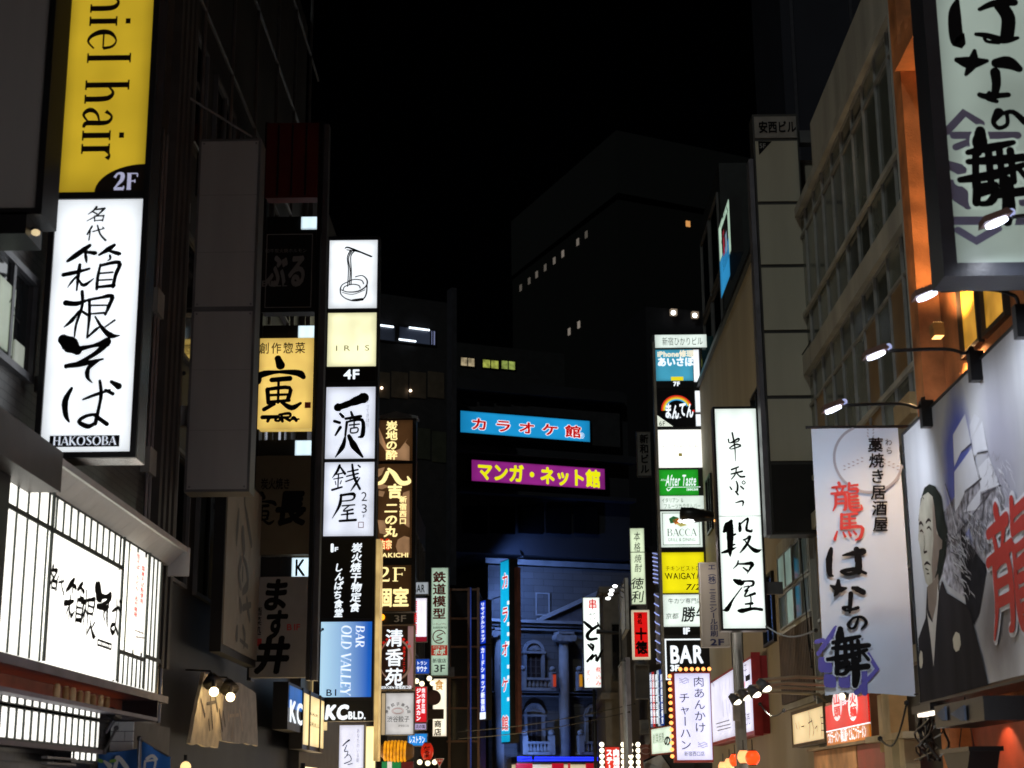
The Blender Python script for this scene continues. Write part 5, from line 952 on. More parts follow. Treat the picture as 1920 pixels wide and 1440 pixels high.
f = hp(1115, 1175, WHTG, 'white lit panel with brush style place name', us+.12); text_h(f, P, '牛カツ専門店', (1252, 1122, 1317, 1132), INK, .0, .03); text_h(f, P, '京都', (1247, 1150, 1272, 1161), INK, .0, .03, shear=.1); text_h(f, P, '勝牛', (1276, 1138, 1330, 1166), INK, .02, .03, shear=.12)
f = hp(1177, 1191, BLACKM, 'black ground floor number strip'); text_h(f, P, '1F', (1278, 1177, 1294, 1189), TXTW, .05, .03)
f = hp(1199, 1262, surf((.012, .014, .016), .35), 'black bar panel outlined in white'); q = P.rect(1250, 1200, 1324, 1262); MB().frame(P, ua+.01, P.uv(1270, 1275)[1], ub+.02, P.uv(1270, 1198)[1], .035, .026, .04).build('neon_outline', TXTW, f); text_h(f, P, 'BAR', (1255, 1210, 1320, 1243), TXTW, .035, .042)
text_h(f, P, '3F', (1256, 1247, 1274, 1258), TXTW, .05, .035); MB().box(P, ua, va-.2, ub, va, -.3, 0).build('lower_box', DARK, r)
# right side lit fin
MB().box(P, ub+.08, P.uv(1322, 1262)[1], ub+.16, P.uv(1322, 1200)[1], -.1, .05).build('lit_fin', lit('d8f4f0', .9, .1), r)
# glass box top beside header
MB().box(P, ub+.1, P.uv(1340, 700)[1], ub+.42, P.uv(1340, 628)[1], -.6, -.1).build('glass_box', glass('20383c', .2), r)
# Danda sign
P = FY(26.8); a0, a1 = P.uv(1346, 970)[0]+.02, P.uv(1426, 970)[0]; va, vb = P.uv(1395, 1178)[1], P.uv(1377, 767)[1]
r = thing('light_sign', 'tall bright white lit sign with thin black brush characters at right centre', 'sign', P.p((a0+a1)/2, va, -.15)); MB().box(P, a0-.04, va-.04, a1+.04, vb+.04, -.28, 0).build('housing', surf((.09, .08, .09), .4, .1, 3, .02, .4), r)
MB().frame(P, a0-.04, va-.04, a1+.04, vb+.04, .035, .001, .03).build('frame', DARK, r); f = MB().box(P, a0, va, a1, vb, .001, .015).build('face_panel', lit('f0fcf6', 1.25, .12, 1.2), r); vm = P.uv(1380, 968)[1]; MB().box(P, a0, vm-.005, a1, vm+.005, .015, .018).build('seam', surf((.5, .55, .52)), f)
for ch, rc in (('串', (1365, 812, 1390, 865)), ('天', (1370, 876, 1396, 899)), ('ぷ', (1368, 902, 1398, 922)), ('ら', (1378, 923, 1393, 949)), ('段', (1351, 974, 1428, 1043)), ('々', (1374, 1052, 1411, 1076)), ('屋', (1354, 1088, 1428, 1145))): brush(f, P, ch, rc, INK, n=.02, wf=1.25)
for y in ((872, 882), (1090, 1112)): bracket(r, P, (1432, y[0], 1470, y[1]))
# grey print shop sign, below
P = FY(28); SG = surf((.42, .38, .35), .6, .08); a0, a1 = P.uv(1313, 1130)[0], P.uv(1370, 1210)[0]; va, vb = P.uv(1340, 1213)[1], P.uv(1340, 1054)[1]
r = thing('dim_sign', 'grey beige sign with faint glow put into its face and navy characters partly behind the tall white sign', 'sign', P.p((a0+a1)/2, va, -.1)); MB().box(P, a0, va, a1, vb, -.2, 0).build('housing', SG, r); f = MB().box(P, a0+.02, va+.02, a1-.02, vb-.02, .001, .01).build('face_panel', lit('a09488', .18, .05), r)  # face brightness put into a faint emission, no tubes inside
NV = surf((.01, .015, .07), .5, 0, 3, 0); text_v(f, P, 'エ（株）ニミニシール印刷', 1334, 1058, 1194, 15, NV, .02, .016, fill=1.05); text_h(f, P, '2F', (1331, 1198, 1359, 1210), NV, .03, .016)
# Anzai column
P = FY(24.9); ua, ub = P.uv(1432, 600)[0], P.uv(1513, 600)[0]; va, vb = P.uv(1490, 1002)[1], P.uv(1460, 214)[1]; PAN = surf((.4, .385, .31), .45, .13, 1.6, .03, streak=True)
r = thing('sign_tower', 'tall unlit beige sign column of six blank panels under a dark lettered header', 'sign tower', P.p((ua+ub)/2, va, -.2)); MB().box(P, ua-.03, va, ub+.03, vb, -.4, 0).build('housing', surf((.06, .06, .06), .4, .2, 3, 0, .5), r); MB().box(P, ua-.12, va-.0, ua-.045, vb-.8, -.3, .0).build('post', surf((.2, .2, .24), .35, .2, 3, 0, .6), r)
vs_ = [P.uv(1470, y)[1] for y in (216, 262, 381, 499, 622, 745, 868, 1000)]
for i in range(7):
    m_ = surf((.2, .19, .18), .5) if i == 0 else (surf((.01, .01, .01), .4) if i == 6 else PAN)
    o = MB().box(P, ua, vs_[i+1]+.03, ub, vs_[i]-.03, .001, .02).build('sign_panel', m_, r)
    if i == 0: text_h(o, P, '安西ビル', (1421, 229, 1493, 250), INK, .03, .026); o['label'] = 'header panel with dark building name'
    elif i == 1: polyp(o, P, [(1421, 266), (1447, 266), (1423, 292)], INK, .024, 'corner_flash'); text_h(o, P, '5F', (1423, 270, 1436, 279), surf((.2, .2, .2)), .02, .03)
    elif i == 6: o['label'] = 'black blank panel'
for y in (240, 565, 590): bracket(r, P, (1500, y, 1535, y+22), -.3, -.1, GREYM)
# rooftop poster sign beyond
P = WR(5.2); q = P.rect(1372, 385, 1394, 515); v0, v1 = q[1]+.0, q[3]; A_ = P.uv(1371, 450)[0]; B_ = P.uv(1393, 450)[0]
r = thing('poster_light_sign', 'glowing pale green poster sign with blue foot high on the dark glass building', 'sign', P.p((A_+B_)/2, 15.0, .2)); vlo, vhi = P.uv(1382, 500)[1], P.uv(1382, 395)[1]
MB().box(P, A_-.05, vlo-.05, B_+.05, vhi+.05, 0, .3).build('housing', DARK, r); f = MB().box(P, A_, vlo, B_, vhi, .3, .315).build('face_panel', lit('c0e0c8', .8, .1), r)
rect(f, P, (1373, 492, 1394, 516), lit('3090c8', .8, .1), .32, 'blue_foot'); rect(f, P, (1376, 430, 1392, 480), surf((.05, .05, .06)), .32, 'picture'); text_h(f, P, 'ショット', (1374, 398, 1392, 425), surf((.1, .2, .2)), .0, .33)
for a, b, c, d, k in ((1379, 436, 1384, 474, 'b03040'), (1384, 440, 1389, 468, 'a0b8d0')): rect(f, P, (a, b, c, d), lit(k, .5, .3, 4), .325, 'picture_figure')
# far unlit building name sign
P = FY(46); r, f = sign(P, (1194, 810, 1221, 892), surf((.12, .12, .12), .6), .15, 'dim_sign', 'dim grey unlit vertical building name sign left of the tall right tower', fr=.02, fm=DARK); text_v(f, P, '新和ビル', 1207, 814, 889, 17, INK, .03, .03)
# tokkuri / jittoku
P = FY(46.6); r, f = sign(P, (1181, 991, 1211, 1133), lit('dcecc8', .95, .14, 2), .2, 'light_sign', 'pale greenish lit column sign with thin brush characters above the red one', fr=.02, fm=STEEL)
text_v(f, P, '本格', 1194, 996, 1036, 13, INK, .0, .03, shear=.15); text_v(f, P, '焼酎', 1196, 1039, 1074, 14, INK, .0, .03, shear=.15); text_v(f, P, '徳利', 1195, 1082, 1131, 24, INK, .01, .03, shear=.15); rect(f, P, (1181, 1035, 1212, 1036.2), surf((.3, .35, .3)), .03, 'seam')
r, f = sign(P, (1188, 1148, 1216, 1232), lit('e01210', .85, .08), .2, 'light_sign', 'red lit vertical sign with black characters inside a cream border', fr=.06, fm=lit('f0e0c0', .7, .1)); text_v(f, P, '酒処', 1199, 1150, 1171, 9, INK, .03, .03); text_h(f, P, '十', (1191, 1178, 1213, 1200), INK, .05, .03); text_h(f, P, '徳', (1192, 1203, 1214, 1226), INK, .05, .03)
P = FY(46.9); t_ = thing('outdoor_unit', 'dark boxed air unit under the red vertical sign', 'air conditioner', P.p(P.uv(1203, 1310)[0], P.uv(1203, 1310)[1])); q = P.rect(1190, 1246, 1219, 1310); MB().box(P, *q, -.4, 0).build('casing', surf((.07, .065, .06), .5), t_); MB().frame(P, *q, .04, .001, .03).build('frame', GREYM, t_)
t_ = thing('outdoor_unit', 'round fan air unit low on the wall below the dark boxed one', 'air conditioner', P.p(P.uv(1208, 1375)[0], P.uv(1208, 1375)[1])); q = P.rect(1200, 1350, 1217, 1376); MB().box(P, *q, -.3, 0).build('casing', surf((.12, .12, .12), .5), t_); MB().tube([P.p((q[0]+q[2])/2, (q[1]+q[3])/2, .0), P.p((q[0]+q[2])/2, (q[1]+q[3])/2, .03)], .11, 14).build('fan_grille', GREYM, t_)
P = WR(2.95); q = P.rect(1169, 1250, 1186, 1415); t_ = thing('side_board', 'tall pale purple grey side board behind the slim street pole', 'board', P.p(q[0], q[1])); MB().box(P, *q, 0, .15).build('board', surf((.3, .29, .36), .6, .3, 2), t_); MB().frame(P, *q, .04, .15, .18).build('frame', GREYM, t_)
# blue spiral lit poles between towers
PB_ = FY(44)
for x, y0, y1, lab in ((1229, 1036, 1095, 'upper'), (1232, 1112, 1245, 'lower')):
    a, b = PB_.uv(x, y0), PB_.uv(x+2, y1); t_ = thing('wrapped_light_pole', lab+' bluish pole wound with lights left of the stacked tower', 'light pole', PB_.p(a[0], b[1])); MB().tube([PB_.p(a[0], b[1]), PB_.p(a[0], a[1])], .07, 10).build('pole', surf((.3, .3, .4), .4), t_)
    mb = MB(); N = 40; mb.tube([PB_.p(a[0]+.085*math.cos(k*1.2), b[1]+(a[1]-b[1])*k/N, .085*math.sin(k*1.2)) for k in range(N+1)], .014, 5); mb.build('light_cord', lit('a8b8ff', 1.0, .2), t_)
# skewer/tonkatsu sign at far right-centre
P = FY(55); r, f = sign(P, (1093, 1121, 1127, 1289), lit('f4fffa', 1.3, .06), .25, 'light_sign', 'white lit vertical cutlet sign with red and thick black characters at right centre', fr=.02, fm=DARK)
text_h(f, P, '串', (1102, 1124, 1120, 1143), RED, .02, .03); text_h(f, P, 'かつ', (1104, 1146, 1118, 1164), surf((.3, .2, .2)), 0, .03)
drawn(f, P, '62,345,16 95,375,26 115,390,20;160,350,10 185,395,12;160,375,20 110,410,22 85,445,26 100,475,22 155,470,18;90,515,14 120,545,20;110,510,14 130,525,18 125,560,12;85,640,18 130,590,18 110,630,14 150,590,14 155,640,18 195,560,16', 1080, 1080, 4, INK, n=.03, wf=.95)
text_v(f, P, '煮込み', 1121, 1250, 1287, 11, RED, .01, .03); text_v(f, P, '炙り', 1103, 1255, 1283, 10, RED, 0, .03)
t_ = thing('cobra_street_lamp', 'dark unlit street lamp arm crossing in front of the cutlet sign', 'street lamp', atY(1170, 1440, 53)); P = FY(53); p0, p1 = P.p(*P.uv(1160, 1187)), P.p(*P.uv(1118, 1184)); px_ = P.uv(1163, 1187)[0]
MB().tube([p0, p1], [.04, .09], 8).build('lamp_head', BLACKM, t_); MB().tube([P.p(px_, .1), P.p(px_, P.uv(1163, 1180)[1])], [.06, .045], 8).build('pole', STEEL, t_)
# lamps cluster on arms lighting grey board
t_ = thing('lamp_bracket', 'bracket with four small bright lamps above the cutlet sign', 'lamp bracket', atY(1150, 1110, 54)); PL4 = [(1153, 1099), (1147, 1107), (1145, 1114), (1140, 1122)]
for k, (x, y) in enumerate(PL4):
    c = atY(x, y, 52-.9*k*0); MB().ball(c, .07, 10, (1.2, 1, .7)).build('lamp_glass', lit('ffffff', 4, 0), t_); MB().tube([c+Vector((.03, 0, .04)), c+Vector((.35, .1, .12)), c+Vector((.5, .3, .05))], .02, 6).build('arm', STEEL, t_)
P = WR(3.15); q = P.rect(1166, 1110, 1180, 1180); r = thing('wall_board', 'grey white unlit board lit by small lamps beside the greenish column sign', 'board', P.p(q[0], q[1])); MB().box(P, *q, 0, .1).build('board', surf((.5, .52, .55), .5, .3, 2), r); MB().frame(P, *q, .05, .1, .13).build('frame', STEEL, r)
# poles
for x, yt, Y, lab in ((1172, 1240, 42, 'slim grey street pole right of the cutlet sign, bottom centre right'), (1115, 1292, 54, 'slim dark pole holding up the white cutlet sign')):
    P = FY(Y); u = P.uv(x, 1350)[0]; t_ = thing('street_pole', lab, 'pole', P.p(u, .12)); MB().tube([P.p(u, .12), P.p(u, P.uv(x, yt)[1])], [.075, .055], 10).build('shaft', surf((.3, .3, .3), .5) if x > 1120 else DARK, t_, True); MB().tube([P.p(u, .12), P.p(u, .5)], .1, 10).build('base', GREYM, t_)
    if x > 1120: MB().ball(P.p(u, P.uv(x, yt)[1]), .06, 8).build('pole_cap', STEEL, t_)
P = FY(27.3); u = P.uv(1386, 1300)[0]; t_ = thing('street_pole', 'thick grey street pole under the tall white brush sign', 'pole', P.p(u, .12)); MB().tube([P.p(u, .12), P.p(u, P.uv(1380, 1185)[1])], [.11, .085], 12).build('shaft', surf((.24, .23, .22), .5), t_, True)
MB().tube([P.p(u, .12), P.p(u, .6)], .13, 12).build('base', GREYM, t_); MB().box(P, *P.rect(1372, 1322, 1385, 1352), .08, .25).build('junction_box', surf((.3, .27, .25), .6), t_)
# street lamp head in front of tower
t_ = thing('street_lamp_head', 'dark street lamp head with glowing underside in front of the stacked tower', 'street lamp', atY(1340, 975, 27.2)); P = FY(27.2); a, b, c = P.p(*P.uv(1338, 968)), P.p(*P.uv(1300, 966)), P.p(*P.uv(1277, 966))
MB().tube([a, b, c, c+(c-b)*.1], [.07, .135, .14, .06], 12).build('lamp_housing', BLACKM, t_, True); MB().ball((b+c)/2-Vector((0, 0, .1)), .14, 12, (1.2, .8, .3)).build('lamp_lens', lit('ffffff', 3.5, 0), t_, True); MB().ball(P.p(*P.uv(1340, 978), .1), .028, 8).build('amber_dot', lit('ffb060', 2, 0), t_)
L = bpy.data.lights.new('street_light', 'SPOT'); L.energy = 160; L.color = (1, .95, .85); L.spot_size = 2.4; L.spot_blend = .5; L.shadow_soft_size = .1; o = bpy.data.objects.new('street_light', L); COL.objects.link(o); o.parent = t_; o.location = ((b+c)/2-Vector((0, 0, .14)))-ROOT[t_]
# fried rice sign with bulbs
P = FY(33.5); a0, a1 = P.uv(1267, 1340)[0], P.uv(1333, 1340)[0]; va, vb = P.uv(1300, 1425)[1], P.uv(1300, 1263)[1]
r = thing('bulb_framed_sign', 'lavender white lit sign with black handwritten fried rice characters and amber bulb edge', 'sign', P.p((a0+a1)/2, va, -.1)); MB().box(P, a0-.06, va-.05, a1+.02, vb+.03, -.2, 0).build('housing', surf((.25, .03, .02), .5), r)
mb = MB(); N = 12
V = [P.p(a0+(a1-a0)*i/N, v, .02+.06*math.sin(math.pi*i/N)) for v in (va, vb) for i in range(N+1)]; mb.add(V, [(i, i+1, N+2+i, N+1+i) for i in range(N)]); f = mb.build('face_panel', lit('dcdcff', 1.0, .08), r, True)
text_v(f, P, '肉あんかけ', 1309, 1268, 1375, 22, INK, .0, .085, fill=.95); text_v(f, P, 'チャーハン', 1282, 1298, 1408, 22, INK, .0, .085); text_h(f, P, '新宿西口店', (1282, 1409, 1321, 1418), INK, .0, .085)
for rc in ((1273, 1271, 1291, 1283), (1308, 1391, 1326, 1403)):
    mb = MB(); q = P.rect(*rc); 
    for k in range(3): ribbon(mb, P, [(q[0]+(q[2]-q[0])*t, q[1]+(q[3]-q[1])*(.2+.3*k+.12*math.sin(t*9+k)), .01) for t in [j/6 for j in range(7)]], .085)
    mb.build('cloud_logo', surf((.3, .3, .4)), f)
bulb = None
for k in range(13):
    x, y = 1261, 1268+12.5*k; c = P.p(a0-.1, P.uv(1262, y)[1], .03)
    if bulb is None: bulb = MB().ball(c, .042, 8).build('edge_bulb', lit('ff9a50', 2.6, 0), r, True); c0 = c
    else: inst(bulb, r, c-c0)
for k in range(6): inst(bulb, r, P.p(a0+.12+.12*k, vb+.09, .03)-c0)
# far strip signs
P = THRU(1219, 1263, 43, 1247, 1254)
r = thing('strip_sign_board', 'narrow multi strip blue red and white board left of the bulb edged sign', 'sign', P.p(*P.uv(1235, 1365))); q = P.rect(1221, 1262, 1246, 1360)
for i, (a, c, s) in enumerate(((0, '7080a8', .5), (.2, 'd02828', .7), (.4, '303038', .3), (.62, 'c8d8e8', .8), (.8, '2848a0', .6))):
    w_ = (q[2]-q[0]); o = MB().box(P, q[0]+w_*a, q[1], q[0]+w_*(a+.18), q[3], 0, .05).build('vertical_strip', lit(c, s, .3, 5), r)
    text_v(o, P, '居酒屋宴会個室', 1223.5+25*a, 1264, 1358, 3.6, TXTW if i != 3 else INK, .02, .055)
MB().box(P, q[0]-.04, q[1]-.04, q[2]+.04, q[3]+.04, -.15, -.002).build('backing', DARK, r)
q = P.rect(1220, 1370, 1262, 1413); r, f = sign(P, (1222, 1368, 1262, 1410), lit('dcf0dc', .95, .15), .15, 'light_sign', 'pale green white lit board with grey print, left of the bulb edged sign', fr=.03, fm=surf((.3, .05, .04))); text_h(f, P, '創業焼鳥', (1226, 1376, 1248, 1392), surf((.3, .35, .3)), 0, .03); text_h(f, P, 'の', (1247, 1380, 1260, 1398), INK, .05, .03)
# bulb framed stake sign
P = FY(50); r, f = sign(P, (1134, 1401, 1163, 1470), lit('d83020', .7, .2), .15, 'bulb_framed_sign', 'small red sign with white characters framed by white bulbs at the bottom', fr=.03, fm=DARK); text_v(f, P, 'ステーキ', 1142, 1404, 1462, 12, TXTW, .05, .03); text_v(f, P, '肉酒場', 1155, 1404, 1450, 12, TXTW, .05, .03)
P2_ = P
for gi, xs in enumerate(((1128,), (1168,), (1182, 1196))):
    for x in xs:
        b0 = None
        r_ = thing('bulb_string', ('vertical string of white bulbs left of the small red sign', 'vertical string of white bulbs right of the small red sign', 'vertical string of white bulbs near the brown panel')[gi] if x != 1196 else 'rightmost vertical string of white bulbs at the bottom', 'bulb string', atY(x, 1440, 49.8), 'bulb strings round the red sign'); a_ = FY(49.8).uv(x, 1400)[0]
        MB().tube([FY(49.9).p(a_, 1.8), FY(49.9).p(a_, FY(49.9).uv(x, 1392)[1])], .015, 5).build('cord', DARK, r_)
        for k in range(5):
            c = FY(49.7).p(a_, FY(49.7).uv(x, 1396+11*k)[1])
            if b0 is None: b0 = MB().ball(c, .075, 8).build('bulb', lit('fff4d8', 3, 0), r_, True); cc = c
            else: inst(b0, r_, c-cc)
r = thing('wall_panel', 'brown red wall board with oval logo beside the bulb strings', 'board', atY(1205, 1420, 48)); P = FY(48); o = MB().box(P, *P.rect(1200, 1396, 1222, 1450), -.1, 0).build('board', surf((.25, .09, .07), .6), r); mb = MB(); c_ = P.uv(1211, 1408)
ribbon(mb, P, [(c_[0]+.14*math.cos(t), c_[1]+.09*math.sin(t), .015) for t in [k*math.pi/8 for k in range(17)]], .004, True, False); mb.build('oval_logo', surf((.6, .5, .5)), o)
r = thing('fabric_canopy', 'grey white folded canopy top at the bottom beside the oval logo board', 'canopy', atY(1230, 1440, 44)); P = FY(44); mb = MB(); a, b, c, d = P.p(*P.uv(1206, 1428)), P.p(*P.uv(1240, 1412), -.2), P.p(*P.uv(1262, 1445)), P.p(*P.uv(1205, 1460), .8)
mb.add([a, b, c, d], [(0, 1, 2, 3)]); mb.build('canopy_cloth', surf((.55, .53, .5), .6), r); MB().tube([a, b, c], .03, 6).build('canopy_rib', DARK, r)
# wall-parallel white boards, red edged
P = WR(4.2); q = P.rect(1330, 1240, 1414, 1372)
r = thing('billboard', 'white lit menu billboard with red end return, right of the bulb edged sign', 'billboard', P.p((q[0]+q[2])/2, 3.2, 0)); uA, uB, uC = P.uv(1328, 1330)[0], P.uv(1380, 1330)[0], P.uv(1412, 1330)[0]; vlo, vhi = P.uv(1412, 1370)[1], P.uv(1412, 1233)[1]
MB().box(P, uA, vlo-.06, uC+.06, vhi+.06, -.35, 0).build('housing', surf((.4, .03, .04), .5), r)
for a, b, s in ((uA+.05, uB-.02, 0), (uB+.04, uC-.02, 1)):
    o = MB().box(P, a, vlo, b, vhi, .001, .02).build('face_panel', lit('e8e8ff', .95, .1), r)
    if s == 0:
        drawn(o, P, '1090,780,10 1085,830,14;1110,790,8 1125,830,10;1165,780,7 1168,860,7;1185,770,7 1190,860,7;1215,760,7 1212,850,7;1240,760,7 1242,840,7;1190,940,14 1195,1050,16;1215,930,14 1225,1040,14;1240,960,10 1245,1020,10;1140,1110,6 1240,1080,6;1145,1135,6 1250,1110,6;1150,1160,6 1250,1135,6;1090,900,18 1100,960,24 1105,1030,20;1090,1100,12 1110,1180,10', 1060, 1080, 4, surf((.35, .36, .42)), n=.026)
    else: text_h(o, P, '餃子', (1391, 1250, 1404, 1266), surf((.3, .3, .35)), 0, .026); rect(o, P, (1400, 1268, 1409, 1274), INK, .026, 'dark_block'); text_h(o, P, '販売', (1395, 1340, 1410, 1358), surf((.3, .3, .35)), 0, .026); text_h(o, P, '肉酒場', (1390, 1282, 1400, 1288), RED, 0, .026)
MB().wbox(4.19, P.p(uC+.06, 0).y-.06, vlo-.1, 4.36, P.p(uC+.06, 0).y, vhi+.12).build('red_return', surf((.4, .03, .04), .5), r)
# red lanterns
for i, (x, y, rr) in enumerate(((1411, 1421, 12), (1394, 1419, 9), (1378, 1425, 8), (1368, 1432, 7), (1356, 1438, 6))):
    Y = 24+2.2*i; c = atY(x, y, Y); lantern(c, .1+.008*(i == 0), .2, lit('ff4818' if i in (0, 2) else 'ffb070', 1.5, .2, 6), ('nearest round red glowing lantern at bottom right of centre', 'pale orange lantern just behind the nearest red lantern', 'second red lantern of the row, third from the right', 'small pale lantern, second from the left end of the row', 'smallest lantern at the left end of the row')[i], 'round lanterns along the beige building')
# floodlights on arm near pole
for i, (x, y) in enumerate(((1381, 1316), (1399, 1308), (1417, 1302), (1436, 1291))):
    Y = 24.4-1.2*i; c = atY(x, y, Y); t_ = thing('gooseneck_floodlight', ('glowing floodlight nearest the street pole, leftmost of the four on steel pipes', 'second glowing floodlight from the street pole', 'third glowing floodlight, next to the banner side', 'rightmost glowing floodlight on the steel pipe arms')[i], 'lamp', c, 'floodlights on bent steel pipes')
    d = Vector((.5, -.15, -.6)).normalized(); MB().tube([c-d*.14+Vector((0, 0, .0)), c], [.045, .085], 12).build('lamp_shade', GREYM, t_, True); MB().ball(c+d*.0, .075, 12, (1, 1, .6)).build('lamp_glass', lit('fff6dc', 3.2, 0), t_, True)
    e = c-d*.14; MB().tube([e, e+Vector((.5, 0, .04)), Vector((4.3, e.y, e.z+.0)), Vector((4.4, e.y, e.z-.12)), Vector((4.42, e.y, e.z-.4))], .022, 8).build('pipe_arm', surf((.35, .27, .18), .4, .2, 3, 0, .6), t_)
    if i in (1, 3):
        L = bpy.data.lights.new('flood_light', 'SPOT'); L.energy = 45; L.color = (1, .9, .7); L.spot_size = 2.2; L.spot_blend = .6; L.shadow_soft_size = .05; o = bpy.data.objects.new('flood_light', L); COL.objects.link(o); o.parent = t_; o.location = d*.12; o.rotation_euler = (-d).to_track_quat('Z', 'Y').to_euler()
# low signs right: cream and red/orange squares
P = WR(4.25); r, f = sign(P, (1487, 1341, 1549, 1385), lit('f0d49a', .85, .14, 1.6), .15, 'light_sign', 'cream lit wall sign with thin brush characters beside the red ramen sign', fr=.05, fm=surf((.12, .08, .04)))
drawn(f, P, '290,600,8 300,640,10;310,590,6 320,645,8;330,625,6 350,620,8;385,520,8 392,620,12 388,710,6;400,560,8 420,640,12 415,690,8;380,600,6 410,580,6;430,640,6 445,620,8 445,660,8;470,540,8 478,620,10 480,690,10;470,560,5 500,555,5;475,600,5 500,600,5;475,650,5 500,650,5', 1420, 1200, 3.84, INK, n=.03)
P = WR(4.1); q = P.rect(1552, 1306, 1632, 1385)
r = thing('square_light_sign', 'red and orange lit square sign with two white ovals below the long white banner', 'sign', P.p((q[0]+q[2])/2, 2.0, 0)); u0_, u1_ = P.uv(1551, 1350)[0], P.uv(1632, 1350)[0]; v1_, v0_ = P.uv(1632, 1300)[1], P.uv(1632, 1386)[1]
MB().box(P, u0_-.04, v0_-.04, u1_+.04, v1_+.04, -.3, 0).build('housing', surf((.2, .1, .06)), r); f = MB().box(P, u0_, v0_+.2, u1_, v1_, .001, .02).build('face_panel', lit('d81c14', .8, .1), r); g = MB().box(P, u0_, v0_, u1_, v0_+.185, .001, .02).build('lower_panel', lit('c8701c', .7, .1), r); MB().box(P, u0_, v0_+.185, u1_, v0_+.2, .001, .024).build('white_line', TXTW, f)
text_h(g, P, 'つけラーメン・横山頂・とんこつラーメン', (1555, 1372, 1629, 1384), TXTW, .01, .026)
for x in (1573, 1603):
    c_ = P.uv(x, 1325); polyp(f, P, [(x+9*math.cos(t), 1322+30*math.sin(t)) for t in [k*math.pi/9 for k in range(18)]], lit('f4e8e8', .95, 0), .026, 'white_oval'); text_v(f, P, '山頭' if x < 1590 else '火麺', x, 1302, 1346, 13, RED, .04, .034)
text_h(f, P, '日本一', (1583, 1312, 1595, 1320), TXTW, .02, .03)
# small bulb on banner foot
t_ = thing('small_bulb', 'small glowing bulb at the foot of the long white banner', 'lamp', atY(1579, 1306, 16.9)); MB().ball(atY(1579, 1306, 16.9), .035, 10).build('bulb', lit('ffe8c0', 3, 0), t_, True); MB().tube([atY(1579, 1306, 16.9), atY(1585, 1300, 17.0)], .015).build('holder', DARK, t_)
# lower right facade pieces
t_ = thing('panelled_shutter_box', 'orange brown and dark red panels below the square ramen sign', 'shop fascia', (4.1, 18, 1.9)); P = WR(4.15)
for a, b, m_ in ((1525, 1605, surf((.45, .22, .09), .6, .4)), (1607, 1680, surf((.25, .02, .012), .5, .2))):
    qa, qb = P.uv(a, 1400)[0], P.uv(b, 1400)[0]; vt = P.uv(1605, 1398)[1]; MB().box(P, qa, .3, qb-.01, vt, -.1, 0).build('fascia_panel', m_, t_)
MB().box(P, P.uv(1525, 1400)[0], P.uv(1605, 1398)[1], P.uv(1700, 1400)[0], P.uv(1605, 1392)[1], -.1, .1).build('fascia_rail', surf((.2, .14, .08)), t_)
t_ = thing('steel_post_pair', 'cream painted pipe and beam corner beneath the billboard', 'pipe', (4.1, 16.8, 0)); CRM = surf((.5, .4, .24), .6, .25)
MB().box(P, P.uv(1690, 1380)[0], .1, P.uv(1705, 1380)[0], 2.9, 0, .2).build('post', CRM, t_); MB().box(P, P.uv(1660, 1380)[0], P.uv(1700, 1388)[1], P.uv(1735, 1380)[0], P.uv(1700, 1376)[1], 0, .24).build('beam', CRM, t_); MB().box(P, P.uv(1712, 1380)[0], .1, P.uv(1722, 1380)[0], P.uv(1700, 1389)[1], 0, .16).build('post', CRM, t_)
MB().box(P, P.uv(1665, 1380)[0], 2.05, P.uv(1688, 1380)[0], 2.7, -.1, .1).build('meter_box', surf((.35, .22, .06), .6, .3), t_)
# cables & meter by billboard foot
t_ = thing('cable_bundle', 'tangled black cables hanging beside the billboard foot', 'cables', (4.0, 15.8, 1.8)); P = WR(4.0)
for k in range(9):
    pts = [P.p(*P.uv(1735+random.uniform(-10, 28), 1330), .05)]
    for j in range(4): pts.append(P.p(*P.uv(1745+random.uniform(-14, 36), 1350+25*j), random.uniform(0, .12)))
    MB().tube([Vector(q) for q in catmull([tuple(p) for p in pts], 3)], random.uniform(.008, .018), 5).build('cable', BLACKM, t_)
c_ = P.uv(1742, 1355); MB().tube([P.p(c_[0]+.16*math.cos(t), c_[1]+.2*math.sin(t), .06) for t in [k*math.pi/8 for k in range(17)]], .022, 6).build('cable_coil', BLACKM, t_)
t_ = thing('fluorescent_wall_lamp', 'small white tube lamp under the lower left corner of the big billboard', 'lamp', atX(1752, 1336, 3.9)); P = WR(3.9); q = P.rect(1737, 1331, 1771, 1338); MB().box(P, q[0], q[1], q[2], q[1]+.03, .02, .09).build('tube', lit('fff0dc', 2.2, 0), t_); MB().box(P, q[0]-.03, q[1]+.031, q[2]+.03, q[3]+.03, -.05, .14).build('lamp_hood', BLACKM, t_)
t_ = thing('spot_lamp', 'tiny warm spotlight glowing on the dark red wall at the lower right', 'lamp', atX(1821, 1336, 4.1)); c = atX(1821, 1337, 4.1); d = Vector((.2, 0, -1)).normalized(); MB().tube([c+Vector((0, 0, .1)), c], [.02, .035], 8).build('lamp_body', DARK, t_); MB().ball(c, .03, 8).build('bulb', lit('ffe0b0', 4, 0), t_)
L = bpy.data.lights.new('red_wall_light', 'SPOT'); L.energy = 14; L.color = (1, .6, .35); L.spot_size = 1.8; L.shadow_soft_size = .03; o = bpy.data.objects.new('red_wall_light', L); COL.objects.link(o); o.parent = t_; o.location = d*.06; o.rotation_euler = (-Vector((.5, .1, -1))).to_track_quat('Z', 'Y').to_euler()
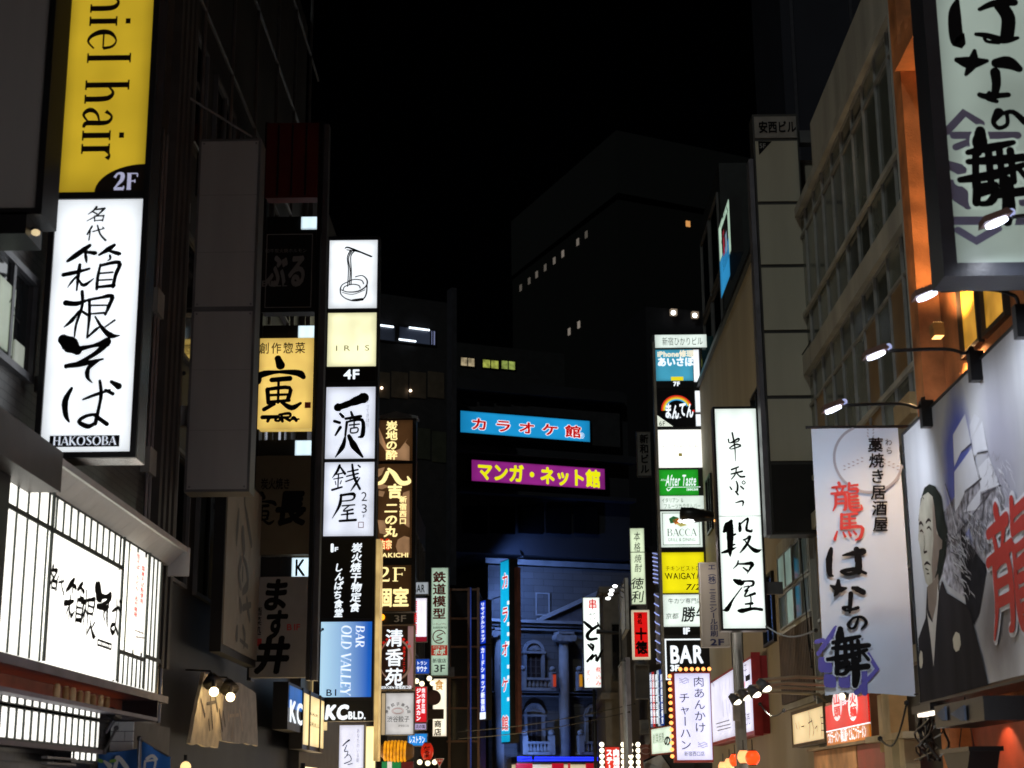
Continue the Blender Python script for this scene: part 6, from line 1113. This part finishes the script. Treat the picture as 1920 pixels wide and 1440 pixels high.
t_ = thing('hanging_basket', 'black hanging planter bowl with thin chains at the bottom right', 'planter', atX(1857, 1415, 4.1)); P = WR(4.05); q = P.rect(1822, 1405, 1885, 1440); MB().box(P, q[0], q[3]-.04, q[2], q[3], 0, .3).build('rim', BLACKM, t_); MB().poly(P, [(q[0]+.05, q[3]-.04), (q[0]+.25, q[1]-.05), (q[2]-.2, q[1]-.05), (q[2]-.05, q[3]-.04)][::1], .02, .28).build('bowl', surf((.03, .03, .035), .5), t_)
for a in (.1, .6): MB().tube([P.p(q[0]+a*(q[2]-q[0])+.03, q[3], .15), P.p(q[0]+.45*(q[2]-q[0]), q[3]+.45, .15)], .005, 4).build('chain', DARK, t_)
t_ = thing('folded_awning', 'folded dark awning with blue grey cloth ends at the right under the billboard', 'awning', atX(1870, 1330, 3.9)); P = WR(3.9); q = P.rect(1826, 1324, 1930, 1350); MB().box(P, q[0], q[1], q[2], q[3], 0, .35).build('awning_roll', BLACKM, t_)
for a, b in ((1838, 1856), (1866, 1896)): m0, m1 = P.uv(a, 1338), P.uv(b, 1350); MB().poly(P, [(m0[0], m0[1]), (m1[0]-.1, m1[1]), (m1[0], m1[1]), (m1[0], m0[1]+.05)][::1], .36, .38).build('cloth_end', surf((.12, .15, .22), .8), t_)
# long white banner
P = FY(17.0); r = thing('hanging_banner', 'long white hanging cloth banner with red and black brush characters on the right', 'banner', P.p(*P.uv(1620, 1303))); BN = surf((.54, .61, .72), .75, .05, 2, .02); BI = surf((.008, .008, .009), .8, 0, 3, 0, spec=.05); BRD = surf((.5, .03, .025), .7, 0, 3, 0); PUR = surf((.1, .09, .4), .7, .05, 3, 0); GRW = surf((.3, .3, .35), .7, 0, 3, 0)
a0, a1 = P.uv(1521, 805)[0], P.uv(1684, 805)[0]; b0_, b1_ = P.uv(1548, 1303)[0], P.uv(1696, 1300)[0]; vt, vb_ = P.uv(1600, 803)[1], P.uv(1620, 1303)[1]
N, M_ = 8, 24; V = []
for j in range(M_+1):
    t = j/M_; lft = a0+(b0_+.0-a0)*max(0, (t-.75)/.25)**1.3 if t > .75 else a0; rt = a1
    for i in range(N+1):
        s = i/N; V.append(P.p(lft+(rt-lft)*s, vt+(vb_-vt)*t+(.02*math.sin(s*math.pi*1.3)*t), (.004+.02*t)*math.sin(s*5+t*6)-.024*t-.002))
mb = MB(); k = N+1; mb.add(V, [(j*k+k+i, j*k+k+i+1, j*k+i+1, j*k+i) for j in range(M_) for i in range(N)]); f = mb.build('banner_cloth', BN, r, True)
MB().tube([P.p(a0-.06, vt+.015), P.p(a1+.5, vt+.015)], .016, 8).build('top_rod', BLACKM, r); MB().tube([P.p(a1-.02, vb_, -.02), P.p(4.4, vb_+.1, -.02)], .008, 5).build('tie_cord', BLACKM, r)
ox, oy, s_ = 1440, 780, 2.668
cu_, cv_ = P.uv(ox+500/s_, oy+215/s_); R = abs(P.uv(ox+(500+170)/s_, oy+215/s_)[0]-cu_); mb = MB()
ribbon(mb, P, [(cu_+R*math.cos(t), cv_+R*math.sin(t), .028) for t in [math.pi*(.62+k*1.32/20) for k in range(21)]], .012, True, False); mb.build('grey_ring', GRW, f)
for sgn in (-1, 1):
    mb = MB()
    for k in range(5):
        for dd in (-1, 1):
            x = 515+sgn*(45+22*k); y = 220+10*k*1.0+dd*9; p = P.uv(ox+x/s_, oy+y/s_); ribbon(mb, P, [(p[0]-.014*sgn, p[1]+.004*dd, .004), (p[0], p[1], .016), (p[0]+.016*sgn, p[1]-.004*dd, .004)], .012+.0002*k, False, False)
    mb.build('leaf_emblem', GRW, f)
mb = MB()
for k in range(3):
    for dd in (-1, 1): p = P.uv(ox+(512+dd*14)/s_, oy+(70+16*k)/s_); ribbon(mb, P, [(p[0]-.01*dd, p[1]-.012, .004), (p[0], p[1], .014), (p[0]+.008*dd, p[1]+.012, .004)], .012, False, False)
mb.build('leaf_emblem', GRW, f)
brush(f, P, '龍', (1557, 906, 1615, 958), BRD, n=.016, wf=.95); brush(f, P, '馬', (1562, 964, 1616, 1013), BRD, n=.016, wf=.95)
text_v(f, P, '藁焼き居酒屋', 1640, 820, 998, 29, BI, .02, .014, shear=.1, fill=.98); text_v(f, P, 'わら', 1665, 822, 853, 14, BI, .0, .014)
ww = surf((.54, .61, .72), .75, .05, 2, 0)
for ch, (x0, y0, x1, y1) in (('は', (300, 665, 488, 800)), ('な', (312, 825, 480, 982)), ('の', (398, 1008, 492, 1068))): brush(f, P, ch, (ox+x0/s_, oy+y0/s_, ox+x1/s_, oy+y1/s_), BI, n=.016)
drawn(f, P, '240,1130,18 275,1122,18;250,1190,18 340,1062,22;498,1190,18 545,1265,20 498,1320,18;480,1270,26 482,1385,26;440,1385,22 480,1345,22', ox, oy, s_, PUR, n=.0135, name='emblem', smooth=False)
for (x0, y0, x1, y1) in ((250, 1205, 320, 1285), (278, 1290, 340, 1360), (352, 1290, 410, 1362)): polyp(f, P, [(ox+x/s_, oy+y/s_) for x, y in ((x0+8, y0), (x1, y0+6), (x1, y1-8), (x1-8, y1), (x0+12, y1-2), (x0, y1-16), (x0, y0+10))], PUR, .0132, 'emblem')
brush(f, P, '舞', (ox+288/s_, oy+1068/s_, ox+515/s_, oy+1345/s_), ww, n=.0155, grow=.014, name='white_outline'); brush(f, P, '舞', (ox+288/s_, oy+1068/s_, ox+515/s_, oy+1345/s_), BI, n=.022)
# large top right sign
P = FY(11); u0_, v0_ = P.uv(1771, 250)[0], P.uv(1850, 497)[1]; u1_ = u0_+1.12; v1_ = v0_+2.75
r = thing('framed_light_sign', 'large black framed greenish sign with thick black brush characters at the top right corner', 'sign', P.p((u0_+u1_)/2, v0_, -.15)); BF = surf((.02, .022, .028), .35)
MB().box(P, u0_-.1, v0_-.1, u1_+.1, v1_+.1, -.3, 0).build('housing', BF, r); MB().frame(P, u0_-.1, v0_-.1, u1_+.1, v1_+.1, .1, .001, .06).build('frame', BF, r); f = MB().box(P, u0_, v0_, u1_, v1_, .001, .015).build('face_panel', lit('a8b8ae', .55, .3, 1.1), r)
ox, oy, s_ = 1560, 0, 2.25; PU2 = surf((.2, .19, .3), .6, .05, 3, 0); FC = lit('a8b8ae', .65, .1, 1.1)
drawn(f, P, '480,560,26 555,480,30 625,525,26;510,575,26 780,575,26;520,625,24 580,600,30 570,640,24;500,790,50 540,830,60 570,870,30;490,700,30 540,720,40;505,935,30 800,935,30;530,975,26 605,1020,30 700,965,26;800,800,24 800,860,24', ox, oy, s_, PU2, n=.018, name='emblem', smooth=False)
drawn(f, P, '525,10,16 515,60,40 520,150,46 535,185,44 550,150,10;620,45,14 680,20,24 765,15,26;705,25,44 740,80,46 735,160,44;605,150,14 650,155,20 720,175,26 780,165,12;640,160,14 650,180,12 700,185,14;525,258,20 580,270,44 650,262,14;598,220,14 590,270,36 562,320,12;690,272,34 740,270,46 785,295,26;685,310,34 690,360,30 680,415,22;620,405,18 650,412,22 740,405,18;660,395,12 650,420,14 690,432,16;700,480,34 678,520,18 700,545,16 735,530,14 735,490,14;715,485,14 760,478,18 810,520,24', ox, oy, s_, BI, n=.02)
S_ = (ox+520/s_, oy+560/s_, ox+850/s_, oy+940/s_); brush(f, P, '舞', S_, FC, n=.021, grow=.022, name='pale_outline', wf=.98); brush(f, P, '舞', S_, BI, n=.03, wf=.98)
bracket(r, P, (1925, 300, 1990, 330))
# big billboard on the right wall
P = WR(3.85); UA, UB = -16.08, -9.6; VA, VB = 2.43, 5.17
r = thing('billboard', 'huge white wall billboard with printed kimono man, sailing ship and red character', 'billboard', P.p(-12.8, VA, 0)); MB().box(P, UA, VA, UB, VB, -.3, 0).build('housing', surf((.1, .06, .045), .6), r)
def printmat():
    m, t, b = _new('billboard_print'); N = t.nodes; L = t.links; tc = N.new('ShaderNodeTexCoord')
    no = N.new('ShaderNodeTexNoise'); no.inputs['Scale'].default_value = .8; no.inputs['Detail'].default_value = 5; mp = N.new('ShaderNodeMapping'); mp.inputs['Scale'].default_value = (1, 2.5, .25); L.new(tc.outputs['Object'], mp.inputs[0]); L.new(mp.outputs[0], no.inputs[0])
    cr = N.new('ShaderNodeValToRGB'); cr.color_ramp.elements[0].color = (.42, .44, .48, 1); cr.color_ramp.elements[1].color = (.55, .57, .61, 1); cr.color_ramp.elements[0].position = .35; cr.color_ramp.elements[1].position = .6; L.new(no.outputs[0], cr.inputs[0])
    # painted blue wash round the ship: an ellipse in the print's own coordinates
    def blob(prev, cy_, cz_, ry, rz, col, p0, p1, fac=1):
        mp = N.new('ShaderNodeMapping'); mp.vector_type = 'TEXTURE'; mp.inputs['Location'].default_value = (0, cy_, cz_); mp.inputs['Scale'].default_value = (100, ry, rz); L.new(tc.outputs['Object'], mp.inputs[0])
        n2 = N.new('ShaderNodeTexNoise'); n2.inputs['Scale'].default_value = 2.2; n2.inputs['Detail'].default_value = 6; L.new(tc.outputs['Object'], n2.inputs[0])
        ln = N.new('ShaderNodeVectorMath'); ln.operation = 'LENGTH'; L.new(mp.outputs[0], ln.inputs[0]); ad = N.new('ShaderNodeMath'); ad.operation = 'MULTIPLY_ADD'; L.new(n2.outputs[0], ad.inputs[0]); ad.inputs[1].default_value = .5; L.new(ln.outputs['Value'], ad.inputs[2])
        mr = N.new('ShaderNodeMapRange'); mr.inputs[1].default_value = p0; mr.inputs[2].default_value = p1; mr.inputs[3].default_value = fac; mr.inputs[4].default_value = 0; L.new(ad.outputs[0], mr.inputs[0])
        mx = N.new('ShaderNodeMixRGB'); L.new(mr.outputs[0], mx.inputs[0]); L.new(prev, mx.inputs[1]); mx.inputs[2].default_value = (*col, 1); return mx.outputs[0]
    return m, t, b, cr.outputs[0], blob, L
m_, t_n, b_n, base_, blob, LL = printmat(); OY, OZ = 12.8, VA   # object origin
def loc(x, y): u, v = P.uv(x, y); return (-u-OY, v-OZ)
a = loc(1800, 885); o1 = blob(base_, a[0], a[1], .5, .68, (.07, .1, .42), .95, 1.5); a = loc(1880, 870); o2 = blob(o1, a[0], a[1], .6, .8, (.3, .3, .4), .7, 1.5, .7); a = loc(1870, 1150); o3 = blob(o2, a[0], a[1]-.1, .7, .55, (.1, .09, .1), .7, 1.4, .9)
LL.new(o3, b_n.inputs['Base Color']); b_n.inputs['Roughness'].default_value = .5
f = MB().box(P, UA+.02, VA+.05, UB-.02, VB-.02, .001, .012).build('printed_face', m_, r); MB().frame(P, UA, VA, UB, VB, .02, .001, .03).build('edge_trim', DARK, r)
# ship (origin/zoom of enlarged view)
ox, oy, s_ = 1680, 600, 4
SAIL = surf((.62, .64, .7), .6, .06, 3, 0); SH = surf((.07, .07, .09), .6, .5, 8, 0); SH2 = surf((.26, .26, .3), .6, .85, 13, 0)
def pp(pts, m, n, nm, o=(1680, 600, 4)): return polyp(f, P, [(o[0]+x/o[2], o[1]+y/o[2]) for x, y in pts], m, n, nm)
hull = pp([(370, 1440), (480, 1280), (640, 1190), (790, 1230), (830, 1330), (820, 1560), (760, 1800), (640, 1900), (600, 1700), (560, 1560), (470, 1700), (380, 1880), (345, 1700)], SH2, .0135, 'ship_rigging')
for pts in ([(345, 1880), (420, 1700), (480, 1750), (520, 1950), (560, 2100), (470, 2040), (400, 1990)],): pp(pts, surf((.36, .36, .42), .6, .8, 12, 0), .0138, 'ship_wash')
for pts in ([(440, 860), (530, 705), (575, 920), (500, 990), (450, 1100)], [(580, 890), (660, 760), (700, 975), (630, 985), (600, 1040)], [(450, 1140), (580, 960), (650, 1200), (540, 1270), (480, 1400), (455, 1440)], [(630, 1110), (710, 1020), (790, 1240), (650, 1290)], [(565, 790), (600, 700), (640, 740), (620, 800), (575, 900)], [(520, 1440), (650, 1260), (640, 1420)]): pp(pts, SAIL, .0155, 'sail')
mb_s = '440,860,4 455,1440,5;575,920,6 640,1200,6;505,990,10 580,930,12;530,1290,14 655,1190,14;660,1310,14 800,1240,14;625,1000,10 705,985,10;385,1235,14 455,1440,10;350,1750,12 560,1500,10 720,1290,8;560,1300,12 540,1450,16;680,1330,16 660,1500,14;600,1450,10 610,1750,14;700,1400,10 720,1700,14;520,1500,8 560,1800,10;760,1500,8 740,1750,10;450,1600,8 470,1800,6'
drawn(f, P, mb_s, ox, oy, s_, SH, n=.017, name='ship_lines', smooth=False)
drawn(f, P, '385,1245,8 470,1580,14;560,1500,5 545,1800,6;640,1480,5 650,1750,6;480,1700,10 540,1850,8;690,1450,4 700,1650,5', ox, oy, s_, SAIL, n=.0185, name='ship_lines')
pp([(500, 1560), (560, 1650), (640, 1780), (700, 1850), (640, 2200), (600, 2290), (540, 2140), (500, 1900)], surf((.02, .02, .025), .8, .3, 6, 0, spec=.05), .0162, 'ship_hull')
def sketch(n_, bx, ang, L_, w_, mat, nz):
    s_l = []
    for k in range(n_):
        x, y = random.uniform(bx[0], bx[2]), random.uniform(bx[1], bx[3]); x += (y-bx[1])*bx[4]; a = math.radians(ang+random.uniform(-22, 22)); l = random.uniform(.4, 1)*L_
        s_l.append(f'{x:.0f},{y:.0f},{w_*random.uniform(.4, 1.2):.1f} {x+l*math.cos(a)+8:.0f},{y+l*math.sin(a):.0f},{w_*random.uniform(.5, 1.3):.1f} {x+1.6*l*math.cos(a):.0f},{y+1.7*l*math.sin(a):.0f},1')
    drawn(f, P, ';'.join(s_l), 1680, 600, 4, mat, n=nz, name='ink_sketch_lines')['kind'] = 'stuff'
sketch(70, (470, 1440, 780, 1720, 0), 80, 70, 8, SH, .0192); sketch(55, (470, 1440, 760, 1760, 0), 70, 60, 7, SAIL, .0196); sketch(45, (370, 1560, 470, 2050, .22), 60, 60, 8, SAIL, .0196); sketch(35, (380, 1600, 480, 2000, .22), 50, 50, 7, SH, .0198)
sketch(40, (760, 1040, 900, 1400, 0), 75, 60, 6, SAIL, .0192); sketch(22, (700, 980, 860, 1250, 0), 100, 45, 6, SH2, .0194)
# man: zoomed view 3 (origin 1680,920 scale 3.6)
z3 = (1680, 920, 3.6)
SK = surf((.34, .325, .26), .6, .3, 4, 0); HR = surf((.02, .024, .02), .8, .3, 6, 0, spec=.04); KM = surf((.03, .028, .031), .8, .25, 3, 0, spec=.04, streak=True); SKS = surf((.17, .13, .1), .6, .15, 6, 0)
pp([(165, 200), (180, 60), (205, -20), (240, -45), (280, -30), (320, 40), (345, 200), (365, 290), (350, 420), (320, 560), (300, 620), (240, 560), (200, 300)], HR, .020, 'printed_hair', z3)
pp([(172, 130), (190, 40), (230, 10), (262, 40), (275, 120), (285, 250), (300, 300), (305, 420), (290, 540), (270, 610), (240, 650), (215, 620), (195, 520), (175, 380), (165, 330), (168, 230)], SK, .0212, 'printed_face_skin', z3)
pp([(262, 60), (275, 120), (290, 290), (328, 335), (325, 390), (308, 400), (300, 470), (285, 560), (262, 620), (255, 480), (268, 330), (262, 200)], SKS, .0216, 'printed_face_shade', z3)
pp([(225, 650), (260, 620), (300, 560), (305, 640), (290, 760), (262, 880), (235, 800)], SKS, .0218, 'printed_neck', z3)
drawn(f, P, '172,225,8 185,215,10 198,235,6;218,215,8 235,195,10 250,205,6;178,275,5 190,268,7 200,285,4;225,255,5 240,245,7 255,268,4;205,300,3 208,380,4 205,415,8 225,410,6;208,500,5 225,485,9 248,500,5;215,525,4 235,535,5;225,560,4 240,560,5;195,45,3 205,55,3', 1680, 920, 3.6, surf((.03, .022, .02), .8, 0, 3, 0, spec=.05), n=.0225, name='printed_features', wf=1.9)
pp([(225, 640), (215, 860), (165, 1000), (170, 1180), (175, 1440), (640, 1310), (600, 1130), (560, 980), (520, 820), (490, 770), (360, 690), (325, 600), (300, 720), (270, 900), (235, 800)], KM, .0222, 'printed_kimono', z3)
pp([(222, 800), (235, 850), (262, 890), (290, 770), (298, 620), (305, 700), (285, 950), (270, 1190), (250, 1000)], surf((.5, .48, .44), .6, .1, 4, 0), .0235, 'printed_collar', z3)
for cx, cy_, rx, ry in ((428, 1020, 26, 66), (185, 1140, 12, 60)): pp([(cx+rx*math.cos(t)*(1+.08*math.sin(6*t)), cy_+ry*math.sin(t)*(1+.06*math.cos(7*t))) for t in [k*math.pi/10 for k in range(20)]], surf((.55, .52, .42), .6, .05, 3, 0), .0235, 'printed_crest', z3)
S_ = (1852, 968, 1960, 1168)
RD2 = surf((.42, .025, .02), .6, .08, 3, 0); brush(f, P, '龍', S_, SAIL, n=.025, grow=.035, wf=.95, name='white_outline'); brush(f, P, '龍', S_, RD2, n=.034, wf=.95)
# arm lamps on the billboard's top edge
heads = (((1560, 762), 1737, 'lowest and leftmost white arm lamp over the big billboard'), ((1640, 660), 1830, 'second arm lamp from the left over the big billboard'), ((1735, 548), 1916, 'third arm lamp, crossing the orange pilaster'), ((1865, 410), 2010, 'topmost arm lamp, in front of the top right framed sign'))
for (hx, hy), mx, lab in heads:
    d_ = ray(mx, 700); Ym = None
    for k in range(400):
        Y = 8+k*.025; 
        # mount on top edge of the board: find Y where projection column equals mx
        v = Vector((3.8, Y, VB))-EYE; z = v.dot(fwd); x_ = 960+F_PX*v.dot(R2)/z
        if x_ <= mx: Ym = Y; break
    c = atY(hx, hy, Ym); t_ = thing('arm_floodlight', lab, 'lamp', (3.85, Ym, VB), 'arm lamps on top of the billboard')
    zc = c.z; arm = [Vector((3.78, Ym, VB-.12)), Vector((3.78, Ym, VB+.1)), Vector((3.72, Ym, zc-.02)), Vector((3.55, Ym, zc+.02)), Vector((c.x+.12, Ym, zc+.01))]
    arm = [Vector(q) for q in catmull([tuple(p) for p in arm], 4)]; MB().tube(arm, .016, 8).build('arm', BLACKM, t_, True); MB().wbox(3.74, Ym-.05, VB-.2, 3.86, Ym+.05, VB+.06).build('clamp', BLACKM, t_)
    d = (Vector((3.85, Ym, 2.6))-c).normalized(); side = d.cross(Vector((0, 1, 0))).normalized()
    hb_ = MB(); ax = Vector((.85, 0, .32)).normalized(); nn = Vector((.32, 0, -.85)).normalized(); yy = Vector((0, 1, 0)); vs = []
    for k in (0, 1):
        for (p, q) in ((-1, -1), (1, -1), (1, 1), (-1, 1)): vs.append(c+ax*p*(.11-.02*(1-k))+yy*q*(.09-.02*(1-k))+nn*(.05*k-.03))
    hb_.add(vs, [(3, 2, 1, 0), (4, 5, 6, 7), (0, 1, 5, 4), (1, 2, 6, 5), (2, 3, 7, 6), (3, 0, 4, 7)]); hb_.build('lamp_housing', surf((.12, .06, .05), .5), t_)
    g = MB(); R_ = .075; ring = [c+nn*.024+ax*R_*1.1*math.cos(t)+yy*R_*math.sin(t) for t in [k*math.pi/8 for k in range(16)]]; ring2 = [p+nn*.02 for p in ring]; g.add(ring+ring2, [tuple(range(16)), tuple(range(16, 32))]+[(i, (i+1) % 16, 16+(i+1) % 16, 16+i) for i in range(16)]); g.build('lamp_glass', lit('dfe6ff', 6, 0), t_)
    MB().ball(c+ax*.13, .03, 10).build('knuckle', lit('b0b8e8', .8, 0), t_)
    L = bpy.data.lights.new('arm_lamp_light', 'SPOT'); L.energy = 60; L.color = (.84, .89, 1); L.spot_size = 2.7; L.spot_blend = 1; L.shadow_soft_size = .06; o = bpy.data.objects.new('arm_lamp_light', L); COL.objects.link(o); o.parent = t_
    if hx == 1560:
        L.energy = 130; d = (Vector((3.45, 17.1, 3.6))-c).normalized()
    o.location = c+nn*.08-ROOT[t_]; o.rotation_euler = (-d).to_track_quat('Z', 'Y').to_euler()
# wall washer hidden beside the pilaster, seen as the bright notch
for x, y, e, dz, lab in ((1757, 615, 26, -1, 'warm wall washer lamp in the pilaster notch, throwing light down'), (1755, 625, 26, 1, 'warm wall washer lamp in the pilaster notch, throwing light up')):
    c = atX(x, y+(10 if dz < 0 else -10), 4.15); t_ = thing('wall_washer_lamp', lab, 'lamp', c); MB().wbox(c.x-.05, c.y-.08, c.z-.04, c.x+.06, c.y+.08, c.z+.04).build('lamp_body', surf((.4, .2, .06)), t_); MB().wbox(c.x-.04, c.y-.07, c.z+dz*.041-.003, c.x+.05, c.y+.07, c.z+dz*.041+.003).build('lamp_glass', lit('ffc070', 3, 0), t_)
    L = bpy.data.lights.new('washer_light', 'SPOT'); L.energy = e*8; L.color = (1, .6, .28); L.spot_size = 2.4; L.spot_blend = .5; L.shadow_soft_size = .05; o = bpy.data.objects.new('washer_light', L); COL.objects.link(o); o.parent = t_; o.location = (-.02, 0, dz*.07); o.rotation_euler = (-Vector((.22, .0, dz))).to_track_quat('Z', 'Y').to_euler()
# overhead wires
for i, (a, b, Y0, Y1) in enumerate((((1438, 1175), (1530, 1182), 26, 20), ((1425, 1320), (1470, 1332), 24, 21), ((860, 1385), (1180, 1335), 52, 44), ((860, 1372), (1190, 1320), 54, 46))):
    p, q = atY(*a, Y0), atY(*b, Y1); t_ = thing('overhead_cable', ('thin cable from the white brush sign to the window building', 'short sagging cable near the pipe arm floodlights', 'lower thin wire across the classical facade', 'upper thin wire across the classical facade')[i], 'cable', p)
    MB().tube([p.lerp(q, k/8)-Vector((0, 0, .12*math.sin(math.pi*k/8))) for k in range(9)], .012, 5).build('wire', BLACKM, t_)
    for e_ in (p, q): MB().ball(e_, .03, 6).build('insulator', DARK, t_)
for i, (X, ys, z0_, z1_) in enumerate(((-4.2, (16.9, 17.05, 18.0), 2.4, 9), (4.5, (25.5, 25.65), 3, 10.8))):
    par = b1 if i == 0 else b7; s_ = 1 if i == 0 else -1
    for y in ys: MB().tube([(X+s_*.05, y, z0_), (X+s_*.05, y, z1_)], .022, 6).build('conduit', STEEL, par)
    for z in (z0_+.8, z0_+2.6, z0_+4.4): MB().wbox(min(X, X+s_*.1), ys[0]-.1, z, max(X, X+s_*.1), ys[1]+.06, z+.28).build('junction_box', surf((.22, .22, .2), .5, .3), par)
for i, (a, b, Y0, Y1, lab) in enumerate((((1500, 1010), (1522, 1250), 25.4, 24.6, 'sagging black cable down the lower window wing'), ((1440, 690), (1520, 640), 26, 24.6, 'slack cable from the beige wall to the beige sign column'), ((290, 640), (345, 700), 17.9, 18.2, 'slack cable from the tile wall to the blank grey sign'), ((470, 1275), (605, 1180), 24, 30.6, 'slack cable from the grey character panel to the white tower'), ((1700, 1318), (1650, 1385), 16.3, 17.2, 'looped cable hanging beside the foot of the white banner'))):
    p_, q_ = atY(*a, Y0), atY(*b, Y1); t_ = thing('slack_cable', lab, 'cable', p_); MB().tube([p_.lerp(q_, k/10)-Vector((0, 0, .22*math.sin(math.pi*k/10))) for k in range(11)], .011, 5).build('wire', BLACKM, t_)
    for e_ in (p_, q_): MB().ball(e_, .03, 6).build('clip', DARK, t_)
bpy.data.objects.remove(_ob); bpy.data.curves.remove(_cu)
